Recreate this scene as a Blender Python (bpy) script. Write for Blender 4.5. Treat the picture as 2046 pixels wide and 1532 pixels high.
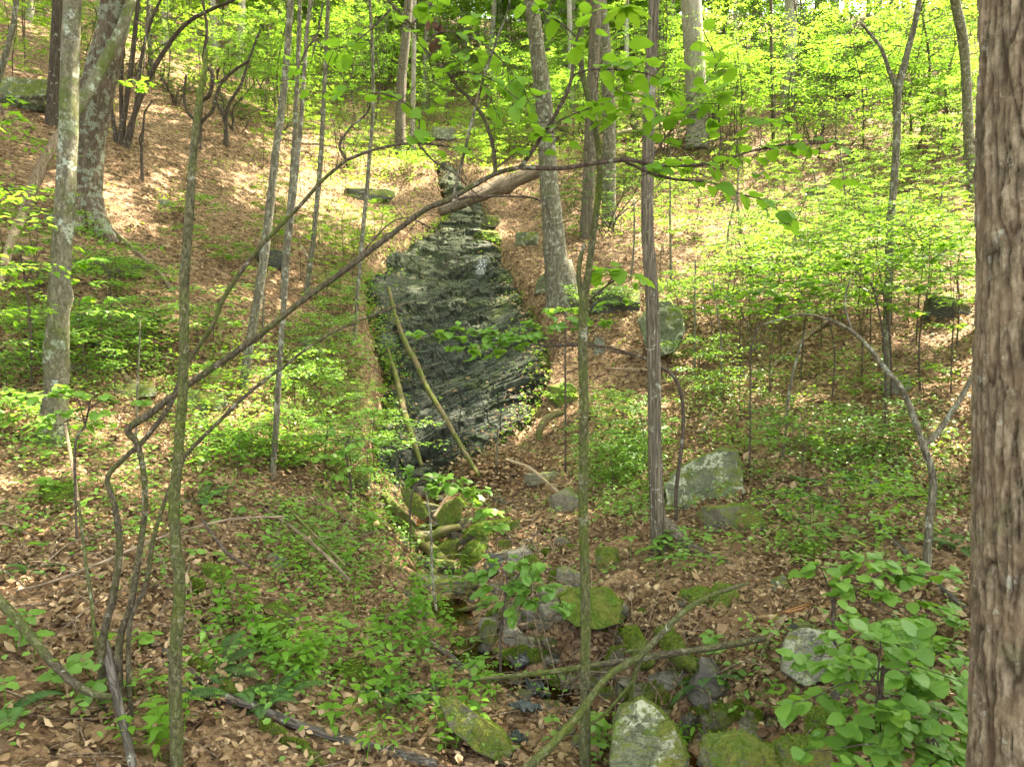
import bpy, bmesh, math, random
import numpy as np
from mathutils import Vector, Matrix, Euler

for _o in list(bpy.data.objects):
    bpy.data.objects.remove(_o, do_unlink=True)
scene = bpy.context.scene
COL = scene.collection
R = np.random.default_rng(7)
random.seed(7)

# ------------------------------------------------------------------ camera
F = 1462.0                      # focal length in photograph pixels (2046 wide)
CX, CY = 1023.0, 766.0
PITCH = math.radians(-2.0)
cam_d = bpy.data.cameras.new('camera')
cam_d.sensor_width = 36.0
cam_d.lens = 36.0 * F / 2046.0
cam_d.clip_start = 0.05
cam_d.clip_end = 600
cam = bpy.data.objects.new('camera', cam_d)
COL.objects.link(cam)
cam.location = (0, 0, 0)
cam.rotation_euler = (math.radians(90) + PITCH, 0, 0)
scene.camera = cam

# ------------------------------------------------------------------ light
SUN_EL, SUN_AZ = math.radians(60), math.radians(56)
world = bpy.data.worlds.new('World')
scene.world = world
world.use_nodes = True
wn = world.node_tree.nodes
wn.clear()
_sky = wn.new('ShaderNodeTexSky')
_sky.sky_type = 'NISHITA'
_sky.sun_disc = False
_sky.sun_elevation = SUN_EL
_sky.sun_rotation = SUN_AZ
_sky.air_density = 1.0
_sky.dust_density = 3.0
_sky.ozone_density = 1.0
_bg = wn.new('ShaderNodeBackground')
_bg.inputs['Strength'].default_value = 0.15
_wo = wn.new('ShaderNodeOutputWorld')
_hs = wn.new('ShaderNodeHueSaturation')          # thin high haze: a paler sky
_hs.inputs['Saturation'].default_value = .38
world.node_tree.links.new(_sky.outputs[0], _hs.inputs['Color'])
world.node_tree.links.new(_hs.outputs[0], _bg.inputs[0])
world.node_tree.links.new(_bg.outputs[0], _wo.inputs[0])
sun_d = bpy.data.lights.new('sun', 'SUN')
sun_d.energy = 5.0
sun_d.angle = math.radians(0.5)
sun_d.color = (1.0, 0.93, 0.80)
sun = bpy.data.objects.new('sun', sun_d)
COL.objects.link(sun)
SUNV = np.array([math.sin(SUN_AZ) * math.cos(SUN_EL), math.cos(SUN_AZ) * math.cos(SUN_EL), math.sin(SUN_EL)])
sun.location = tuple(SUNV * 90)
sun.rotation_euler = Vector(tuple(SUNV)).to_track_quat('Z', 'Y').to_euler()
vs = scene.view_settings
vs.view_transform = 'Standard'
vs.look = 'None'
vs.exposure = 3.42
vs.gamma = 1.0
vs.use_curve_mapping = False
vs.use_white_balance = True            # camera set a little warm, as for shade
vs.white_balance_temperature = 7150
scene.cycles.max_bounces = 7
scene.cycles.diffuse_bounces = 4
scene.cycles.glossy_bounces = 2
scene.cycles.transmission_bounces = 5
scene.cycles.transparent_max_bounces = 6
scene.cycles.caustics_reflective = False
scene.cycles.caustics_refractive = False
scene.cycles.sample_clamp_indirect = 6.0

# ------------------------------------------------------------------ pixel <-> world
_cp, _sp = math.cos(PITCH), math.sin(PITCH)
def rays(px, py):
    """directions through photograph pixels, scaled so that the world y component is 1"""
    px = np.asarray(px, float); py = np.asarray(py, float)
    u = (px - CX) / F; v = (CY - py) / F
    fy = _cp - v * _sp
    fz = _sp + v * _cp
    return np.stack([u / fy, np.ones_like(u), fz / fy], -1)
def P(px, py, Y):
    return rays(px, py) * np.asarray(Y, float)[..., None]
def project(p):
    p = np.asarray(p, float)
    f = p[..., 1] * _cp + p[..., 2] * _sp
    up = -p[..., 1] * _sp + p[..., 2] * _cp
    f = np.where(f < 1e-3, 1e-3, f)
    return CX + F * p[..., 0] / f, CY - F * up / f

# ------------------------------------------------------------------ noise
def _hash(i, j, k, seed):
    h = (i * 374761393 + j * 668265263 + k * 2147483647 + seed * 1274126177) & 0xFFFFFFFF
    h = ((h ^ (h >> 13)) * 1274126177) & 0xFFFFFFFF
    h = (h ^ (h >> 16)) & 0xFFFFFFFF
    h = (h * 2246822519) & 0xFFFFFFFF
    return ((h ^ (h >> 15)) & 0xFFFFFF).astype(np.float64) / 0xFFFFFF
def vnoise(p, seed=0):
    """smooth value noise in -1..1 at points p (N,3)"""
    p = np.asarray(p, float)
    i = np.floor(p).astype(np.int64)
    f = p - i
    f = f * f * f * (f * (f * 6 - 15) + 10)
    r = 0
    for a in (0, 1):
        wa = f[..., 0] if a else 1 - f[..., 0]
        for b in (0, 1):
            wb = f[..., 1] if b else 1 - f[..., 1]
            for c in (0, 1):
                wc = f[..., 2] if c else 1 - f[..., 2]
                r = r + wa * wb * wc * _hash(i[..., 0] + a, i[..., 1] + b, i[..., 2] + c, seed)
    return r * 2 - 1
def fbm(p, octaves=4, seed=0, gain=.5):
    p = np.asarray(p, float)
    s, a, t = 0, 1.0, 0
    for o in range(octaves):
        s = s + a * vnoise(p * (2.03 ** o) + 17.3 * o, seed + o)
        t += a; a *= gain
    return s / t
def xyz(x, y, z=0):
    x = np.asarray(x, float); y = np.asarray(y, float)
    return np.stack([x, y, np.broadcast_to(np.asarray(z, float), x.shape)], -1)

# ------------------------------------------------------------------ mesh building
def mesh_np(name, V, faces=None, loops=None, totals=None, mat=None, smooth=False):
    """mesh from numpy. faces: (M,k) array or list of such arrays; or loops + totals."""
    V = np.asarray(V, np.float32).reshape(-1, 3)
    if faces is not None:
        if isinstance(faces, np.ndarray): faces = [faces]
        faces = [np.asarray(f, np.int32) for f in faces if len(f)]
        loops = np.concatenate([f.ravel() for f in faces])
        totals = np.concatenate([np.full(len(f), f.shape[1], np.int32) for f in faces])
    me = bpy.data.meshes.new(name)
    me.vertices.add(len(V)); me.vertices.foreach_set('co', V.ravel())
    me.loops.add(len(loops)); me.loops.foreach_set('vertex_index', np.asarray(loops, np.int32))
    me.polygons.add(len(totals))
    st = np.concatenate([[0], np.cumsum(totals)[:-1]]).astype(np.int32)
    me.polygons.foreach_set('loop_start', st)
    if smooth:
        me.polygons.foreach_set('use_smooth', np.ones(len(totals), bool))
    else:
        me.polygons.foreach_set('use_smooth', np.zeros(len(totals), bool))
    me.update(calc_edges=True)
    if mat: me.materials.append(mat)
    return me
def add(name, me, parent=None, loc=None):
    o = bpy.data.objects.new(name, me)
    COL.objects.link(o)
    if parent is not None: o.parent = parent
    if loc is not None: o.location = tuple(float(c) for c in loc)
    return o
def tag(o, label=None, cat=None, group=None, kind=None):
    if label: o['label'] = label
    if cat: o['category'] = cat
    if group: o['group'] = group
    if kind: o['kind'] = kind
    return o
def thing(name, label, cat, loc=(0, 0, 0), group=None):
    o = bpy.data.objects.new(name, None)
    o.empty_display_size = .1
    COL.objects.link(o)
    o.location = tuple(float(c) for c in loc)
    return tag(o, label, cat, group)
KIDS = {}
def kid(name, me, root, loc=(0, 0, 0), kind=None):
    o = add(name, me, root, loc)
    if kind: o['kind'] = kind
    KIDS.setdefault(root.name, []).append(o)
    return o
def copy_tree(root, loc, rz=0, sc=1.0, label=None, tilt=(0, 0)):
    r = root.copy(); COL.objects.link(r)
    r.location = tuple(float(c) for c in loc)
    r.rotation_euler = (tilt[0], tilt[1], rz)
    r.scale = (sc, sc, sc)
    if label: r['label'] = label
    for ch in KIDS.get(root.name, ()):
        c = ch.copy(); COL.objects.link(c); c.parent = r
    return r

def catmull(pts, n_per):
    pts = np.asarray(pts, float)
    if len(pts) < 3:
        t = np.linspace(0, 1, max(2, n_per + 1))[:, None]
        return pts[0] * (1 - t) + pts[-1] * t
    p = np.vstack([2 * pts[0] - pts[1], pts, 2 * pts[-1] - pts[-2]])
    out = []
    for i in range(1, len(p) - 2):
        t = np.linspace(0, 1, n_per, endpoint=False)[:, None]
        a, b, c, d = p[i - 1], p[i], p[i + 1], p[i + 2]
        out.append(.5 * ((2 * b) + (-a + c) * t + (2 * a - 5 * b + 4 * c - d) * t * t + (-a + 3 * b - 3 * c + d) * t ** 3))
    out.append(p[-2][None])
    return np.vstack(out)
def frames(C):
    T = np.gradient(C, axis=0)
    T /= np.linalg.norm(T, axis=1)[:, None] + 1e-9
    ref = np.array([1.0, 0.1, 0]) if abs(T[0][0]) < .8 else np.array([0, 1.0, 0.1])
    A = np.zeros_like(C); B = np.zeros_like(C)
    a = ref
    for i in range(len(C)):
        a = a - T[i] * a.dot(T[i]); a = a / (np.linalg.norm(a) + 1e-9)
        A[i] = a; B[i] = np.cross(T[i], a)
    return T, A, B
def tube(pts, rad, sides=8, n_per=5, rough=.06, freq=None, seed=0, knots=0, wob=0.0):
    """tapered tube along smoothed points; returns V, [quads, end caps]"""
    pts = np.asarray(pts, float); rad = np.asarray(rad, float)
    q = catmull(np.hstack([pts, rad[:, None]]), n_per)
    C, r = q[:, :3].copy(), np.maximum(q[:, 3], 1e-4)
    if wob > 0:
        s = np.linspace(0, 1, len(C))
        env = np.minimum(1, np.minimum(s, 1 - s) * 8)
        d = fbm(C * (0.35 / max(r.mean(), .004) * .12), 2, seed + 5)
        e = fbm(C * (0.35 / max(r.mean(), .004) * .12) + 50, 2, seed + 6)
        C[:, 0] += d * r * wob * env; C[:, 2] += .6 * e * r * wob * env
    T, A, B = frames(C)
    th = np.arange(sides) / sides * 2 * np.pi
    ring = np.cos(th)[None, :, None] * A[:, None, :] + np.sin(th)[None, :, None] * B[:, None, :]
    fr = freq or 0.5 / max(r.mean(), .004)
    k = 1 + rough * fbm((C[:, None, :] + ring * r[:, None, None]) * fr, 3, seed) if rough else 1.0
    if knots:
        g = np.random.default_rng(seed + 77)
        k = np.broadcast_to(k, ring.shape[:2]).copy()
        L = np.concatenate([[0], np.cumsum(np.linalg.norm(np.diff(C, axis=0), axis=1))])
        for _ in range(knots):
            l0, t0, am = g.uniform(.05, .95) * L[-1], g.uniform(0, 6.28), g.uniform(.15, .4)
            dth = np.angle(np.exp(1j * (th[None] - t0)))
            k += am * np.exp(-((L[:, None] - l0) / (r[:, None] * .9)) ** 2 - (dth / .5) ** 2)
    V = C[:, None, :] + ring * (r[:, None] * k)[:, :, None]
    n = len(C)
    idx = np.arange(n * sides).reshape(n, sides)
    a = idx[:-1]; b = np.roll(idx, -1, 1)[:-1]; c = np.roll(idx, -1, 1)[1:]; d = idx[1:]
    Q = np.stack([a, b, c, d], -1).reshape(-1, 4)
    V = V.reshape(-1, 3)
    e = len(V)
    V = np.vstack([V, C[:1], C[-1:] + T[-1:] * r[-1] * .3])
    cap0 = np.stack([np.roll(idx[0], -1), idx[0], np.full(sides, e)], -1)
    cap1 = np.stack([idx[-1], np.roll(idx[-1], -1), np.full(sides, e + 1)], -1)
    return V, [Q, np.vstack([cap0, cap1])]
class MB:
    """collects pieces of ONE mesh"""
    def __init__(s): s.V = []; s.F = []; s.n = 0
    def put(s, V, faces):
        if isinstance(faces, np.ndarray): faces = [faces]
        s.V.append(np.asarray(V, float))
        for f in faces: s.F.append(np.asarray(f) + s.n)
        s.n += len(V)
        return s
    def tube(s, *a, **k): return s.put(*tube(*a, **k))
    def mesh(s, name, mat, smooth=True, origin=(0, 0, 0)):
        return mesh_np(name, np.vstack(s.V) - np.asarray(origin), s.F, mat=mat, smooth=smooth)

# ------------------------------------------------------------------ leaves
def _tmpl_diamond():
    V = np.array([[0, 0, 0], [.45, .5, .07], [1, 0, -.04], [.45, -.5, .07]])
    return V, [[0, 2, 1], [0, 3, 2]]
def _tmpl_oval():
    V = np.array([[0, 0, 0], [.5, 0, -.01], [1.0, 0, -.10], [.22, .36, .05], [.62, .42, .05], [.22, -.36, .05], [.62, -.42, .05]])
    return V, [[0, 1, 3], [1, 4, 3], [1, 2, 4], [0, 5, 1], [1, 5, 6], [1, 6, 2]]
def _tmpl_dry():
    # curled dead leaf: a lobed outline with lifted edges
    V = np.array([[0, 0, 0], [.5, 0, -.03], [1, 0, .10], [.25, .30, .12], [.5, .42, .22], [.78, .26, .16], [.25, -.32, .02], [.55, -.42, .16], [.8, -.22, .14]])
    return V, [[0, 1, 3], [1, 4, 3], [1, 5, 4], [1, 2, 5], [0, 6, 1], [1, 6, 7], [1, 7, 8], [1, 8, 2]]
def _tmpl_dry4():
    V = np.array([[0, 0, 0], [.5, 0, -.02], [1, 0, .10], [.4, .45, .20], [.55, -.42, .12]])
    return V, [[0, 1, 3], [1, 2, 3], [0, 4, 1], [1, 4, 2]]
def _tmpl_lobed():
    # maple-like star, two-sided fan
    a = np.radians([180, 150, 118, 95, 72, 55, 40, 20, 0, -20, -40, -55, -72, -95, -118, -150])
    r = np.array([.02, .22, .42, .26, .50, .32, .40, .34, .72, .34, .40, .32, .50, .26, .42, .22])
    V = np.stack([.38 + r * np.cos(a), r * np.sin(a) * 1.15, .06 - .18 * np.abs(r * np.sin(a))], -1)
    V = np.vstack([V, [[.38, 0, .06]]])
    return V, [[16, i, (i + 1) % 16][::-1] for i in range(16)]
TMPL = {'diamond': _tmpl_diamond(), 'oval': _tmpl_oval(), 'dry': _tmpl_dry(), 'dry4': _tmpl_dry4(), 'lobed': _tmpl_lobed()}
def leaves(c, fwd, up, L, W, kind='oval', curl=None):
    """leaf polygons at c, blade along fwd, upper side towards up"""
    tv, tf = TMPL[kind]
    c = np.asarray(c, float); n = len(c)
    fwd = fwd / (np.linalg.norm(fwd, axis=1)[:, None] + 1e-9)
    side = np.cross(up, fwd); side /= np.linalg.norm(side, axis=1)[:, None] + 1e-9
    nrm = np.cross(fwd, side)
    L = np.broadcast_to(np.asarray(L, float), (n,)); W = np.broadcast_to(np.asarray(W, float), (n,))
    cz = np.ones(n) if curl is None else curl
    V = (c[:, None, :] + fwd[:, None, :] * (tv[None, :, 0:1] * L[:, None, None]) + side[:, None, :] * (tv[None, :, 1:2] * W[:, None, None])
         + nrm[:, None, :] * (tv[None, :, 2:3] * (L * cz)[:, None, None]))
    k = len(tv)
    tf = np.asarray(tf)
    Fc = (tf[None] + (np.arange(n) * k)[:, None, None]).reshape(-1, 3)
    return V.reshape(-1, 3), Fc
def rand_up(n, tilt, rng=None):
    g = rng or R
    return np.stack([g.normal(0, tilt, n), g.normal(0, tilt, n), np.ones(n)], -1)
def rand_dir(n, droop=.15, rng=None):
    g = rng or R
    a = g.uniform(0, 2 * np.pi, n)
    return np.stack([np.cos(a), np.sin(a), g.normal(-droop, .2, n)], -1)
# ------------------------------------------------------------------ materials
class NT:
    def __init__(s, name):
        s.m = bpy.data.materials.new(name); s.m.use_nodes = True
        s.t = s.m.node_tree; s.t.nodes.clear()
        s.out = s.t.nodes.new('ShaderNodeOutputMaterial')
    def n(s, typ, ins=None, **kw):
        nd = s.t.nodes.new(typ)
        for k, v in kw.items(): setattr(nd, k, v)
        for k, v in (ins or {}).items():
            if isinstance(v, bpy.types.NodeSocket): s.t.links.new(v, nd.inputs[k])
            else: nd.inputs[k].default_value = v
        return nd
    def math(s, op, a, b=0.5, clamp=False):
        nd = s.t.nodes.new('ShaderNodeMath'); nd.operation = op; nd.use_clamp = clamp
        for i, v in enumerate((a, b)):
            if isinstance(v, bpy.types.NodeSocket): s.t.links.new(v, nd.inputs[i])
            else: nd.inputs[i].default_value = v
        return nd.outputs[0]
    def coords(s, scale=(1, 1, 1), kind='Object'):
        c = s.n('ShaderNodeTexCoord').outputs[kind]
        return s.n('ShaderNodeMapping', {'Vector': c, 'Scale': scale}).outputs[0]
    def noise(s, vec, scale, detail=4, rough=.55, dist=0.0, col=False):
        nd = s.n('ShaderNodeTexNoise', {'Vector': vec, 'Scale': scale, 'Detail': detail, 'Roughness': rough, 'Distortion': dist})
        return nd.outputs['Color' if col else 'Fac']
    def voro(s, vec, scale, feature='F1', out='Distance', rnd=1.0):
        nd = s.n('ShaderNodeTexVoronoi', {'Vector': vec, 'Scale': scale, 'Randomness': rnd}, feature=feature)
        return nd.outputs[out]
    def ramp(s, fac, stops, interp='LINEAR'):
        nd = s.t.nodes.new('ShaderNodeValToRGB'); nd.color_ramp.interpolation = interp
        e = nd.color_ramp.elements
        while len(e) < len(stops): e.new(.5)
        for el, (p, c) in zip(e, stops):
            el.position = p
            el.color = (c, c, c, 1) if isinstance(c, (int, float)) else (*c, 1)
        s.t.links.new(fac, nd.inputs[0])
        return nd.outputs[0]
    def mix(s, f, a, b, mode='MIX'):
        nd = s.t.nodes.new('ShaderNodeMix'); nd.data_type = 'RGBA'; nd.blend_type = mode
        for i, v in ((0, f), (6, a), (7, b)):
            if isinstance(v, bpy.types.NodeSocket): s.t.links.new(v, nd.inputs[i])
            else: nd.inputs[i].default_value = v if i == 0 else (*v, 1)
        return nd.outputs[2]
    def bump(s, h, strength=.5, dist=.02):
        return s.n('ShaderNodeBump', {'Height': h, 'Strength': strength, 'Distance': dist}).outputs[0]
    def pbsdf(s, col, rough=.8, bump=None, spec=.3):
        ins = {'Base Color': col if isinstance(col, bpy.types.NodeSocket) else (*col, 1), 'Roughness': rough, 'Specular IOR Level': spec}
        if bump is not None: ins['Normal'] = bump
        return s.n('ShaderNodeBsdfPrincipled', ins).outputs[0]
    def done(s, sh):
        s.t.links.new(sh, s.out.inputs[0]); return s.m
    def upness(s):
        g = s.n('ShaderNodeNewGeometry').outputs['Normal']
        return s.n('ShaderNodeSeparateXYZ', {'Vector': g}).outputs[2]

def leaf_mat(name, stops, trans, tmix=.42, rough=.55, veins=True, spec=.22):
    m = NT(name)
    rnd = m.math('FRACT', m.math('ADD', m.n('ShaderNodeNewGeometry').outputs['Random Per Island'], m.n('ShaderNodeObjectInfo').outputs['Random']))
    col = m.ramp(rnd, [(i / max(1, len(stops) - 1), c) for i, c in enumerate(stops)])
    big = m.noise(m.n('ShaderNodeNewGeometry').outputs['Position'], 1.1, 2)
    col = m.mix(m.ramp(big, [(.35, 0), (.7, .35)]), col, [c * .8 for c in trans])
    bp = None
    if veins:
        nz = m.noise(m.coords(kind='Object'), 28, 3)
        bp = m.bump(nz, .25, .01)
        col = m.mix(m.ramp(nz, [(.4, 0), (.75, .3)]), col, stops[0])
    d = m.pbsdf(col, rough, bp, spec)
    tc = m.mix(.5, col, trans)
    tr = m.n('ShaderNodeBsdfTranslucent', {'Color': m.mix(1.0, tc, (1.35, 1.35, 1.1), 'MULTIPLY')}).outputs[0]
    sh = m.n('ShaderNodeMixShader', {0: tmix, 1: d, 2: tr}).outputs[0]
    return m.done(sh)

M = {}
M['leaf_under'] = leaf_mat('leaf_understory', [(.04, .10, .014), (.065, .155, .018), (.10, .21, .022), (.075, .165, .02)], (.26, .42, .03), .48, veins=False)
M['leaf_sunny'] = leaf_mat('leaf_maple', [(.05, .135, .015), (.085, .19, .02), (.13, .24, .028), (.07, .165, .018)], (.24, .43, .045), .48, veins=False)
M['leaf_canopy'] = leaf_mat('leaf_canopy', [(.06, .14, .02), (.10, .19, .03), (.14, .24, .035)], (.28, .44, .05), .52, veins=False)
M['leaf_laurel'] = leaf_mat('leaf_laurel', [(.022, .06, .016), (.035, .09, .02), (.05, .12, .025)], (.10, .22, .03), .25, rough=.32, veins=False, spec=.5)
M['leaf_herb'] = leaf_mat('leaf_herb', [(.055, .145, .018), (.08, .20, .022), (.115, .245, .026)], (.28, .48, .035), .48)
M['leaf_hazel'] = leaf_mat('leaf_hazel', [(.07, .16, .030), (.095, .21, .036), (.125, .25, .042)], (.26, .46, .045), .42, rough=.42, spec=.42)
M['leaf_fern'] = leaf_mat('leaf_fern', [(.04, .10, .03), (.055, .13, .035)], (.14, .26, .04), .3)
M['leaf_yellow'] = leaf_mat('leaf_yellow_green', [(.16, .22, .02), (.20, .26, .02)], (.34, .40, .03), .4, veins=False)
M['moss_leaf'] = leaf_mat('moss_leaf', [(.045, .085, .010), (.09, .14, .018), (.14, .17, .025), (.07, .12, .014)], (.16, .24, .02), .25, veins=False, spec=.1)
M['leaf_dry'] = leaf_mat('dry_leaf', [(.20, .135, .07), (.085, .05, .026), (.33, .24, .135), (.05, .029, .015), (.25, .165, .085), (.45, .34, .21), (.12, .075, .038), (.07, .042, .022), (.30, .205, .115)], (.25, .14, .08), .12, rough=.75, veins=False, spec=.15)
M['leaf_dead'] = leaf_mat('withered_leaf', [(.11, .065, .04), (.06, .035, .022)], (.12, .06, .03), .1, rough=.8, spec=.1)

def bark(name, dark, light, lichen=(.33, .35, .27), lich=.0, moss=.0, streak=.12, scale=9, bump=.9, lscale=9.):
    m = NT(name)
    v = m.coords()
    vz = m.n('ShaderNodeMapping', {'Vector': m.n('ShaderNodeTexCoord').outputs['Object'], 'Scale': (1, 1, streak)}).outputs[0]
    a = m.noise(vz, scale * 2.2, 6, .65, .4)
    col = m.ramp(a, [(.34, dark), (.66, light)])
    fis = m.ramp(m.noise(vz, scale * 3.6, 4, .6, .8), [(.43, 0), (.49, 1), (.55, 0)])
    col = m.mix(m.math('MULTIPLY', fis, .6), col, [c * .45 for c in dark])
    fine = m.noise(v, scale * 9, 4, .7)
    col = m.mix(m.ramp(fine, [(.35, .35), (.65, 0)]), col, [c * .5 for c in dark])
    if lich > 0:
        b = m.noise(v, lscale, 5, .6, .3)
        f = m.ramp(b, [(.66 - lich * .3, 0), (.70 - lich * .3, 1)])
        br = m.ramp(m.noise(v, lscale * 6, 3), [(.38, 0), (.52, 1)])
        col = m.mix(m.math('MULTIPLY', f, m.math('MULTIPLY', br, .85)), col, lichen)
    if moss > 0:
        b = m.noise(v, 2.2, 5, .7)
        f = m.ramp(b, [(.68 - moss * .35, 0), (.86 - moss * .35, 1)])
        mc = m.mix(m.noise(v, 50, 3), (.035, .065, .010), (.14, .18, .03))
        mc = m.mix(m.ramp(m.noise(v, 9, 4, .7), [(.5, 0), (.66, .7)]), mc, (.10, .085, .03))
        col = m.mix(m.math('MULTIPLY', f, .8), col, mc)
    h = m.math('SUBTRACT', m.math('ADD', a, m.math('MULTIPLY', fine, .4)), m.math('MULTIPLY', fis, .5))
    return m.done(m.pbsdf(col, .92, m.bump(h, bump, .02), .12))
M['bark_grey'] = bark('bark_grey_lichen', (.09, .082, .055), (.26, .24, .17), lich=.36, moss=.3, streak=.22, scale=11)
M['bark_left'] = bark('bark_spotted', (.13, .12, .08), (.27, .25, .18), lichen=(.40, .45, .37), lich=.30, moss=.62, streak=.4, scale=9, lscale=5)
M['bark_big_left'] = bark('bark_pale_green_lichen', (.085, .062, .045), (.24, .19, .14), lichen=(.27, .31, .23), lich=.52, moss=.2, streak=.12, scale=11, lscale=6, bump=1.0)
M['bark_moss'] = bark('bark_mossy_sapling', (.075, .075, .038), (.18, .175, .10), lichen=(.36, .37, .28), lich=.22, moss=.75, streak=.5, scale=16)
M['bark_brown'] = bark('bark_red_brown', (.095, .082, .058), (.25, .215, .155), lich=.18, moss=.22, streak=.06, scale=13, bump=1.0)
M['bark_pale'] = bark('bark_pale_far', (.22, .19, .15), (.40, .36, .30), lich=.4, streak=.1, scale=6)
M['bark_dark'] = bark('bark_dark', (.05, .04, .03), (.14, .11, .085), lich=.15, moss=.2, streak=.15)
M['bark_twig'] = bark('bark_twig', (.075, .055, .042), (.19, .15, .115), lich=.2, moss=.15, streak=.5, scale=18)
M['bark_limb'] = bark('bark_limb', (.06, .052, .032), (.18, .155, .105), lichen=(.34, .32, .25), lich=.26, moss=.6, streak=.5, scale=16)
M['dead_wood'] = bark('dead_wood', (.15, .105, .07), (.40, .31, .22), moss=.15, streak=.05, scale=10, bump=.9)
M['dead_pale'] = bark('dead_wood_pale', (.34, .24, .15), (.58, .46, .32), streak=.04, scale=10, bump=.8)
M['dead_moss'] = bark('dead_wood_mossy', (.14, .10, .055), (.30, .24, .14), moss=.85, streak=.05, scale=9, bump=.9)
M['dead_full_moss'] = bark('log_under_moss', (.06, .05, .03), (.14, .11, .06), moss=1.25, streak=.3, scale=9, bump=1.0)
M['dead_orange'] = bark('rotten_orange_wood', (.14, .06, .025), (.46, .25, .11), streak=.04, scale=12, bump=1.2)
M['dead_grey'] = bark('dead_wood_grey', (.07, .06, .05), (.19, .165, .14), lich=.1, streak=.05, scale=9, bump=.9)
M['log_pink'] = bark('bare_log_wood', (.10, .08, .058), (.30, .235, .165), streak=.06, scale=7, bump=.8)

def rock_mat(name, base=((.10, .10, .085), (.22, .215, .18)), moss=.0, lich=.0, wet=.0, mosscol=((.035, .065, .008), (.10, .145, .018)), sc=4.0):
    m = NT(name)
    v = m.coords()
    a = m.noise(v, sc, 7, .65, .3)
    col = m.ramp(a, [(.3, base[0]), (.72, base[1])])
    fine = m.noise(v, sc * 9, 5, .7)
    col = m.mix(m.ramp(fine, [(.3, .5), (.6, 0)]), col, [c * .55 for c in base[0]])
    grit = m.noise(v, sc * 26, 4, .8)
    col = m.mix(1.0, col, m.ramp(grit, [(.32, .45), (.5, 1.0), (.68, 1.35)]), 'MULTIPLY')
    crk = m.ramp(m.noise(m.coords((1, 1, 2.4)), sc * .8, 4, .6, .6), [(.475, 0), (.498, 1), (.52, 0)])
    col = m.mix(m.math('MULTIPLY', crk, .5), col, [c * .25 for c in base[0]])
    h = m.math('ADD', m.math('MULTIPLY', a, .6), m.math('SUBTRACT', m.math('ADD', m.math('MULTIPLY', fine, .5), m.math('MULTIPLY', grit, .25)), m.math('MULTIPLY', crk, .3)))
    if lich > 0:
        b = m.noise(v, sc * 1.3, 5, .65, .6)
        f = m.ramp(b, [(.64 - lich * .3, 0), (.68 - lich * .3, 1)])
        br = m.ramp(m.noise(v, sc * 7, 3), [(.4, 0), (.5, 1)])
        col = m.mix(m.math('MULTIPLY', f, m.math('MULTIPLY', br, .9)), col, m.mix(fine, (.20, .22, .14), (.42, .44, .31)))
    rough = 1.0 - .7 * wet
    if moss > 0:
        b = m.noise(v, sc * .8, 5, .7)
        up = m.math('MULTIPLY', m.upness(), .30)
        f = m.ramp(m.math('ADD', b, up), [(.86 - moss * .5, 0), (.98 - moss * .5, 1)])
        tuft = m.noise(v, 48, 4, .75)
        mc = m.ramp(tuft, [(.3, mosscol[0]), (.7, mosscol[1])])
        mc = m.mix(m.ramp(m.noise(v, 7, 4, .7), [(.42, 0), (.62, .75)]), mc, (.16, .15, .03))
        mc = m.mix(m.ramp(m.noise(v, 13, 4, .7, .5), [(.56, 0), (.68, .8)]), mc, (.055, .04, .022))
        col = m.mix(f, col, mc)
        h = m.math('ADD', h, m.math('MULTIPLY', f, m.math('MULTIPLY', tuft, 1.6)))
        rough = m.math('ADD', m.math('MULTIPLY', f, .7 * wet), rough, True)
    return m.done(m.pbsdf(col, rough, m.bump(h, .8, .02), .4))
M['rock'] = rock_mat('grey_olive_rock', ((.10, .092, .062), (.225, .20, .14)), moss=.35)
M['rock_bare'] = rock_mat('bare_grey_rock', ((.11, .10, .078), (.25, .23, .175)), moss=.12)
M['rock_lichen'] = rock_mat('lichen_rock', ((.07, .085, .045), (.17, .18, .11)), moss=.62, lich=.42, sc=3.2)
M['rock_pale'] = rock_mat('pale_lichen_rock', ((.10, .105, .075), (.27, .27, .205)), moss=.42, lich=.36, sc=5.5)
M['rock_moss'] = rock_mat('mossy_rock', ((.075, .07, .045), (.18, .165, .115)), moss=.78)
M['rock_carpet'] = rock_mat('moss_carpet_rock', ((.06, .06, .035), (.13, .12, .07)), moss=1.0, mosscol=((.03, .075, .006), (.10, .18, .015)))
M['rock_wet'] = rock_mat('wet_dark_rock', ((.045, .04, .033), (.12, .105, .085)), moss=.3, wet=.85)
M['rock_dark'] = rock_mat('dark_ledge_rock', ((.03, .032, .026), (.10, .10, .075)), moss=.55, wet=.3)

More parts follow.
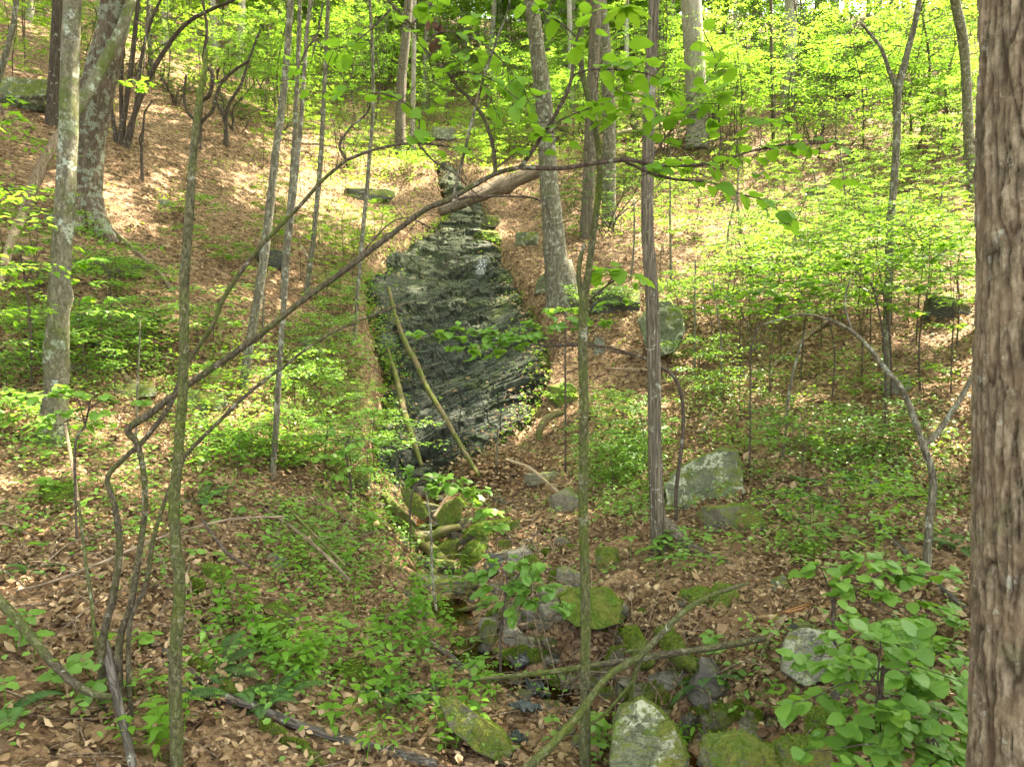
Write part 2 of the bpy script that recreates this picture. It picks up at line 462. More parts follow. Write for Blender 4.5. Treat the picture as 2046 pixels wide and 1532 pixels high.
def ground_mat():
    m = NT('forest_floor')
    v = m.n('ShaderNodeNewGeometry').outputs['Position']
    warp = m.n('ShaderNodeVectorMath', {0: v, 1: m.n('ShaderNodeVectorMath', {0: m.noise(v, 5, 3, col=True), 'Scale': .25}, operation='SCALE').outputs[0]}, operation='ADD').outputs[0]
    c1 = m.n('ShaderNodeSeparateColor', {0: m.voro(warp, 11, out='Color')}).outputs[0]
    c2 = m.n('ShaderNodeSeparateColor', {0: m.voro(warp, 23, out='Color')}).outputs[1]
    k = m.math('ADD', m.math('MULTIPLY', c1, .55), m.math('MULTIPLY', c2, .45))
    col = m.ramp(k, [(.05, (.03, .018, .010)), (.3, (.085, .05, .028)), (.55, (.17, .105, .058)), (.8, (.28, .19, .11)), (1, (.13, .08, .045))])
    soil = m.ramp(m.noise(v, .9, 5, .65), [(.54, 0), (.70, 1)])
    col = m.mix(m.math('MULTIPLY', soil, .7), col, (.07, .036, .017))
    mo = m.ramp(m.noise(v, .55, 6, .7), [(.58, 0), (.72, 1)])
    col = m.mix(m.math('MULTIPLY', mo, .5), col, m.mix(m.noise(v, 30, 3), (.04, .06, .012), (.11, .13, .03)))
    h = m.math('ADD', m.voro(warp, 11), m.math('MULTIPLY', m.voro(warp, 23), .6))
    return m.done(m.pbsdf(col, .9, m.bump(h, .9, .05), .15))
M['ground'] = ground_mat()

def slab_mat():
    m = NT('wet_slab_rock')
    v = m.n('ShaderNodeNewGeometry').outputs['Position']
    at = m.n('ShaderNodeAttribute', attribute_name='strata').outputs['Fac']
    wet = m.n('ShaderNodeAttribute', attribute_name='wet').outputs['Fac']
    a = m.noise(v, 1.3, 7, .65, .5)
    fine = m.noise(v, 14, 6, .7)
    dry = m.ramp(m.math('ADD', m.math('MULTIPLY', a, .65), m.math('MULTIPLY', fine, .35)), [(.30, (.024, .031, .016)), (.5, (.052, .064, .032)), (.7, (.10, .112, .06))])
    wetc = m.ramp(m.math('ADD', m.math('MULTIPLY', a, .55), m.math('MULTIPLY', fine, .45)), [(.3, (.015, .019, .013)), (.5, (.038, .047, .032)), (.7, (.085, .094, .062))])
    col = m.mix(wet, dry, wetc)
    seam = m.ramp(at, [(.0, 1), (.05, .85), (.10, 0)])
    col = m.mix(m.math('MULTIPLY', seam, .8), col, (.012, .014, .010))
    alg = m.ramp(m.noise(v, 1.0, 5, .7, .6), [(.56, 0), (.68, .55)])
    col = m.mix(alg, col, (.10, .135, .035))
    rust = m.ramp(m.noise(v, 1.6, 5, .65, .8), [(.66, 0), (.72, .75)])
    rust = m.math('MULTIPLY', rust, wet)
    col = m.mix(rust, col, (.22, .095, .035))
    crack = m.ramp(m.noise(m.n('ShaderNodeMapping', {'Vector': v, 'Rotation': (0, 0, 0), 'Scale': (1.0, 2.2, 6.0)}).outputs[0], 2.2, 5, .6, .4), [(.46, 0), (.495, 1), (.53, 0)])
    col = m.mix(m.math('MULTIPLY', crack, .6), col, (.02, .024, .018))
    h = m.math('ADD', m.math('MULTIPLY', a, .5), m.math('SUBTRACT', m.math('MULTIPLY', fine, .5), m.math('MULTIPLY', crack, .35)))
    rough = m.math('SUBTRACT', .85, m.math('MULTIPLY', wet, m.ramp(m.noise(v, 3.0, 5, .65), [(.42, .08), (.66, .46)])))
    return m.done(m.pbsdf(col, rough, m.bump(h, 1.0, .05), .25))
M['slab'] = slab_mat()

def water_mat(name, col, rough, alpha=1.0):
    m = NT(name)
    v = m.n('ShaderNodeNewGeometry').outputs['Position']
    bp = m.bump(m.noise(v, 16, 3, .5, .6), .5, .015)
    g = m.n('ShaderNodeBsdfGlossy', {'Color': (.9, .95, 1, 1), 'Roughness': rough, 'Normal': bp}).outputs[0]
    t = m.n('ShaderNodeBsdfTransparent', {'Color': (*col, 1)}).outputs[0]
    fr = m.n('ShaderNodeFresnel', {'IOR': 1.33, 'Normal': bp}).outputs[0]
    return m.done(m.n('ShaderNodeMixShader', {0: fr, 1: t, 2: g}).outputs[0])
M['water'] = water_mat('stream_water', (.55, .42, .28), .03)
def fall_mat():
    m = NT('falling_water')
    v = m.n('ShaderNodeMapping', {'Vector': m.n('ShaderNodeNewGeometry').outputs['Position'], 'Scale': (1, 1, .12)}).outputs[0]
    n = m.ramp(m.noise(v, 30, 4, .7), [(.45, .02), (.7, .6)])
    d = m.pbsdf((.75, .80, .80), .15, None, .6)
    t = m.n('ShaderNodeBsdfTransparent').outputs[0]
    return m.done(m.n('ShaderNodeMixShader', {0: n, 1: t, 2: d}).outputs[0])
M['fall'] = fall_mat()
def tarp_mat():
    m = NT('black_plastic_sheet')
    v = m.coords((1, 1, 1))
    return m.done(m.pbsdf(m.mix(m.noise(v, 8, 5), (.012, .016, .016), (.05, .06, .06)), .32, m.bump(m.noise(v, 14, 4), .5, .02), .5))
M['tarp'] = tarp_mat()
# ------------------------------------------------------------------ terrain: surveyed spots (pixel, distance) -> smooth heightfield
SPOTS = [
 (1400,1532,4.75),(1380,1440,5.2),(1100,1340,5.9),(1000,1250,6.6),(1200,1260,6.2),(900,1130,8.8),(850,1080,10.2),(1000,1060,9.8),(850,940,13.6),(960,900,14.0),(1050,1000,11.2),
 (1060,870,14.4),(780,700,17),(900,800,15.8),(1050,650,18.5),(900,600,20.2),(850,500,23.5),(990,520,22.5),(930,420,27.5),(905,360,31),(880,290,38),(890,240,45),
 (0,1532,3.7),(0,1200,5.0),(0,1000,7.0),(0,800,9.5),(100,880,8.6),(100,600,13),(160,440,16.5),(240,290,20.5),(0,300,18),(0,100,26),(110,240,21),(400,250,26),(300,100,34),
 (400,800,11),(540,950,9.3),(490,770,12),(600,640,15.5),(700,690,16),(600,500,19),(500,400,22),(650,380,26),(760,400,27),(640,900,11.2),(700,820,13.6),
 (350,1532,4.2),(600,1532,4.4),(600,1200,6.3),(600,1000,8.8),(250,1270,4.9),(250,1000,7.4),(900,1400,5.2),(750,1300,6.0),(860,1532,4.5),(1150,1532,4.6),
 (1320,1090,8),(1410,1050,8.6),(1500,1150,7.2),(1610,1340,5.6),(1900,1532,4.1),(1900,1200,6),(1850,1180,6.2),(1900,900,9.5),(1900,700,13),(1700,700,14),(1500,700,15),(1300,800,13.4),(1150,830,14.0),
 (1110,600,18.5),(1350,700,15.4),(1900,500,18.5),(1900,300,26),(1900,180,34),(1600,300,29),(1650,350,26.5),(1400,200,38),(1400,450,23),(1200,450,25),(1600,500,20.5),(1580,200,37),
 (1020,250,42),(1100,340,31),(700,250,37),(700,120,52),(1000,120,58),(1350,100,58),(1700,90,56),(400,90,48),(1000,40,74),(1500,40,74),(600,50,66),
]
S = np.array(SPOTS, float)
ctrl = P(S[:, 0], S[:, 1], S[:, 2])
extra = np.array([
 [-9, 3, -1.0], [-14, 8, 3.0], [-22, 16, 11], [-30, 30, 21], [-45, 45, 34], [-45, 10, 24], [-45, 85, 42], [-20, 75, 38], [-30, 0, 12],
 [7, 2, -1.9], [12, 8, 0.5], [20, 14, 6.5], [30, 25, 15], [45, 45, 29], [45, 12, 16], [45, 85, 38], [20, 80, 37], [30, 0, 8],
 [0, 85, 36], [0, -12, -5.5], [-12, -12, -2], [12, -12, -2.6], [0, 0, -3.3], [1.6, 3.0, -3.15], [-4, 0, -2.6], [4, 0, -2.9], [-45, -12, 14], [45, -12, 10], [2.2, 3.2, -2.75]])
ctrl = np.vstack([ctrl, extra])
def _u(r2): return np.where(r2 > 1e-9, .5 * r2 * np.log(np.maximum(r2, 1e-9)), 0)
_n = len(ctrl)
_xy = ctrl[:, :2] / 10.0
_K = _u(((_xy[:, None] - _xy[None]) ** 2).sum(-1)) + np.eye(_n) * .004
_Pm = np.hstack([np.ones((_n, 1)), _xy])
_A = np.block([[_K, _Pm], [_Pm.T, np.zeros((3, 3))]])
_w = np.linalg.solve(_A, np.concatenate([ctrl[:, 2], np.zeros(3)]))
def tps(x, y):
    q = np.stack([np.ravel(x), np.ravel(y)], -1) / 10.0
    out = np.empty(len(q))
    for s in range(0, len(q), 20000):
        b = q[s:s + 20000]
        out[s:s + 20000] = _u(((b[:, None] - _xy[None]) ** 2).sum(-1)) @ _w[:_n] + _w[_n] + b @ _w[_n + 1:]
    return out.reshape(np.shape(x))
GX0, GX1, GY0, GY1, GS = -48.0, 48.0, -13.0, 88.0, .12
_gx = np.arange(GX0, GX1, .48); _gy = np.arange(GY0, GY1, .48)
_cx, _cy = np.meshgrid(_gx, _gy)
_coarse = tps(_cx, _cy)
def bil(H, x0, y0, s, x, y):
    fx = np.clip((np.asarray(x, float) - x0) / s, 0, H.shape[1] - 1.001); fy = np.clip((np.asarray(y, float) - y0) / s, 0, H.shape[0] - 1.001)
    i = fx.astype(int); j = fy.astype(int); u = fx - i; v = fy - j
    return (H[j, i] * (1 - u) + H[j, i + 1] * u) * (1 - v) + (H[j + 1, i] * (1 - u) + H[j + 1, i + 1] * u) * v
fx_ = np.arange(GX0, GX1 - .5, GS); fy_ = np.arange(GY0, GY1 - .5, GS)
FX, FY = np.meshgrid(fx_, fy_)
HB = bil(_coarse, GX0, GY0, .48, FX, FY)          # smooth base
_nz = .26 * fbm(xyz(FX * .35, FY * .35), 3, 3) + .10 * fbm(xyz(FX * 1.3, FY * 1.3), 4, 9)
# little eroded terraces across the slopes
_tz = HB * 1.1 + .5 * fbm(xyz(FX * .3, FY * .3), 2, 14)
_nz = _nz + .12 * (np.abs((_tz - np.floor(_tz)) - .5) - .25) * np.clip(fbm(xyz(FX * .22, FY * .22), 2, 15) * 3, 0, 1)

def in_poly(px, py, poly):
    poly = np.asarray(poly, float); c = np.zeros(np.shape(px), bool)
    j = len(poly) - 1
    for i in range(len(poly)):
        xi, yi = poly[i]; xj, yj = poly[j]
        hit = ((yi > py) != (yj > py)) & (px < (xj - xi) * (py - yi) / (yj - yi + 1e-9) + xi)
        c ^= hit; j = i
    return c
# edges of the rock slab: (py, left px, right px)
SLAB_EDGE = np.array([(318,864,900),(345,870,925),(375,878,950),(405,886,968),(430,884,972),(460,856,986),(480,815,998),(500,782,1006),(520,752,1014),(540,736,1026),(565,728,1042),(600,728,1052),
                      (640,736,1078),(680,748,1096),(720,758,1100),(760,764,1092),(800,762,1080),(840,752,1062),(880,744,1010),(915,742,930),(945,746,884)], float)
SLAB_POLY = np.vstack([SLAB_EDGE[:, [1, 0]], SLAB_EDGE[::-1][:, [2, 0]]])
H0 = HB + _nz
_px, _py = project(xyz(FX, FY, H0))
_vis = (FY > 12) & (FY < 38)
_slabmask = _vis & in_poly(_px, _py, SLAB_POLY)
# stream bed below the slab
STREAM_PX = [(850,950,13.2),(842,1000,12.0),(838,1060,10.6),(880,1110,9.4),(880,1165,8.2),(950,1230,7.0),(1060,1270,6.5),(1180,1270,6.2),(1270,1330,5.8),(1370,1410,5.3),(1400,1490,4.9)]
_st = np.array([P(a, b, c) for a, b, c in STREAM_PX])
STREAM = catmull(np.vstack([_st[:, :2], [[1.5, 3.4], [1.7, 1.5], [1.2, -3], [.5, -10]]]), 8)
def stream_dist(x, y):
    x = np.asarray(x, float); y = np.asarray(y, float)
    d = np.full(x.shape, 1e9)
    for a, b in zip(STREAM[:-1], STREAM[1:]):
        ab = b - a; L = (ab ** 2).sum() + 1e-9
        t = np.clip(((x - a[0]) * ab[0] + (y - a[1]) * ab[1]) / L, 0, 1)
        d = np.minimum(d, np.hypot(x - a[0] - t * ab[0], y - a[1] - t * ab[1]))
    return d
_near = (FY < 14.5) & (np.abs(FX) < 9)
_sd = np.full(FX.shape, 9.0); _sd[_near] = stream_dist(FX[_near], FY[_near])
# banks stand a little proud beside the slab
_dl = np.interp(_py, SLAB_EDGE[:, 0], SLAB_EDGE[:, 1]) - _px; _dr = _px - np.interp(_py, SLAB_EDGE[:, 0], SLAB_EDGE[:, 2])
_out = np.maximum(_dl, _dr)
H0 = H0 + np.where(_vis & (_py > 330) & (_py < 900) & ~_slabmask & (_out > 0), .22 * np.exp(-((_out - 28) / 30.) ** 2) * (.6 + .8 * fbm(xyz(FX * .9, FY * .9), 2, 33)), 0)
H0 = H0 - (.30 + .16 * (FY < 8)) * np.exp(-(_sd / .46) ** 2)
# eroded banks and humps near the stream: rougher ground
_rough = np.exp(-(_sd / 1.6) ** 2)
H0 = H0 + _rough * .10 * fbm(xyz(FX * 2.6, FY * 2.6), 3, 21)
H1 = np.where(_slabmask, H0 - .55, H0)
_k = np.ones(3) / 3
for _ in range(2):
    H1 = np.where(_slabmask, H1, H1)
def ground0(x, y): return bil(H0, GX0, GY0, GS, x, y)
def ground(x, y): return bil(H1, GX0, GY0, GS, x, y)
_steps = 2.0 * 1.012 ** np.arange(320)
def cast(px, py, H=None):
    """world points where rays through pixels meet the ground (before the slab is laid on it)"""
    H = H0 if H is None else H
    px = np.atleast_1d(np.asarray(px, float)); py = np.atleast_1d(np.asarray(py, float))
    d = rays(px, py)
    Y = np.full(len(px), np.nan); prev = np.full(len(px), 1.0); live = np.ones(len(px), bool)
    Yp = np.full(len(px), 1.5)
    for s in _steps:
        if s > 86: break
        q = d[live] * s
        e = q[:, 2] - bil(H, GX0, GY0, GS, q[:, 0], q[:, 1])
        idx = np.nonzero(live)[0]
        hit = e < 0
        if hit.any():
            ii = idx[hit]; p0 = prev[ii]; t = p0 / (p0 - e[hit] + 1e-9)
            Y[ii] = Yp[ii] + (s - Yp[ii]) * np.clip(t, 0, 1)
            live[ii] = False
        prev[idx] = e; Yp[idx] = s
        if not live.any(): break
    Y = np.where(np.isnan(Y), 86.0, Y)
    return d * Y[:, None]
def G(px, py): return cast([px], [py])[0]
def ground_normal(x, y, e=.25):
    gx = (ground(x + e, y) - ground(x - e, y)) / (2 * e); gy = (ground(x, y + e) - ground(x, y - e)) / (2 * e)
    n = np.stack([-gx, -gy, np.ones_like(gx)], -1)
    return n / np.linalg.norm(n, axis=-1)[..., None]

# the ground sheet: rows get wider and farther apart with distance
_rows = [-12.5]
while _rows[-1] < 86.5:
    _rows.append(_rows[-1] + max(.07, .0135 * abs(_rows[-1] + .5) * (2.5 if _rows[-1] < 1 else 1)))
_rows = np.minimum(np.array(_rows), 86.8)
_u_ = np.linspace(-1, 1, 330); _u_ = .75 * _u_ + .25 * _u_ ** 3
_RX = _u_[None, :] * np.clip(12 + np.abs(_rows) * 1.05, 0, 46.5)[:, None]
_RY = np.broadcast_to(_rows[:, None], _RX.shape)
_RZ = ground(_RX, _RY) + .035 * fbm(xyz(_RX * 6, _RY * 6), 2, 31) * np.exp(-_RY / 25.0)
_V = np.stack([_RX, _RY, _RZ], -1).reshape(-1, 3)
_id = np.arange(len(_V)).reshape(_RX.shape)
_Q = np.stack([_id[:-1, :-1], _id[:-1, 1:], _id[1:, 1:], _id[1:, :-1]], -1).reshape(-1, 4)
floor = add('forest_ground', mesh_np('forest_ground', _V, _Q, mat=M['ground'], smooth=True))
tag(floor, 'leaf strewn forest soil of the ravine sides', kind='structure')

# ------------------------------------------------------------------ the rock slab
def saw(t): return t - np.floor(t)
def ih(a, b, seed): return _hash(np.floor(a).astype(np.int64), np.floor(b).astype(np.int64), np.zeros(np.shape(a), np.int64), seed)
def build_slab():
    nr, nc = 560, 230
    tt = np.linspace(0, 1, nr)
    py = 318 + (948 - 318) * tt ** .9
    l = np.interp(py, SLAB_EDGE[:, 0], SLAB_EDGE[:, 1]); r = np.interp(py, SLAB_EDGE[:, 0], SLAB_EDGE[:, 2])
    jl = 22 * fbm(xyz(py / 17., 0 * py), 4, 5); jr = 20 * fbm(xyz(py / 15., 0 * py + 9), 4, 6)
    l, r = l + jl, r + jr
    u = np.linspace(0, 1, nc)
    PX = l[:, None] + (r - l)[:, None] * u[None]
    PY = np.broadcast_to(py[:, None], PX.shape)
    base = cast(PX.ravel(), PY.ravel(), HB).reshape(nr, nc, 3)
    x, y, z = base[..., 0], base[..., 1], base[..., 2]
    q = np.stack([x, y, z], -1)
    w1 = fbm(q * .5, 3, 41); w2 = fbm(q * 1.6, 3, 43); w3 = fbm(q * 6, 3, 44)
    up = np.clip((575 - PY) / 90., 0, 1)
    dip = (.50 * (1 - up) - .12 * up)
    h = .10 * w1 + .025 * w2
    strata = 0 * h
    # bedding at four scales: flat plates that end in ragged broken edges
    for k, (fr, am, seg, sd_) in enumerate([(.55, .26, .35, 1), (1.5, .17, .7, 2), (3.6, .085, 1.3, 3), (8.5, .036, 2.6, 4)]):
        s0 = (z * 1.2 - dip * x) * fr + .22 * w1 * (k + 1) * .5 + sd_ * 3.7
        # ragged edge: offsets that jump along the bed
        xs = x * seg + 1.7 * vnoise(q * seg * 1.3 + sd_ * 9, 90 + k) 
        jump = (ih(xs, np.zeros_like(xs) + sd_, 50 + k) - .5) * .55 + (ih(xs * 2.7, np.zeros_like(xs) + sd_, 60 + k) - .5) * .3
        t = s0 + jump + .06 * vnoise(q * 5 * fr, 95 + k)
        bed = np.floor(t); f = t - bed
        plate = ih(xs * 1.0 + bed * 7.3, bed, 70 + k)
        tilt = (ih(bed, np.floor(xs), 75 + k) - .5)
        am_ = am * (.25 + .95 * plate) * np.clip(.75 + .8 * fbm(q * .7 + k * 5, 2, 45 + k), .15, 1.4)
        # from the lip (f=0, proud) back up to the next riser (f=1)
        prof = np.where(f < .08, f / .08, 1 - (f - .08) / .92)
        h += am_ * (prof - .5) + am * .3 * tilt * (saw(xs) - .5)
        if k == 1: strata = f
    h += .018 * w3 + .010 * fbm(q * 17, 2, 49)
    jt = saw(x * .9 + .35 * z + .8 * w1)
    h -= .05 * np.exp(-((jt - .5) / .02) ** 2) * (fbm(q * .9 + 20, 2, 48) > .0)
    band = np.exp(-((PY - 547 - (PX - 950) * .12) / 7.) ** 2)
    h -= .36 * band * np.clip((PX - 870) / 40., 0, 1)
    left = np.clip((830 - PX) / 90., 0, 1)
    h -= .45 * left * (np.exp(-((PY - 522) / 10.) ** 2) + np.exp(-((PY - 588 - .05 * (PX - 700)) / 14.) ** 2) + .7 * np.exp(-((PY - 645) / 6.) ** 2))
    h -= .5 * np.exp(-((PY - 912 - (PX - 780) * -.18) / 20.) ** 2) * np.clip((880 - PX) / 60., 0, 1)
    eu = np.minimum(u, 1 - u)[None] * (r - l)[:, None]
    h -= .26 * np.exp(-(eu / 12.) ** 2)
    n = np.array([0, -.62, .78])
    pos = base + n * (h[..., None] - .06)
    wet = np.clip((PY - 575) / 110. + .5 * w1 + .35 * w2, 0, 1)
    wet = np.maximum(wet, np.clip(1 - np.abs(PX - (965 - .1 * (PY - 550))) / 60. + .6 * w2, 0, 1) * (PY > 440) * .7)
    wet = np.maximum(wet, left * .9)
    global SLAB_POS
    SLAB_POS = pos
    V = pos.reshape(-1, 3); idx = np.arange(nr * nc).reshape(nr, nc)
    Q = np.stack([idx[:-1, :-1], idx[1:, :-1], idx[1:, 1:], idx[:-1, 1:]], -1).reshape(-1, 4)
    ring = np.concatenate([idx[0, :], idx[1:, -1], idx[-1, -2::-1], idx[-2:0:-1, 0]])
    low = V[ring] + np.array([0, .35, -.75])
    k = len(V); V = np.vstack([V, low]); m = len(ring)
    j = np.arange(m); Q2 = np.stack([ring, k + j, k + (j + 1) % m, ring[(j + 1) % m]], -1)[:, ::-1]
    me = mesh_np('rock_slab', V, [Q, Q2], mat=M['slab'], smooth=False)
    for nm, arr in (('strata', strata), ('wet', wet)):
        at = me.attributes.new(nm, 'FLOAT', 'POINT')
        at.data.foreach_set('value', np.concatenate([arr.ravel(), np.full(m, .8)]).astype(np.float32))
    o = add('rock_slab', me)
    tag(o, 'long wet layered green grey bedrock slab with a trickle of water running down the ravine', 'rock face')
    return o
slab = build_slab()

# trickle over the ledge, and the shallow stream below
def build_fall():
    nx, nz_ = 14, 16
    a = G(952, 541); b = G(986, 578)
    xs = np.linspace(0, 1, nx); zs = np.linspace(0, 1, nz_)
    X = a[0] + .10 + .26 * xs[None] - .1 * zs[:, None] + .02 * R.normal(size=(nz_, nx))
    top = np.array([a[1], a[2] + .30])
    Yv = top[0] - .42 - .30 * zs[:, None] - .03 * R.normal(size=(nz_, nx)) + 0 * X
    Z = top[1] - .5 * zs[:, None] ** 1.2 + 0 * X
    V = np.stack([X, Yv, Z], -1).reshape(-1, 3); idx = np.arange(len(V)).reshape(nz_, nx)
    Q = np.stack([idx[:-1, :-1], idx[1:, :-1], idx[1:, 1:], idx[:-1, 1:]], -1).reshape(-1, 4)
    o = add('trickle_water', mesh_np('trickle_water', V, Q, mat=M['fall'], smooth=True))
    tag(o, 'thin white trickle of water falling over the slab ledge', kind='structure')
build_fall()
def build_stream():
    c = catmull(STREAM[:88:4], 6)
    T = np.gradient(c, axis=0); T /= np.linalg.norm(T, axis=1)[:, None]
    N = np.stack([-T[:, 1], T[:, 0]], -1)
    w = .30 + .12 * fbm(xyz(np.arange(len(c)) * .2, np.zeros(len(c))), 2, 3)
    u = np.linspace(-1, 1, 9)
    XY = c[:, None] + N[:, None] * (w[:, None] * u[None])[..., None]
    gz = ground(c[:, 0], c[:, 1])
    gz = np.convolve(np.pad(gz, 6, mode='edge'), np.ones(13) / 13, 'valid') + .05
    Z = np.broadcast_to(gz[:, None], XY.shape[:2]) + .006 * fbm(np.concatenate([XY * 6, np.zeros(XY.shape[:2] + (1,))], -1), 2, 5)
    V = np.concatenate([XY, Z[..., None]], -1).reshape(-1, 3); idx = np.arange(len(V)).reshape(XY.shape[:2])
    Q = np.stack([idx[:-1, :-1], idx[1:, :-1], idx[1:, 1:], idx[:-1, 1:]], -1).reshape(-1, 4)
    o = add('stream_water', mesh_np('stream_water', V, Q, mat=M['water'], smooth=True))
    tag(o, 'shallow clear water in the stony stream bed', kind='structure')
build_stream()
# ------------------------------------------------------------------ crowns and understory trees (shared meshes)
def canopy_meshes(seed, rad=5.2, hgt=6.5, nl=6400, leaf=.21, nlimb=9):
    """a broad crown: limbs and sprays of leaves; origin where the crown starts on the trunk"""
    g = np.random.default_rng(seed)
    wood = MB(); wood.tube([(0, 0, -.4), (.2, .1, hgt * .5), (.1, -.2, hgt)], [.13, .09, .03], 7, 4, seed=seed)
    cs, ds, us = [], [], []
    for i in range(nlimb):
        a = 2 * np.pi * (i + g.uniform(-.3, .3)) / nlimb * 1.618; z0 = hgt * g.uniform(.0, .75)
        ln = rad * g.uniform(.6, 1.0) * (1 - .35 * z0 / hgt)
        p0 = np.array([0, 0, z0]); d = np.array([math.cos(a), math.sin(a), g.uniform(.15, .5)])
        p1 = p0 + d * ln * .5; p2 = p0 + d * ln * np.array([1, 1, .8])
        wood.tube([p0, p1, p2], [.07, .045, .015], 5, 3, seed=seed + i)
        nt = 8
        for k in range(nt):
            t = g.uniform(.3, 1.0); c = p0 + (p2 - p0) * t + g.normal(0, .25, 3)
            b = a + g.choice([-1, 1]) * g.uniform(.4, 1.3)
            tl = g.uniform(.8, 1.9)
            e = c + np.array([math.cos(b) * tl, math.sin(b) * tl, g.uniform(-.1, .5)])
            wood.tube([c, e], [.022, .007], 4, 2, rough=0)
            n = int(nl / nlimb / nt)
            f = g.uniform(.1, 1.1, n)[:, None]
            q = c + (e - c) * f + g.normal(0, .30, (n, 3)) * np.array([1, 1, .45])
            cs.append(q); dd = rand_dir(n, .25, g) + .5 * (e - c) / tl; ds.append(dd); us.append(rand_up(n, .45, g))
    c = np.vstack(cs); n = len(c); L = leaf * g.uniform(.65, 1.25, n)
    V, Fc = leaves(c, np.vstack(ds), np.vstack(us), L, L * .62, 'diamond')
    return wood.mesh('canopy_limb', M['bark_twig']), mesh_np('canopy_crown', V, Fc, mat=M['leaf_canopy'])
CANOPY = [canopy_meshes(100 + i, rad=[5.2, 4.6, 6.0][i], hgt=[6.5, 8, 6][i]) for i in range(3)]

def understory_meshes(seed, H=5.0, nb=14, reach=1.7, leaf=.10, per=11, mat='leaf_under', kind='oval', flat=.05, trunk=.03, low=.22, bk='bark_twig'):
    """slender tree holding its leaves in level sprays"""
    g = np.random.default_rng(seed)
    wood = MB()
    bend = g.normal(0, .05 * H, (4, 2)); bend[0] = 0
    tp = np.array([(bend[i, 0] * i / 3, bend[i, 1] * i / 3, H * i / 3 - (.25 if i == 0 else 0)) for i in range(4)])
    wood.tube(tp, [trunk, trunk * .85, trunk * .6, trunk * .2], 7, 5, seed=seed)
    tc = catmull(tp, 12)
    cs, ds, us = [], [], []
    for i in range(nb):
        t = low + (1 - low) * (i + g.uniform(0, .9)) / nb
        p0 = tc[min(len(tc) - 1, int(t * (len(tc) - 1)))]
        a = i * 2.4 + g.uniform(-.5, .5); ln = reach * g.uniform(.55, 1.1) * (1.15 - .6 * abs(t - .55))
        d = np.array([math.cos(a), math.sin(a), g.uniform(.05, .35)])
        p2 = p0 + d * ln; p2[2] -= .08 * ln * ln
        pm = (p0 + p2) / 2 + np.array([0, 0, .08 * ln])
        wood.tube([p0, pm, p2], [trunk * .35, trunk * .22, .003], 4, 3, rough=0)
        bc = catmull([p0, pm, p2], 8)
        for k in range(7):
            s = g.uniform(.25, 1.0); q = bc[int(s * (len(bc) - 1))]
            b = a + (1 if k % 2 else -1) * g.uniform(.4, 1.2) * (0 if k == 6 else 1)
            tl = ln * g.uniform(.22, .5)
            td = np.array([math.cos(b), math.sin(b), g.uniform(-.15, .12)])
            wood.tube([q, q + td * tl], [.0045, .002], 3, 1, rough=0)
            f = (np.arange(per) + .7) / per
            sg = np.where(np.arange(per) % 2, 1, -1)
            sd = np.array([-td[1], td[0], 0])
            cc = q + td * (tl * f[:, None]) + sd * (sg * leaf * .15)[:, None] + g.normal(0, .02, (per, 3))
            fd = td * .6 + sd * sg[:, None] * .9 + g.normal(0, .2, (per, 3)) + np.array([0, 0, -.15])
            cs.append(cc); ds.append(fd); us.append(rand_up(per, .22 + flat, g))
    c = np.vstack(cs); n = len(c); L = leaf * g.uniform(.65, 1.25, n)
    V, Fc = leaves(c, np.vstack(ds), np.vstack(us), L, L * (1.05 if kind == 'lobed' else .66), kind)
    return wood.mesh('understory_trunk', M[bk]), mesh_np('understory_crown', V, Fc, mat=M[mat])

def laurel_meshes(seed, H=1.8, W=1.2, n=1500, leaf=.085, nst=6, mat='leaf_laurel'):
    """evergreen thicket: crooked stems, tufts of leathery leaves"""
    g = np.random.default_rng(seed)
    wood = MB(); cs, ds, us = [], [], []
    for i in range(nst):
        a = g.uniform(0, 6.28); r = W * g.uniform(.3, 1)
        pts = [np.array([g.normal(0, .08), g.normal(0, .08), -.15])]
        tgt = np.array([math.cos(a) * r, math.sin(a) * r, H * g.uniform(.6, 1)])
        for k in range(1, 5):
            pts.append(tgt * (k / 4) + g.normal(0, .10 * W, 3) * (k < 4))
        wood.tube(pts, [.022, .02, .016, .011, .005], 5, 4, seed=seed + i)
        cur = catmull(pts, 6)
        for k in range(9):
            q = cur[int(g.uniform(.35, 1) * (len(cur) - 1))]
            e = q + g.normal(0, .28, 3) * np.array([W, W, .45 * H])
            wood.tube([q, e], [.007, .003], 3, 1, rough=0)
            m = n // (nst * 9)
            w = max(1, m // 8)
            tuft = e + g.normal(0, .12, (w, 3)) * W
            c = np.repeat(tuft, int(np.ceil(m / w)), axis=0)[:m]
            d = rand_dir(m, -.15, g)
            cs.append(c); ds.append(d); us.append(np.cross(np.cross(d, [0, 0, 1.0]), d) + g.normal(0, .15, (m, 3)))
    c = np.vstack(cs); nn = len(c); L = leaf * g.uniform(.7, 1.2, nn)
    V, Fc = leaves(c, np.vstack(ds), np.vstack(us), L, L * .36, 'diamond')
    return wood.mesh('laurel_stem', M['bark_dark']), mesh_np('laurel_foliage', V, Fc, mat=M[mat])

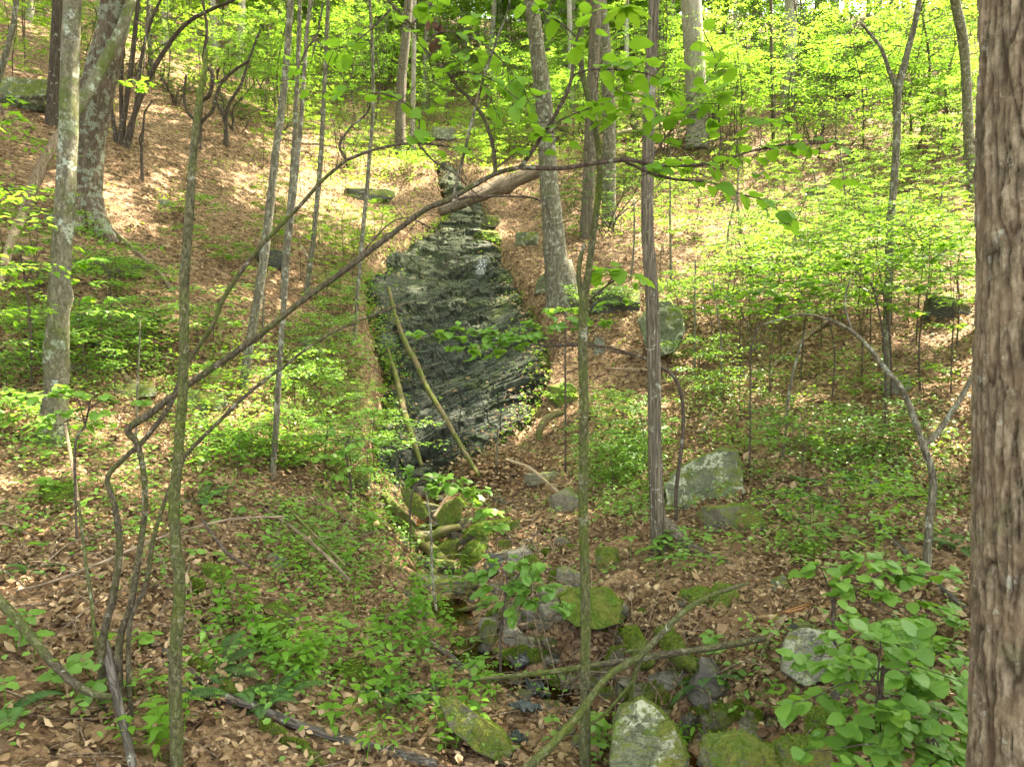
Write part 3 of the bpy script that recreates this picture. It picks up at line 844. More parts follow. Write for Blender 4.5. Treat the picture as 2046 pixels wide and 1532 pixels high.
# ------------------------------------------------------------------ the trees one can tell apart
def trunk_path(pts, Y=None, dY=0.0):
    """pixels (px, py, width) from the root up -> points, radii, base on the ground"""
    pts = np.asarray(pts, float)
    if Y is None:
        Y = G(pts[0, 0], pts[0, 1])[1]
    YY = Y + dY * np.linspace(0, 1, len(pts))
    p = P(pts[:, 0], pts[:, 1], YY)
    r = pts[:, 2] * .5 * YY / F
    gz = float(ground(p[0, 0], p[0, 1]))
    if p[0, 2] > gz - .05:
        k = (p[0] - p[1]) / max(1e-6, p[1, 2] - p[0, 2]) * min(1.0, 0 + 1)
        drop = p[0, 2] - gz + .2
        b = p[0] + np.array([k[0] * drop * .5, 0, -drop])
        p = np.vstack([b, p]); r = np.concatenate([[r[0] * 1.12], r])
    return p, r
def extend(p, r, H, seed, taper=.6, off=(0, 0)):
    """carry a trunk on above the frame"""
    g = np.random.default_rng(seed)
    d = p[-1] - p[-2]; d /= np.linalg.norm(d); d = d * .6 + np.array([0, 0, .4]); d /= np.linalg.norm(d)
    n = 4
    q = [p[-1] + d * H * (i + 1) / n + np.append(g.normal(0, .015 * H, 2) + np.array(off) * ((i + 1) / n) ** 1.5, 0) for i in range(n)]
    rr = [r[-1] * (1 - (1 - taper) * (i + 1) / n) for i in range(n)]
    return np.vstack([p, q]), np.concatenate([r, rr])
NCAN = [0]
def tree(label, pts, mat, Y=None, dY=0.0, up=8.0, crown='canopy', csc=1.0, sides=14, n_per=9, rough=.08, flare=None, name='tree', cat='tree', knots=0, seed=1, group=None, wob=0.3, extra=None, coff=(0, 0)):
    p, r = trunk_path(pts, Y, dY)
    base = np.array([p[0, 0], p[0, 1], float(ground(p[0, 0], p[0, 1]))])
    if up > 0: p, r = extend(p, r, up, seed, off=coff)
    root = thing(name, label, cat, base, group)
    mb = MB(); mb.tube(p, r, sides, n_per, rough=rough, seed=seed, knots=knots, wob=wob)
    if flare:
        for (dx, dy, ln, w) in flare:     # root buttresses running out over the soil
            a = p[1] * .75 + p[0] * .25 if len(p) > 1 else p[0]
            a = np.array([base[0], base[1], base[2] + r[0] * 2.2])
            m1 = base + np.array([dx * .45, dy * .45, 0]); e = base + np.array([dx, dy, 0])
            m1[2] = ground(m1[0], m1[1]) + .35 * r[0]; e[2] = ground(e[0], e[1]) - .03
            mb.tube([a, m1, e], [r[0] * .55, r[0] * w, r[0] * w * .35], 9, 6, rough=.15, seed=seed + 3)
    for ex in (extra or ()):
        mb.tube(*ex[0], **ex[1])
    kid('trunk', mb.mesh('tree_trunk', M[mat], origin=base), root)
    if crown == 'canopy':  # unseen crowns; csc and coff spread them to shade the slopes
        w, c = CANOPY[NCAN[0] % 3]; NCAN[0] += 1
        for nm, me in (('limb', w), ('crown', c)):
            o = kid(nm, me, root, p[-1] - base - np.array([0, 0, .5]), 'stuff' if nm == 'crown' else None)
            o.scale = (csc,) * 3; o.rotation_euler = (0, 0, seed * 1.3)
    elif crown == 'small':
        w, c = UND[seed % len(UND)]
        for nm, me in (('limb', w), ('crown', c)):
            o = kid(nm, me, root, p[-1] - base - np.array([0, 0, .6]), 'stuff' if nm == 'crown' else None)
            o.scale = (csc,) * 3; o.rotation_euler = (0, 0, seed * 1.3)
    return root, p, r

UND = [understory_meshes(200, 5.0), understory_meshes(201, 4.2, 12, 1.9, mat='leaf_sunny', kind='oval'), understory_meshes(202, 6.5, 18, 2.0, .11, mat='leaf_sunny'),
       understory_meshes(203, 3.0, 10, 1.3, .09, low=.3), understory_meshes(204, 8.0, 22, 2.4, .12, mat='leaf_sunny', trunk=.05), understory_meshes(205, 5.5, 15, 1.8, .10)]
LAU = [laurel_meshes(300), laurel_meshes(301, 2.6, 1.5, 2000), laurel_meshes(302, 1.1, .9, 900, .07)]

# big furrowed trunk close to the camera at the right edge
def big_right():
    Y0 = 3.0
    rad = .222
    def edge(py): return np.interp(py, [-300, 0, 500, 1000, 1532, 1900], [1962, 1957, 1950, 1944, 1936, 1926])
    pys = np.linspace(2120, -330, 720)
    ctr = P(edge(pys), pys, Y0)[:, :] * 1.0
    ang = np.arctan((edge(pys) - CX) / F)
    rr = rad * np.interp(pys, [-330, 1000, 1700, 2120], [.94, 1.0, 1.06, 1.25])
    ctr[:, 0] += rr / np.cos(ang)
    n = 210
    th = np.arange(n) / n * 2 * np.pi
    zz = ctr[:, 2]
    TH, ZZ = np.meshgrid(th, zz)
    cx, sx = np.cos(TH), np.sin(TH)
    q = np.stack([cx * 1.0, sx * 1.0, ZZ], -1)
    # interlocking long plates (stretched cells) divided by deep fissures
    NP = 33
    U_ = TH / (2 * np.pi) * NP; Z_ = ZZ / .42
    wu = .42 * fbm(q * np.array([2.2, 2.2, 2.6]), 3, 61) + .22 * fbm(q * np.array([9, 9, 11]), 2, 62)
    wz = .7 * fbm(q * np.array([4, 4, 3]), 2, 63)
    U_ = U_ + wu; Z_ = Z_ + wz
    def worley(U_, Z_, period, seed):
        iu, iz = np.floor(U_).astype(np.int64), np.floor(Z_).astype(np.int64)
        f1 = np.full(U_.shape, 9.); f2 = np.full(U_.shape, 9.); cid = np.zeros(U_.shape)
        for a_ in (-1, 0, 1):
            for b_ in (-1, 0, 1):
                cu, cz = iu + a_, iz + b_
                hu = _hash(cu % period, cz, 0 * cu, seed); hz = _hash(cu % period, cz, 0 * cu, seed + 1)
                d = np.hypot(cu + .5 + .5 * (hu - .5) - U_, (cz + hz - Z_) * .55)
                new = d < f1
                f2 = np.where(new, f1, np.minimum(f2, d)); cid = np.where(new, _hash(cu % period, cz, 0 * cu, seed + 2), cid); f1 = np.where(new, d, f1)
        return f2 - f1, cid
    e1, plate = worley(U_, Z_, NP, 5)
    e2, pl2 = worley(U_ * 2.0 + .3, Z_ * 2.4, NP * 2, 15)
    wd = .10 + .10 * (fbm(q * np.array([3, 3, 3]), 2, 67) + .5)
    ridge = np.clip((e1 - .03) / (wd + .10), 0, 1) ** .45
    small = np.clip(e2 / .16, 0, 1)
    cr = .55 + .45 * small
    fine = fbm(q * np.array([30, 30, 15]), 4, 64)
    h = .019 * ridge * (.6 + .4 * plate) + .0042 * ridge * small * (.4 + pl2) + .0060 * fine * (.4 + ridge) + .005 * fbm(q * np.array([11, 11, 26]), 3, 65) + .004 * fbm(q * np.array([60, 60, 14]), 2, 68) * ridge
    rad2 = rr[:, None] + h - .012
    V = np.stack([ctr[:, 0:1] + cx * rad2, ctr[:, 1:2] + sx * rad2, ZZ], -1).reshape(-1, 3)
    idx = np.arange(len(V)).reshape(len(zz), n)
    Q = np.stack([idx[:-1], np.roll(idx, -1, 1)[:-1], np.roll(idx, -1, 1)[1:], idx[1:]], -1).reshape(-1, 4)
    m = NT('bark_furrowed')
    at = m.n('ShaderNodeAttribute', attribute_name='ridge').outputs['Fac']
    v = m.coords()
    nz = m.noise(m.coords((1, 1, .45)), 24, 7, .72)
    col = m.mix(at, (.038, .028, .018), m.ramp(nz, [(.36, (.06, .048, .03)), (.5, (.145, .118, .078)), (.66, (.27, .228, .165))]))
    warm = m.ramp(m.noise(v, 6, 3), [(.45, 0), (.65, .35)])
    col = m.mix(warm, col, (.20, .14, .09))
    li = m.ramp(m.noise(v, 11, 5, .65), [(.61, 0), (.66, .5)])
    col = m.mix(m.math('MULTIPLY', li, at), col, (.36, .39, .33))
    gr = m.ramp(m.noise(v, 3.2, 5, .7), [(.58, 0), (.75, .45)])
    col = m.mix(gr, col, (.13, .14, .07))
    mat = m.done(m.pbsdf(col, .92, m.bump(m.math('ADD', nz, m.math('MULTIPLY', m.noise(v, 90, 4, .7), .6)), .8, .008), .12))
    base = np.array([ctr[0, 0], ctr[0, 1], float(ground(ctr[0, 0], ctr[0, 1]))])
    root = thing('furrowed_tree', 'thick tree trunk with deeply furrowed brown bark standing close along the right edge', 'tree', base)
    me = mesh_np('furrowed_trunk', V - base, Q, mat=mat, smooth=True)
    a = me.attributes.new('ridge', 'FLOAT', 'POINT'); a.data.foreach_set('value', (ridge * (.6 + .4 * cr)).ravel().astype(np.float32))
    kid('trunk', me, root)
    top = ctr[-1]
    p, r = extend(np.array([ctr[-60], ctr[-1]]), np.array([rr[-1], rr[-1]]) * .98, 8.5, 9)
    kid('upper_trunk', MB().tube(p[1:], r[1:], 14, 5, rough=.08).mesh('upper_trunk', M['bark_brown'], origin=base), root)
    for nm, me in zip(('limb', 'crown'), CANOPY[0]):
        o = kid(nm, me, root, p[-1] - base - np.array([0, 0, 1.0]), 'stuff' if nm == 'crown' else None); o.scale = (.95,) * 3
big_right()

T = {}
T['left'] = tree('pale trunk with white lichen blotches and green moss, left of the wide leaning trunk', [(104, 880, 62), (110, 800, 46), (118, 640, 41), (124, 500, 37), (133, 300, 35), (141, 100, 33), (146, -60, 32)], 'bark_left', up=7, csc=.8, seed=2, knots=9, rough=.05)
T['lean'] = tree('wide lichen grey trunk leaning right at the upper left slope', [(165, 445, 84), (170, 380, 66), (182, 260, 66), (208, 140, 60), (232, 40, 54), (246, -60, 50)], 'bark_big_left', up=9, csc=1.35, seed=3, flare=[(.9, -.3, 0, .5), (-.5, -.5, 0, .4), (.2, -.8, 0, .45)], coff=(2.5, 8))
T['darkleft'] = tree('dark upright trunk standing behind the lichen spotted trunk', [(108, 250, 34), (110, 150, 25), (118, 0, 23), (121, -60, 22)], 'bark_dark', up=8, csc=1.25, seed=4, coff=(3, 2))
T['edgeleft'] = tree('thin wavy grey sapling at the top left corner', [(-30, 250, 13), (2, 140, 12), (20, 80, 11), (31, 20, 10), (33, -50, 10)], 'bark_grey', Y=15, up=3, crown='small', csc=.8, seed=5, name='sapling', cat='sapling')
T['sap350'] = tree('straight mossy olive sapling crossing the left third from bottom to top, with knots', [(351, 1640, 27), (352, 1500, 25), (350, 1330, 25), (358, 1180, 23), (351, 1080, 21), (349, 1000, 21), (356, 920, 20), (364, 800, 19), (368, 650, 18), (370, 545, 19), (378, 440, 17), (386, 310, 15), (398, 200, 13), (408, 150, 10), (412, 100, 7)], 'bark_moss', Y=4.1, up=0, crown=None, sides=16, n_per=8, knots=14, rough=.05, wob=.25, seed=6, name='sapling', cat='sapling')
T['g1'] = tree('grey mottled slender trunk leaning right, first left of the two thin stems beside the slab', [(488, 772, 19), (500, 690, 18), (520, 560, 18), (536, 440, 17), (552, 300, 15), (568, 170, 14), (578, 40, 13), (584, -60, 13)], 'bark_grey', up=8, csc=0.62, seed=7, name='sapling', cat='sapling')
T['g2'] = tree('thin brownish stem leaning right with its foot in the bare red soil', [(544, 955, 13), (553, 820, 12), (561, 680, 11), (572, 540, 11), (588, 380, 10), (603, 220, 9), (614, 60, 8), (622, -60, 8)], 'bark_grey', up=7, csc=0.55, seed=8, name='sapling', cat='sapling')
T['g3'] = tree('thin grey stem with a kinked foot, just left of the slab', [(612, 585, 12), (626, 480, 10), (638, 360, 10), (646, 230, 9), (652, 90, 8), (657, -60, 8)], 'bark_grey', up=7, csc=0.6, seed=9, name='sapling', cat='sapling')
T['g3b'] = tree('thin stem close behind the brownish leaning stem', [(564, 600, 11), (572, 500, 11), (580, 400, 11), (588, 280, 10), (594, 150, 9), (600, -60, 8)], 'bark_grey', Y=15.8, up=7, csc=0.6, seed=10, name='sapling', cat='sapling')
T['g4'] = tree('very thin pale stem rising in front of the slab left edge', [(706, 690, 8), (714, 590, 8), (726, 450, 8), (738, 320, 8), (746, 180, 7), (742, 60, 6), (736, -60, 6)], 'bark_grey', up=6, csc=0.5, seed=11, name='sapling', cat='sapling')
T['c1'] = tree('dark slim trunk left of the upper slab', [(800, 262, 21), (804, 160, 19), (814, 60, 17), (820, -60, 16)], 'bark_brown', Y=33, up=7, csc=1.5, seed=12, coff=(0, -2))
T['c2'] = tree('pale broad trunk far behind the slope, left of the top middle', [(722, 150, 36), (724, 70, 33), (728, -60, 31)], 'bark_pale', Y=50, up=12, csc=1.3, seed=13)
T['c3'] = tree('thin pale trunk beside the dark slim trunk', [(824, 265, 9), (827, 130, 9), (829, -60, 8)], 'bark_pale', Y=35, up=5, csc=1.2, seed=14, coff=(1, -2))
T['mid'] = tree('grey bark trunk with flared roots just right of the upper slab', [(1122, 606, 64), (1114, 560, 52), (1105, 450, 42), (1095, 330, 37), (1087, 210, 34), (1074, 100, 31), (1062, 0, 28), (1056, -60, 27)], 'bark_grey', up=6, csc=1.3, seed=15, flare=[(-.25, -.35, 0, .55), (.45, -.35, 0, .55), (.1, -.5, 0, .5), (.65, .1, 0, .5)], coff=(3, 3.2), wob=.15)
T['m2'] = tree('brown left trunk of the close pair behind the grey trunk', [(1168, 505, 26), (1176, 380, 25), (1183, 220, 24), (1190, 80, 23), (1194, -60, 22)], 'bark_brown', Y=23.5, up=9, csc=1.1, seed=16, coff=(2, -2))
T['m3'] = tree('mottled right trunk of the close pair behind the grey trunk', [(1214, 492, 30), (1218, 380, 28), (1216, 240, 26), (1208, 110, 26), (1198, -60, 25)], 'bark_grey', Y=25, up=9, csc=1.1, seed=17, coff=(2, -2))
T['c1300'] = tree('straight reddish brown trunk with fine bark ridges and a long root', [(1322, 1092, 44), (1314, 1040, 32), (1309, 900, 27), (1307, 740, 27), (1303, 600, 26), (1294, 450, 25), (1295, 300, 24), (1297, 180, 23), (1304, 40, 21), (1308, -60, 20)], 'bark_brown', Y=7.9, up=7, csc=1.25, seed=18, sides=18, n_per=12, rough=.07, flare=[(.55, -.75, 0, .42), (-.2, -.2, 0, .4)], coff=(.3, 2), wob=.2)
T['r1'] = tree('broad pale trunk in the sunlit woods right of the reddish brown trunk', [(1392, 300, 46), (1390, 240, 42), (1386, 140, 41), (1381, 20, 39), (1378, -60, 38)], 'bark_pale', Y=31, up=5, csc=1.3, seed=19, coff=(1, -5))
T['r2'] = tree('dull grey trunk in the sunlit upper right woods', [(1576, 262, 27), (1577, 150, 25), (1579, 20, 24), (1580, -60, 23)], 'bark_pale', Y=36, up=10, csc=1.1, seed=20)
T['r3'] = tree('thin dark stem left of the dull grey trunk', [(1545, 290, 7), (1542, 150, 6), (1540, -60, 6)], 'bark_twig', Y=30, up=4, crown='small', csc=.9, seed=21, name='sapling', cat='sapling')
T['r5'] = tree('crooked pale trunk standing beside the thick furrowed trunk', [(1946, 420, 22), (1940, 330, 20), (1934, 220, 18), (1928, 120, 18), (1920, 60, 19), (1908, 5, 18), (1898, -60, 17)], 'bark_grey', Y=21, up=8, csc=1.0, seed=22, coff=(2, 0))
fork_pts = [(1793, 182, 11), (1776, 140, 8), (1762, 100, 7), (1745, 76, 6), (1718, 44, 5)]
_fp = np.array(fork_pts, float)
T['r4'] = tree('grey forked sapling with one dead bare prong on the right slope', [(1772, 680, 15), (1774, 560, 15), (1778, 470, 15), (1785, 390, 14), (1790, 300, 14), (1793, 190, 15), (1810, 120, 12), (1828, 40, 11), (1842, -50, 10)], 'bark_grey', Y=13.2, up=4, crown='small', csc=.9, seed=23, name='sapling', cat='sapling', wob=.5, extra=[((P(_fp[:, 0], _fp[:, 1], 13.2), _fp[:, 2] * .5 * 13.2 / F, 7, 6), {'seed': 4})])
_stub = np.array([(1166, 600, 17), (1159, 575, 11), (1156, 545, 10), (1161, 510, 9), (1168, 486, 5)], float)
T['sap1165'] = tree('mossy green sapling in the middle forking at half height with a broken dead prong', [(1170, 1650, 24), (1169, 1500, 23), (1170, 1300, 21), (1168, 1120, 20), (1165, 950, 20), (1166, 800, 19), (1164, 680, 19), (1166, 605, 19), (1176, 540, 14), (1186, 460, 13), (1196, 390, 13), (1198, 330, 12), (1190, 260, 12), (1174, 190, 12), (1162, 140, 11), (1160, 80, 10), (1172, 10, 9), (1176, -60, 9)], 'bark_moss', Y=4.7, up=2.5, crown='small', csc=.7, seed=24, sides=16, n_per=8, knots=8, rough=.05, name='sapling', cat='sapling', wob=.2, extra=[((P(_stub[:, 0], _stub[:, 1], 4.7), _stub[:, 2] * .5 * 4.7 / F, 8, 6), {'seed': 4})])

MARKS2 = [(1100, 130, 'behind the grey flared trunk'), (1250, 140, 'behind the close pair of trunks'), (1345, 110, 'beside the broad pale trunk'), (1450, 90, 'right of the broad pale trunk'), (1640, 80, 'right of the dull grey trunk'), (1700, 100, 'left of the forked sapling top'), (1770, 60, 'over the forked sapling'), (1860, 110, 'near the crooked pale trunk'),
 (980, 150, 'over the head of the slab'), (900, 130, 'left above the slab head'), (840, 130, 'next to the slim brown trunk'), (760, 110, 'between the slim stems and the slim brown trunk'), (690, 130, 'by the far broad pale trunk'), (600, 100, 'behind the slender leaning stems'), (500, 130, 'right of the crooked dark stems'), (420, 150, 'at the crooked dark stems'),
 (320, 100, 'behind the five stem clump'), (200, 100, 'behind the wide lichen trunk'), (60, 80, 'at the top left corner'), (1480, 230, 'under the long pale log'), (1320, 310, 'below the pale tan log'), (1100, 280, 'above the pinkish log'), (690, 330, 'above the dark overhang ledge'), (560, 280, 'in the shade of the left slope')]
def WHERE2(px, py):
    return min(MARKS2, key=lambda m: (m[0] - px) ** 2 + (m[1] - py) ** 2)[2]
# far trunks of the sunlit woods
for i, (px, py, w, Y) in enumerate([(1095, 120, 14, 52), (1140, 160, 11, 44), (1252, 140, 10, 45), (1344, 110, 13, 50), (1425, 60, 12, 54), (1470, 120, 9, 46), (1640, 70, 24, 52), (1690, 90, 9, 48), (1755, 40, 15, 50), (1783, 70, 17, 50), (1850, 110, 12, 44), (1735, 30, 8, 55),
                                    (980, 150, 12, 48), (930, 110, 13, 55), (870, 150, 15, 50), (850, 120, 9, 46), (770, 110, 10, 50), (690, 130, 12, 52), (560, 110, 12, 48), (480, 150, 14, 38), (430, 120, 12, 42), (640, 60, 12, 58), (520, 60, 15, 55), (330, 60, 14, 36), (300, 110, 9, 30), (200, 60, 12, 34), (60, 60, 14, 30), (1000, 60, 16, 60), (1200, 40, 14, 62), (1510, 50, 14, 58)]):
    tree(('pale' if i % 3 else 'grey') + ' far trunk ' + WHERE2(px, py), [(px + R.uniform(-6, 6), py + 60, w * 1.2), (px, py - 20, w), (px + R.uniform(-10, 10), py - 150, w * .9)], 'bark_pale' if i % 3 else 'bark_grey', Y=Y, up=7, csc=R.uniform(.8, 1.2), seed=40 + i, sides=9, n_per=4, group='far trunks in the bright upper woods')

# unseen trees added so that their crowns shade the ravine
off = [(8.5, 6, 11), (10.5, 10.5, 11), (9, 1, 12), (-8, 5, 12), (-12, 11, 12), (-16, 17, 12), (-21, 24, 12), (14, 6, 11), (16, 11, 11), (-3, -7, 12), (7.5, 3.2, 14), (21, 8, 12), (6.1, 9.2, 11), (9.2, 13.8, 10.5), (-7, 7.5, 11), (-10.5, 12.5, 11), (-15, 19, 11)]
for i, (x, y, h) in enumerate(off):
    base = np.array([x, y, float(ground(x, y))])
    g = thing('tree', 'unseen tall tree placed to shade the ravine', 'tree', base, 'unseen trees shading the ravine')
    kid('trunk', MB().tube([(0, 0, -.3), (R.normal(0, .2), R.normal(0, .2), h * .5), (R.normal(0, .4), R.normal(0, .4), h + 1)], [.24, .19, .13], 10, 8, seed=i).mesh('tree_trunk', M['bark_brown']), g)
    w, c = CANOPY[i % 3]
    for nm, me in (('limb', w), ('crown', c)):
        o = kid(nm, me, g, (0, 0, h), 'stuff' if nm == 'crown' else None); o.scale = (1.15,) * 3; o.rotation_euler = (0, 0, i * 1.7)

# multi-stemmed clump on the left slope
def clump(label, stems, mat, Y=None, cat='shrub', name='shrub', sides=8, stemname='stem', seed=0, group=None):
    Y = Y or G(stems[0][0][0], stems[0][0][1])[1]
    b = P(stems[0][0][0], stems[0][0][1], Y); b[2] = ground(b[0], b[1])
    root = thing(name, label, cat, b, group)
    for k, s in enumerate(stems):
        s = np.array(s, float)
        dep = Y + (s[:, 3] if s.shape[1] > 3 else 0)
        p = P(s[:, 0], s[:, 1], dep); r = s[:, 2] * .5 * dep / F
        if abs(p[0, 2] - ground(p[0, 0], p[0, 1])) < 1.2 and k >= 0 and s[0, 1] > stems[0][0][1] - 40:
            p = np.vstack([[p[0, 0], p[0, 1], ground(p[0, 0], p[0, 1]) - .12], p]); r = np.concatenate([[r[0] * 1.15], r])
        kid(stemname, MB().tube(p, r, sides, 8, rough=.08, seed=seed + k, wob=.6).mesh('shrub_stem', M[mat], origin=b), root)
    return root, b
clump('clump of five curving dark stems on the leafy upper left slope', [
    [(240, 288, 15), (250, 210, 11), (262, 130, 10), (272, 40, 9), (278, -40, 8)],
    [(250, 288, 14), (268, 230, 10), (296, 160, 10), (330, 100, 9), (372, 48, 8), (420, 20, 7), (470, 0, 6)],
    [(232, 280, 10), (226, 240, 8), (221, 195, 7), (216, 150, 6)],
    [(256, 290, 11), (272, 200, 8), (282, 120, 7), (300, 50, 6), (330, -20, 5)],
    [(244, 285, 9), (242, 200, 8), (246, 100, 8), (262, 0, 7)]], 'bark_dark', seed=31)
clump('crooked dark stems of an old shrub under the upper left canopy', [
    [(398, 252, 10), (402, 205, 9), (418, 190, 8), (425, 150, 8), (408, 120, 7), (414, 60, 6), (405, 0, 5)],
    [(400, 250, 8), (425, 220, 7), (440, 170, 7), (470, 140, 6), (500, 120, 5)],
    [(398, 250, 7), (375, 225, 6), (368, 190, 5), (372, 150, 4)]], 'bark_dark', Y=24, seed=35)
clump('thin forked dark shrub right of the crooked stems', [
    [(450, 275, 8), (455, 215, 7), (480, 170, 6), (500, 110, 5), (520, 60, 4)],
    [(452, 260, 6), (440, 215, 5), (425, 205, 4)]], 'bark_dark', Y=25, seed=38)
clump('little crooked bare stem between the stem clumps', [[(283, 305, 6), (287, 250, 5), (290, 225, 4), (305, 200, 3)], [(283, 303, 4), (278, 280, 3), (284, 262, 3)]], 'bark_dark', Y=19.5, seed=40)

# leaning dead trunk with the broken pale foot
def moss_fur(o, V, Fs, n, org, tube_=False, up=-.1, size=.016):
    """short moss shoots growing from the upper faces of a mossy piece"""
    T_ = np.vstack([np.vstack([f[:, [0, 1, 2]], f[:, [0, 2, 3]]]) if f.shape[1] == 4 else f for f in (Fs if isinstance(Fs, list) else [Fs])])
    a, b_, c = V[T_[:, 0]], V[T_[:, 1]], V[T_[:, 2]]
    nn = np.cross(b_ - a, c - a); ar = np.linalg.norm(nn, axis=1); nn /= ar[:, None] + 1e-12
    mid = (a + b_ + c) / 3
    if ((mid - V.mean(0)) * nn).sum() < 0: nn = -nn
    w = ar * (nn[:, 2] > up) * (fbm(mid * 5, 3, 12) > -.15)
    if w.sum() <= 0: return
    i = R.choice(len(w), n, p=w / w.sum()); u = R.uniform(0, 1, (n, 2)); u = np.where(u.sum(1, keepdims=True) > 1, 1 - u, u)
    q = a[i] + (b_[i] - a[i]) * u[:, :1] + (c[i] - a[i]) * u[:, 1:]
    f = nn[i] + R.normal(0, .55, (n, 3))
    L = size * R.uniform(.6, 1.6, n)
    VV, FF = leaves(q - np.asarray(org), f, rand_dir(n), L, L * .55, 'diamond')
    k = add('moss_fur', mesh_np('moss_fur', VV, FF, mat=M['moss_leaf']), o); k['kind'] = 'stuff'
def one_tube(name, label, cat, pts, mat, Y=None, sides=9, n_per=8, rough=.12, seed=0, lift=0.0, group=None, wob=.4, knots=0, more=()):
    """a fallen or leaning piece: pixels (px, py, width[, distance]); without a distance it lies on the ground"""
    pts = np.array(pts, float)
    if name == 'leaning_pole':
        yy = cast(pts[:, 0], pts[:, 1], HB)[:, 1]; t = np.linspace(0, 1, len(yy)); pts[:, 3] = np.polyval(np.polyfit(t, yy, 2), t) - .5
    if pts.shape[1] > 3: p = P(pts[:, 0], pts[:, 1], pts[:, 3])
    elif Y is not None: p = P(pts[:, 0], pts[:, 1], Y)
    else:
        p = cast(pts[:, 0], pts[:, 1])
        # a rigid piece: keep it close to a smooth line through its ground spots
        t = np.linspace(0, 1, len(p))
        deg = 1 if len(p) < 4 else 2
        for c in (1, 2): p[:, c] = np.polyval(np.polyfit(t, p[:, c], deg), t)
        q = P(pts[:, 0], pts[:, 1], p[:, 1]); p = q
    r = pts[:, 2] * .5 * p[:, 1] / F
    p = p + np.array([0, 0, 1.0]) * (lift + .0 * r[:, None])
    c = p.mean(0); b = np.array([c[0], c[1], min(p[:, 2])])
    mb = MB().tube(p, r, sides, n_per, rough=rough, seed=seed, wob=wob, knots=knots)
    for m_ in more:
        m_ = np.array(m_, float); yy = np.interp(m_[:, 0], np.sort(pts[:, 0]), p[np.argsort(pts[:, 0]), 1])
        mp = P(m_[:, 0], m_[:, 1], yy); mb.tube(mp, m_[:, 2] * .5 * yy / F, 6, 5, rough=rough, seed=seed + 9)
    if mat == 'dead_full_moss':
        V_ = np.vstack(mb.V); V_ = V_ + .022 * np.stack([vnoise(V_ * 14 + 3 * k_, 3 + k_) for k_ in range(3)], -1) + .012 * np.stack([vnoise(V_ * 34 + 3 * k_, 7 + k_) for k_ in range(3)], -1)
        mb.V = [V_]
    if mat != 'dead_full_moss':
        zx = p[-1] - p[0]; zx = zx / np.linalg.norm(zx); xx = np.cross([0, 1.0, .2], zx); xx /= np.linalg.norm(xx); yx = np.cross(zx, xx)
        Rm = np.stack([xx, yx, zx], 1)
        mb.V = [(np.vstack(mb.V) - b) @ Rm]
        o = add(name, mb.mesh(name, M[mat]))
        m4 = np.eye(4); m4[:3, :3] = Rm; m4[:3, 3] = b; o.matrix_world = Matrix(m4.tolist())
    else:
        o = add(name, mb.mesh(name, M[mat], origin=b), loc=b)
    if mat in ('dead_full_moss',): moss_fur(o, V_, mb.F, 900, b, tube_=True)
    return tag(o, label, cat, group)
_r = thing('leaning_snag', 'dead trunk with peeling bark leaning against the wide lichen grey trunk', 'dead tree', P(8, 560, 13.2))
_b = P(8, 560, 13.2)
def _seg(pts, mat, nm, Y):
    pts = np.array(pts, float); p = P(pts[:, 0], pts[:, 1], np.linspace(Y[0], Y[1], len(pts)))
    kid(nm, MB().tube(p, pts[:, 2] * .5 * p[:, 1] / F, 9, 8, rough=.14, seed=3, wob=.5).mesh('snag_wood', M[mat], origin=_b), _r)
_seg([(0, 570, 14), (14, 520, 16), (28, 470, 18), (46, 430, 19)], 'dead_pale', 'broken_foot', (12.6, 13.4))
_seg([(45, 432, 20), (70, 365, 21), (98, 300, 21), (125, 262, 20)], 'dead_wood', 'lower_trunk', (13.4, 14.5))
_seg([(122, 266, 21), (160, 210, 22), (200, 140, 22), (245, 50, 21), (270, -40, 20)], 'bark_left', 'upper_trunk', (14.5, 16.4))

# ------------------------------------------------------------------ the sprawling witch-hazel in front
YB = 4.45
sroot, sb = clump('many stemmed shrub whose long limbs sprawl up to the right across the ravine', [[(a_, b_, c_ * (.68 if b_ > 860 else .78)) for a_, b_, c_ in s_] for s_ in [
    [(238, 1290, 22), (262, 1210, 20), (278, 1110, 18), (288, 1020, 17), (286, 950, 17), (274, 890, 17), (256, 858, 18), (300, 826, 17), (370, 772, 16), (500, 682, 16), (600, 606, 15), (700, 532, 15), (780, 470, 14), (850, 420, 14), (900, 398, 13), (985, 350, 12), (1040, 334, 11)],
    [(205, 1285, 24), (226, 1190, 21), (238, 1090, 20), (230, 1010, 17), (216, 955, 15), (250, 915, 14), (292, 876, 14), (340, 808, 13), (372, 730, 12), (425, 650, 12), (450, 590, 12), (515, 500, 11), (600, 410, 10), (645, 360, 9), (692, 320, 9)],
    [(258, 1262, 14), (290, 1170, 14), (306, 1080, 13), (322, 1022, 12), (345, 960, 11), (375, 905, 11), (432, 846, 10), (500, 782, 9), (570, 730, 8), (650, 672, 7), (740, 632, 6), (830, 600, 4)]]],
    'bark_limb', Y=YB, seed=51, sides=12)
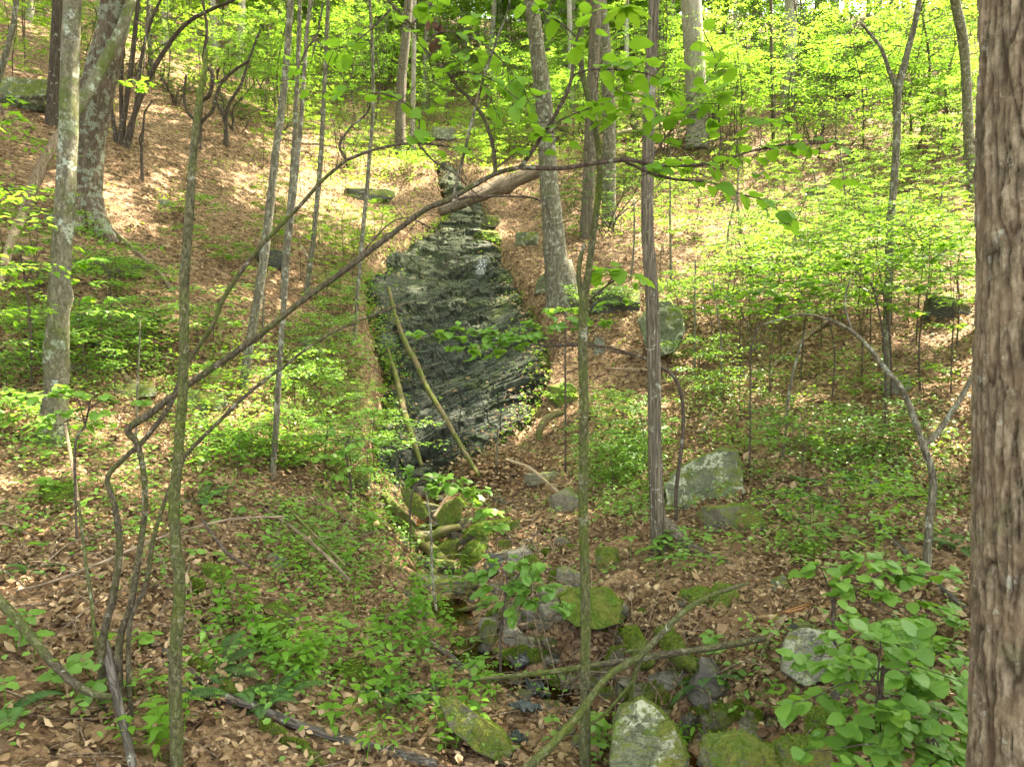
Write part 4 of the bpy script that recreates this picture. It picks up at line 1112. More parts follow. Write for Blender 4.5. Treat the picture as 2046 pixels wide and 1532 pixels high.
def branch(pts, parent=sroot, b=sb, Y=YB, mat='bark_twig', nm='branch', dy=0.0, sides=7):
    s = np.array(pts, float); yy = Y + np.linspace(0, dy, len(s))
    p = P(s[:, 0], s[:, 1], yy)
    mb = MB().tube(p, s[:, 2] * .5 * yy / F, sides, 7, rough=.14, seed=int(s[0, 0]), wob=.8, knots=4)
    c = catmull(p, 10)
    for k in range(int(len(c) * .30)):
        q = c[int(R.uniform(.1, 1) * (len(c) - 1))]; l = R.uniform(.06, .24)
        d = R.normal(0, 1, 3) * np.array([1, .6, .8]); d /= np.linalg.norm(d)
        m1 = q + d * l * .5 + R.normal(0, .012, 3); e = q + d * l + R.normal(0, .03, 3)
        mb.tube([q, m1, e], [.0026, .0019, .0009], 4, 3, rough=0)
        if R.uniform() < .6:
            d2 = d + R.normal(0, .6, 3); mb.tube([m1, m1 + d2 * l * .5], [.0016, .0008], 4, 1, rough=0)
    kid(nm, mb.mesh('shrub_branch', M[mat], origin=b), parent)
    return catmull(p, 10)
BR = {}
BR['a1'] = branch([(1040, 335, 9), (1075, 282, 8), (1110, 230, 8), (1140, 165, 7), (1150, 90, 6), (1164, 40, 5), (1180, -20, 5)])
BR['a2'] = branch([(1040, 335, 10), (1120, 336, 9), (1200, 325, 9), (1250, 318, 9), (1300, 328, 8), (1380, 330, 7), (1440, 322, 6), (1500, 302, 5), (1560, 290, 4), (1610, 288, 3), (1672, 283, 2)], dy=-.2)
BR['a3'] = branch([(990, 348, 9), (986, 300, 8), (970, 242, 8), (945, 205, 8), (920, 180, 7), (890, 140, 7), (850, 100, 6), (820, 50, 6), (765, -10, 5)], mat='bark_limb')
BR['a4'] = branch([(1238, 318, 5), (1300, 346, 6), (1360, 360, 5), (1420, 365, 4), (1480, 388, 3), (1530, 402, 3), (1565, 430, 2), (1580, 452, 2)], dy=-.2)
BR['a5'] = branch([(1432, 322, 4), (1441, 280, 3), (1436, 222, 3), (1446, 176, 2)])
BR['a6'] = branch([(1146, 150, 4), (1180, 140, 4), (1230, 140, 3), (1300, 150, 3), (1350, 180, 2)], dy=-.2)
BR['a7'] = branch([(1150, 74, 4), (1128, 52, 3), (1090, 24, 3), (1056, -10, 3)])
BR['a8'] = branch([(818, 55, 5), (835, 38, 4), (858, 10, 4), (880, -15, 3)])
BR['a10'] = branch([(840, 92, 4), (880, 66, 4), (920, 68, 3), (970, 92, 3), (1010, 130, 2), (1040, 170, 2), (1060, 210, 2)])
BR['a11'] = branch([(692, 320, 6), (678, 290, 5), (700, 255, 4), (735, 225, 4), (747, 187, 4), (790, 196, 4), (820, 215, 3), (838, 245, 3), (830, 286, 3)])
BR['a12'] = branch([(692, 320, 7), (740, 302, 6), (790, 290, 5), (835, 287, 5), (880, 292, 4), (940, 300, 3)])
BR['a13'] = branch([(865, 415, 5), (930, 395, 5), (1000, 392, 4), (1070, 397, 4), (1098, 425, 3), (1095, 470, 2), (1100, 520, 2)])
BR['a14'] = branch([(835, 287, 4), (865, 320, 4), (910, 350, 3), (960, 395, 2)])
BR['a15'] = branch([(905, 158, 3), (885, 130, 3), (900, 110, 2), (960, 165, 2), (1000, 240, 2)])
BR['a16'] = branch([(1095, 255, 4), (1120, 240, 3), (1180, 215, 3), (1240, 190, 2), (1290, 195, 2)])
BR['a17'] = branch([(1300, 328, 4), (1320, 290, 3), (1345, 255, 3), (1390, 190, 2), (1430, 130, 2), (1405, 60, 2)], dy=-.3)
BR['a18'] = branch([(985, 345, 3), (1000, 330, 3), (1050, 290, 2), (1100, 250, 2)])
BR['a19'] = branch([(1470, 312, 3), (1480, 270, 2), (1520, 240, 2), (1560, 235, 2)])
BR['a20'] = branch([(700, 480 + 52, 4), (790, 440, 3), (860, 455, 2), (905, 500, 2), (880, 540, 2)])
BR['a21'] = branch([(900, 165, 4), (920, 145, 4), (960, 150, 3), (1000, 170, 3), (1040, 200, 2), (1085, 190, 2)], dy=-.15)
BR['a22'] = branch([(780, 20, 4), (740, 60, 3), (700, 90, 2), (660, 100, 2)])
branch([(902, 422, 6), (912, 370, 6), (926, 310, 6), (946, 230, 6), (976, 125, 6), (1012, 32, 4)], mat='bark_grey', nm='dead_stick')
# the crumpled withered leaves caught at the top
def withered():
    cs = P(R.normal(866, 9, 9), R.normal(50, 18, 9), YB)
    V, Fc = leaves(cs, np.stack([R.normal(0, .5, 9), R.normal(0, .5, 9), -np.ones(9)], -1), rand_dir(9), .075, .04, 'dry', np.full(9, 2.6))
    b = P(868, 60, YB)
    o = add('withered_leaf_cluster', mesh_np('withered_leaf_cluster', V - b, Fc, mat=M['leaf_dead']), loc=b)
    tag(o, 'dark shrivelled bunch of dead leaves hanging from a twig at the top', 'dead leaves', kind='stuff')
withered()
# ------------------------------------------------------------------ stones
def ico(sub):
    bm = bmesh.new(); bmesh.ops.create_icosphere(bm, subdivisions=sub, radius=1)
    V = np.array([v.co[:] for v in bm.verts]); Fc = np.array([[v.index for v in f.verts] for f in bm.faces]); bm.free()
    return V, Fc
ICO = {k: ico(k) for k in (3, 4, 5)}
def rock_shape(seed, dims, facets=9, sub=4, rough=.06, rot=None, sharp=.96):
    g = np.random.default_rng(seed)
    D, Fc = ICO[sub]
    n = g.normal(size=(facets, 3)); n /= np.linalg.norm(n, axis=1)[:, None]
    n = np.vstack([n, [[0, 0, 1], [0, 0, -1], [1, .1, 0], [-1, -.2, .1], [0, 1, .1], [.1, -1, .2]]])
    n[-6:] += g.normal(0, .12, (6, 3)); n /= np.linalg.norm(n, axis=1)[:, None]
    d = g.uniform(.68, 1.0, len(n)); d[-6:] = g.uniform(.72, .9, 6)
    dots = np.maximum(D @ n.T, 1e-3)
    r = (d / dots)
    k = 34.0
    r = -np.log(np.exp(-k * np.minimum(r, 3)).sum(1)) / k
    V = D * r[:, None]
    V = V * (1 + rough * 1.3 * fbm(D * 2.2 + seed, 3, seed)[:, None] + rough * .75 * fbm(D * 7 + seed, 4, seed + 3)[:, None])
    if rough > .1: V = V * (1 + .10 * fbm(D * 4.5 + seed, 4, seed + 8)[:, None])
    V = V * (np.asarray(dims) * .5)
    if rot is not None:
        V = V @ np.array(Euler(rot).to_matrix()).T
    return V, Fc
def rock(label, px, py, w, h, mat, seed, depth=None, roll=0.0, sink=.12, sub=5, facets=9, thick=.8, name='rock', cat='rock', group=None, rough=.06, tilt=.25, lift=0.0):
    """stone seen as a w x h pixel patch centred at (px, py), resting on the soil"""
    b = cast([px], [min(py + h * .42, 1660)])[0] if depth is None else P(px, py + h * .42, depth)
    Y = b[1]
    W, H = w * Y / F, h * Y / F
    dep = max(.3 * W, thick * .5 * (W + H))
    c = P(px, py, Y + dep * .22)
    if 'carpet' in mat: rough = max(rough, .12)
    if w < 40 and sub > 3: sub -= 1
    V, Fc = rock_shape(seed, (W * 1.25, dep * 1.1, H * 1.35), facets, sub, rough, (R.normal(0, tilt * .3), roll, R.normal(0, tilt)))
    o = add(name, mesh_np(name, V, Fc, mat=M[mat], smooth='carpet' in mat), loc=c + np.array([0, 0, -sink * H + lift]))
    if mat in ('rock_carpet', 'rock_moss') and Y < 12: moss_fur(o, V, Fc, 900 if 'carpet' in mat else 420, (0, 0, 0), up=.0 if 'carpet' in mat else .3)
    return tag(o, label, cat, group)
def slab_rock(label, outline, mat, seed, depth, thick, recede=(.15, .9), name='rock', cat='boulder', rough=.034, back=.78):
    """faceted boulder from its outline in the photograph: front outline at its distance, smaller back face"""
    o = np.array(outline, float); c = o.mean(0)
    g = np.random.default_rng(seed)
    zrel = (c[1] - o[:, 1]); zrel = zrel / (np.ptp(o[:, 1]) + 1e-6)
    fr = P(o[:, 0], o[:, 1], depth + recede[0] * zrel)
    bo = c + (o - c) * back + g.normal(0, 4, o.shape)
    bk = P(bo[:, 0], bo[:, 1], depth + thick + recede[1] * .2 * zrel)
    mid = c + (o - c) * 1.03
    md = P(mid[:, 0], mid[:, 1], depth + thick * .45 + recede[0] * zrel)
    bm = bmesh.new()
    for p in np.vstack([fr, md, bk]): bm.verts.new(p)
    r = bmesh.ops.convex_hull(bm, input=bm.verts)
    bmesh.ops.delete(bm, geom=list({v for v in r['geom_interior'] if isinstance(v, bmesh.types.BMVert)}), context='VERTS')
    bmesh.ops.triangulate(bm, faces=bm.faces)
    for _ in range(7):
        L = np.median([e.calc_length() for e in bm.edges])
        es = [e for e in bm.edges if e.calc_length() > L * .75]
        bmesh.ops.subdivide_edges(bm, edges=es, cuts=1, use_grid_fill=False)
        bmesh.ops.triangulate(bm, faces=bm.faces)
        if len(bm.verts) > 4500: break
    bmesh.ops.smooth_vert(bm, verts=bm.verts, factor=.2, use_axis_x=True, use_axis_y=True, use_axis_z=True)
    V = np.array([v.co[:] for v in bm.verts]); bm.verts.index_update()
    Fc = np.array([[v.index for v in f.verts] for f in bm.faces]); bm.free()
    cc = V.mean(0); D = V - cc; S_ = np.linalg.norm(D, axis=1).mean()
    nn = D / np.linalg.norm(D, axis=1)[:, None]
    V = V + nn * (S_ * (rough * 2.6 * fbm(D / S_ * 1.6 + seed, 4, seed) + rough * 1.6 * fbm(D / S_ * 6, 4, seed + 2)))[:, None]
    ob = add(name, mesh_np(name, V - cc, Fc, mat=M[mat], smooth=False), loc=cc)
    if mat in ('rock_carpet', 'rock_moss', 'rock_lichen') and depth < 12: moss_fur(ob, V - cc, Fc, {'rock_carpet': 2200, 'rock_moss': 1200, 'rock_lichen': 600}[mat], (0, 0, 0), up=.2)
    return tag(ob, label, cat)

slab_rock('big angular boulder with green moss and pale lichen patches beside the reddish brown trunk', [(1330, 968), (1352, 940), (1400, 912), (1440, 896), (1468, 905), (1474, 930), (1490, 985), (1440, 1030), (1392, 1056), (1350, 1050), (1334, 1010)], 'rock_lichen', 5, 9.0, .9, name='boulder')
rock('small mossy stone lying under the lower edge of the big lichen boulder', 1465, 1035, 110, 60, 'rock_moss', 12)
slab_rock('tall dark mossy rock right behind the reddish brown trunk', [(1276, 640), (1300, 608), (1336, 598), (1362, 630), (1366, 665), (1350, 700), (1320, 712), (1290, 690)], 'rock_lichen', 6, 14.6, 1.0, name='boulder')
slab_rock('pale lichen covered squarish boulder at lower right under the rotten orange wood', [(1562, 1340), (1566, 1290), (1580, 1262), (1612, 1254), (1655, 1262), (1676, 1300), (1668, 1350), (1610, 1372)], 'rock_pale', 7, 5.25, .5, name='boulder')
rock('thin dark flat stone lying on top of the pale squarish boulder', 1603, 1250, 42, 14, 'rock_dark', 13, depth=5.45, thick=.9, sink=0)
slab_rock('large pale rounded boulder with white lichen crust at the bottom edge beside the middle sapling', [(1228, 1446), (1240, 1416), (1264, 1408), (1282, 1394), (1306, 1408), (1318, 1430), (1342, 1444), (1352, 1480), (1372, 1512), (1360, 1570), (1290, 1590), (1216, 1560)], 'rock_lichen', 8, 4.45, .8, name='boulder')
rock('yellow green moss topped boulder at the bottom edge right of the stream pool', 1482, 1505, 130, 90, 'rock_moss', 14, depth=4.3)
rock('dark wet mossy slab along the right bottom bank', 1600, 1500, 110, 60, 'rock_moss', 15, depth=4.35)
rock('low moss hump below the pale squarish boulder', 1650, 1440, 60, 60, 'rock_carpet', 16)
slab_rock('broad stream boulder carpeted in bright moss with a pale lichen face, behind the middle sapling', [(1118, 1192), (1140, 1176), (1178, 1182), (1212, 1178), (1240, 1204), (1232, 1226), (1238, 1246), (1196, 1256), (1150, 1250), (1128, 1232)], 'rock_carpet', 9, 6.5, .75, name='boulder')
rock('brown wet block with a moss cap at the right side of the stream', 1416, 1372, 64, 72, 'rock_wet', 17, roll=.35, sink=.05)
rock('grey olive block tilted on the litter at the foot of the slab', 1131, 1000, 56, 62, 'rock', 18, roll=-.35, facets=6)
rock('flat grey stone half buried in litter left of the tilted olive block', 1085, 955, 66, 28, 'rock', 19, thick=.6)
rock('narrow grey stone lying flat on the leaf heap below the slab', 1008, 932, 46, 20, 'rock_bare', 20, thick=.6)
slab_rock('moss topped wedge of stone leaning over the wet stream step', [(800, 975), (815, 973), (842, 1000), (855, 1030), (846, 1040), (822, 1024), (806, 998)], 'rock_moss', 21, 10.4, .25, name='rock', cat='rock')
slab_rock('mossy upright wedge beside the pale forked twig below the slab', [(872, 1035), (892, 1008), (912, 998), (924, 1010), (920, 1040), (898, 1052), (878, 1048)], 'rock_moss', 22, 10.3, .3, name='rock', cat='rock')
rock('yellow green mossy stone in the stream bed under the broken mossy log', 903, 1093, 54, 30, 'rock_moss', 23)
rock('thick bright moss cushion stone above the stream rubble', 970, 1062, 76, 34, 'rock_carpet', 24)
rock('smaller moss cushion stone touching the yellow green mossy stone', 957, 1093, 54, 32, 'rock_carpet', 25)
rock('clean grey block with a light top beside the hazel sprays', 1038, 1112, 52, 36, 'rock_bare', 26, facets=6)
rock('low flat grey stone beneath the mossy leaning log', 834, 1090, 46, 20, 'rock_wet', 27)
rock('small mossy stone tucked below the yellow green one', 902, 1112, 24, 16, 'rock_moss', 28)
rock('wet dark flat ledge stone where the stream slides down', 870, 1126, 110, 24, 'rock_wet', 29, thick=1.0)
rock('second wet dark ledge stone lower down the slide', 870, 1165, 120, 30, 'rock_wet', 30, thick=1.0)
rock('mossy pillar stone standing on end in the rubble', 976, 1268, 28, 60, 'rock_moss', 31, roll=-.2)
rock('grey slanted stone with a pale top in the rubble', 1030, 1268, 40, 32, 'rock_bare', 32, roll=.5)
rock('mossy brown stone above the torn black plastic', 1052, 1285, 40, 34, 'rock', 33)
rock('moss lump stone right of the black plastic fold', 1075, 1308, 40, 24, 'rock_carpet', 34)
rock('mossy stone at the left of the black plastic fold', 1042, 1305, 32, 30, 'rock_moss', 35)
rock('rounded grey boulder in shade under the hazel sprays', 1105, 1220, 46, 40, 'rock_bare', 36, rough=.03)
rock('dark grey rock behind the rounded grey boulder', 1120, 1188, 56, 36, 'rock', 37)
rock('mossy tan block upstream of the moss carpeted boulder', 1136, 1152, 46, 40, 'rock', 38, facets=6)
rock('small mossy knob beside the tan block', 1108, 1152, 24, 30, 'rock_carpet', 39)
rock('brown stone wedged below the hazel spray', 1028, 1232, 50, 30, 'rock', 40)
rock('mossy stone on the bank left of the reddish brown trunk foot', 1213, 1113, 48, 40, 'rock_moss', 41)
rock('thin flat stone with a moss face in the stream bed', 1228, 1384, 52, 24, 'rock_moss', 42, thick=.5)
rock('broad flat grey stone in the dark stream hollow', 1338, 1358, 66, 30, 'rock_bare', 43, thick=.7)
rock('dark mossy stone beneath the broad flat grey stone', 1310, 1380, 46, 34, 'rock_moss', 44)
rock('long tilted grey stone slipping into the stream', 1270, 1372, 52, 18, 'rock_bare', 45, roll=.4)
rock('dark grey stone behind the lower crossing branch', 1190, 1350, 50, 26, 'rock', 46)
rock('upright dark mossy plate under the crossing branches', 1230, 1315, 34, 60, 'rock_moss', 47, thick=.4)
rock('bright green mossy pebble beside the pool', 1340, 1402, 24, 18, 'rock_carpet', 48)
rock('upright wet stone with moss shoulder at the pool edge', 1378, 1446, 34, 44, 'rock_wet', 49, roll=.2)
rock('moss striped flat rock right of the pool', 1450, 1432, 68, 44, 'rock_moss', 50)
rock('grey green block between the pool and the moss striped rock', 1420, 1445, 36, 42, 'rock', 51, roll=-.3)
rock('tall narrow mossy stone by the rotten wood', 1505, 1436, 30, 50, 'rock_moss', 52)
rock('small square mossy stone above the pool', 1391, 1425, 20, 22, 'rock_moss', 53)
rock('mossy knob with a lichen face under the right hand hazel', 1560, 1162, 30, 36, 'rock_lichen', 54)
rock('mossy hump on the lower right bank', 1450, 1190, 60, 50, 'rock_carpet', 55)
rock('long mossy hump left of the lower right bank hump', 1400, 1190, 70, 34, 'rock_carpet', 56)
rock('dark mossy stone at the path of bare soil, right slope', 1620, 1098, 40, 40, 'rock_carpet', 57)
rock('pale stone poking out of the litter on the right slope', 1792, 772, 40, 36, 'rock_pale', 58)
rock('small pale rock high on the litter beside the furrowed trunk', 1905, 745, 26, 14, 'rock_lichen', 59)
rock('pale sharp stone by the ferns of the right slope', 1748, 968, 20, 28, 'rock_pale', 60)
rock('mossy stone under the pale sharp stone', 1760, 985, 40, 24, 'rock_moss', 61)
rock('flat green grey stone slab on the sunlit litter', 1635, 383, 52, 22, 'rock_lichen', 62, thick=.8, roll=-.3)
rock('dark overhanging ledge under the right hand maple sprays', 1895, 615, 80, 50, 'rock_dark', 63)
rock('pale lichen stone right of the slab edge under the mossy hump', 1197, 692, 22, 34, 'rock_pale', 64)
rock('moss covered rock mound at the right edge of the lower slab', 1122, 785, 56, 44, 'rock_carpet', 65)
rock('small moss ball stone right of the moss mound', 1144, 794, 24, 18, 'rock_moss', 66)
rock('square mossy stone block at the right side of the upper slab', 1052, 478, 46, 30, 'rock_lichen', 67)
rock('bright moss ledge stone on the right rim of the upper slab', 975, 470, 42, 20, 'rock_carpet', 68)
rock('yellow moss stone on the rim above the bright moss ledge', 985, 440, 30, 22, 'rock_moss', 69)
rock('stone under the roots of the grey flared trunk', 1100, 560, 50, 46, 'rock_lichen', 70)
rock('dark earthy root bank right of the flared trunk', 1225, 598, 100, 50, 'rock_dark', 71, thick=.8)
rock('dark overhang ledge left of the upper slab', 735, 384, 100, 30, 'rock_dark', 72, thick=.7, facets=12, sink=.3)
rock('green mossy ledge rock jutting at the far left of the slope', 40, 190, 120, 60, 'rock_lichen', 73)
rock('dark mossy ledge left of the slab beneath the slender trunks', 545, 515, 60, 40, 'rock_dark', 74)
rock('mossy rock step on the left bank behind the herbs', 230, 530, 100, 40, 'rock_moss', 75)
rock('flat pale grey outcrop with moss streaks in the left bank greenery', 405, 800, 70, 46, 'rock_lichen', 76, thick=1.2)
rock('second low grey outcrop left of the olive sapling', 250, 780, 90, 28, 'rock_lichen', 77, thick=1.0)
rock('deep green moss hump on the lower left bank', 434, 1148, 54, 46, 'rock_carpet', 78)
rock('smaller moss hump right of the olive sapling on the lower left bank', 392, 1170, 26, 30, 'rock_carpet', 79)
rock('moss covered stone half hidden by pointed herbs', 545, 1265, 60, 60, 'rock_carpet', 80)
rock('moss hump above the pointed herbs', 555, 1225, 60, 40, 'rock_moss', 81)
rock('brown stone with thin moss on the lower left bank', 552, 1120, 40, 34, 'rock', 82)
rock('yellow mossy stone by the brown stone', 538, 1050, 30, 18, 'rock_moss', 83)
rock('moss hump at the left edge above the dead limb', 120, 990, 60, 40, 'rock_carpet', 84)
rock('yellow moss covered log end stone on the lower middle bank', 705, 1345, 60, 30, 'rock_carpet', 85, roll=.25)
slab_rock('long dark slab with mossy ridge sloping down the bottom middle', [(880, 1402), (905, 1392), (960, 1430), (1005, 1462), (1024, 1500), (1010, 1530), (950, 1500), (900, 1455)], 'rock_moss', 86, 4.75, .45, name='boulder')
rock('mossy grey stones block at the left of the slab foot', 705, 955, 70, 30, 'rock_moss', 87)
rock('small pale stone on the litter of the upper left slope', 330, 405, 24, 16, 'rock_pale', 88)
rock('pale stone peeping out beside the slender kinked stem', 610, 680, 26, 22, 'rock_pale', 89)
rock('orange lit rock face at the head of the upper slab', 884, 268, 50, 26, 'rock_pale', 90)
# loose stones of the stream bed
LOOSE = [rock_shape(500 + i, (1, .8, .55), 7, 3, .06) for i in range(5)]
LOOSE_ME = [[mesh_np('loose_stone', V, Fc, mat=M[m], smooth=True) for V, Fc in LOOSE] for m in ('rock_bare', 'rock_wet', 'rock', 'rock_moss')]
for i in range(300):
    k = int(R.integers(4, len(STREAM) - 26)); c = STREAM[k] + R.normal(0, .38, 2)
    if c[1] < 4: continue
    s = R.uniform(.05, .14) + .12 * R.uniform(0, 1) ** 4
    mk = [0, 1, 1, 2, 2, 3, 3][int(R.integers(0, 7))]; me = LOOSE_ME[mk][int(R.integers(0, 5))]
    o = add('stone', me, loc=(c[0], c[1], float(ground(c[0], c[1])) + s * .12))
    o.scale = (s, s, s); o.rotation_euler = tuple(R.normal(0, .25, 2)) + (R.uniform(0, 6),)
    tag(o, ['light grey', 'dark wet', 'olive brown', 'mossy'][mk] + ' small loose stone lying in the stream rubble', 'stone', ['light grey', 'dark wet', 'olive brown', 'mossy'][mk] + ' small stones of the stream bed')

# jumbled stones of the rubble, larger than the loose ones
RUB = [('bare grey', 'rock_bare'), ('wet dark', 'rock_wet'), ('olive brown', 'rock'), ('mossy', 'rock_moss'), ('moss covered', 'rock_carpet')]
for k, (cx, cy, rx, ry, n) in enumerate([(960, 1085, 100, 40, 16), (1060, 1130, 80, 50, 14), (1090, 1200, 80, 50, 14), (1010, 1270, 70, 50, 14), (1160, 1330, 60, 40, 8), (1330, 1390, 110, 40, 18), (1430, 1440, 70, 40, 10), (1250, 1250, 60, 30, 6), (870, 1010, 50, 40, 6)]):
    for _ in range(n):
        px, py = cx + R.uniform(-1, 1) * rx, cy + R.uniform(-1, 1) * ry
        t = int(R.choice(5, p=[.2, .25, .2, .2, .15])); w = R.uniform(18, 44)
        where = ['by the moss cushions', 'under the clean grey block', 'beside the rounded grey boulder', 'round the mossy pillar stone', 'behind the crossing branches', 'in the dark stream hollow', 'right of the pool', 'at the short mossy log', 'at the leaning moss wedge'][k]
        rock(RUB[t][0] + ' rubble stone ' + where, px, py, w, w * R.uniform(.4, .8), RUB[t][1], 900 + int(R.integers(0, 9000)), roll=R.normal(0, .35), sub=4, facets=7, group='rubble stones ' + where, sink=.18, name='rubble_stone', cat='stone')
# torn black plastic sheet in the stream bed
def tarp(label, px, py, w, h, seed, rot=.3):
    b = G(px, py + h * .3); Y = b[1]; W, H = w * Y / F, h * Y / F * 1.35
    n, m = 40, 44
    u, v = np.meshgrid(np.linspace(-1, 1, n), np.linspace(-1, 1, m))
    edge = 1 - .25 * np.abs(vnoise(xyz(u * 2.3, v * 2.3, seed), seed))
    x = u * W * .5 * edge * (.75 + .25 * np.cos(v * 2)); t = v * H * .5 * edge
    fold = .03 * np.abs(np.sin(u * 9 + 1.6 * fbm(xyz(u * 1.2, v * .7, seed), 2, seed) * 4)) + .025 * fbm(xyz(u * 3, v * 2, 3), 3, seed)
    cr, sr = math.cos(rot), math.sin(rot)
    X = b[0] + x * cr - t * sr; Yy = b[1] + (x * sr + t * cr) * .8
    Z = ground(X, Yy) + .05 + fold
    V = np.stack([X, Yy, Z], -1).reshape(-1, 3); idx = np.arange(n * m).reshape(m, n)
    Q = np.stack([idx[:-1, :-1], idx[:-1, 1:], idx[1:, 1:], idx[1:, :-1]], -1).reshape(-1, 4)
    o = add('plastic_sheet', mesh_np('plastic_sheet', V - b, Q, mat=M['tarp'], smooth=True), loc=b)
    tag(o, label, 'plastic sheet')
tarp('crumpled strip of black plastic sheet in the leaves under the crossing branch', 1075, 1372, 46, 70, 3)
tarp('flat piece of black plastic sheet below the crumpled strip', 1050, 1412, 60, 50, 4, rot=.9)
tarp('small black plastic fold under the moss lump stones', 1040, 1325, 36, 28, 5, rot=.8)
tarp('black plastic scrap at the tip of the long mossy slab', 1035, 1480, 40, 40, 6, rot=.5)
tarp('black plastic end showing under the hazel sprays', 985, 1132, 70, 28, 7, rot=.8)

# ------------------------------------------------------------------ fallen wood
one_tube('fallen_log', 'bare pinkish log fallen across the upper slab', 'log', [(878, 424, 18, 26), (930, 400, 28, 26.3), (1000, 371, 29, 26.8), (1085, 338, 25, 27.4)], 'log_pink', seed=3, sides=16, knots=8, rough=.2)
one_tube('fallen_log', 'long pale log lying in the greenery of the upper right woods', 'log', [(1380, 206, 16, 38), (1440, 192, 17, 38.5), (1520, 182, 15, 39)], 'dead_pale', seed=4)
one_tube('fallen_log', 'pale tan log behind the pair of trunks', 'log', [(1180, 284, 14, 33), (1240, 268, 16, 33.5), (1300, 258, 14, 34)], 'dead_pale', seed=5)
one_tube('fallen_log', 'grey log stub resting on the far sunny slope', 'log', [(1640, 140, 9, 42), (1670, 125, 10, 42.5), (1700, 108, 9, 43)], 'dead_pale', seed=6)
one_tube('mossy_log', 'thick mossy log slanting down to the stream slide', 'log', [(768, 1005, 20), (800, 1046, 26), (840, 1092, 26), (884, 1138, 25)], 'dead_moss', seed=7, lift=.12, sides=12)
one_tube('broken_log', 'mossy hollow log piece lying across the stream head', 'log', [(850, 1078, 10, 9.8), (880, 1060, 18, 9.9), (918, 1052, 13, 10.0)], 'dead_moss', seed=8)
one_tube('leaning_pole', 'long mossy pole leaning across the wet slab', 'dead branch', [(776, 575, 7, 19.6), (790, 630, 9, 18.4), (812, 690, 11, 17.2), (832, 726, 11, 16.6), (852, 772, 11, 15.9), (882, 822, 11, 15.2), (905, 862, 10, 14.7), (930, 905, 10, 14.2), (958, 952, 9, 13.6)], 'dead_moss', seed=9, wob=.2)
one_tube('leaning_pole', 'shorter mossy broken pole standing left of the long leaning pole', 'dead branch', [(776, 700, 5, 16.6), (790, 748, 10, 16.0), (800, 788, 13, 15.4), (812, 836, 13, 14.8), (826, 880, 12, 14.2), (842, 930, 8, 13.6)], 'dead_moss', seed=10, wob=.2)
one_tube('rotten_stump', 'yellow mossy curled root stump at the right foot of the slab', 'stump', [(1078, 880, 14, 13.6), (1080, 858, 14, 13.6), (1092, 838, 15, 13.7), (1112, 828, 14, 13.8), (1128, 824, 7, 13.9)], 'dead_moss', seed=11)
one_tube('fallen_branch', 'pale thin stick lying on the tilted olive block', 'stick', [(1012, 918, 6, 12.4), (1055, 932, 6, 11.8), (1090, 960, 6, 11.3), (1130, 996, 5, 10.6)], 'dead_pale', seed=12)
one_tube('fallen_branch', 'pale forked twig stuck in the stream head', 'stick', [(866, 1032, 6, 9.8), (880, 1012, 5, 9.9), (896, 988, 4, 10)], 'dead_pale', seed=13)
one_tube('sapling_stick', 'white barked thin stick standing in the stream slide', 'stick', [(872, 1220, 5, 7.4), (866, 1170, 6, 7.6), (862, 1100, 6, 7.8), (860, 1040, 5, 8.0), (852, 985, 3, 8.2)], 'bark_grey', seed=14)
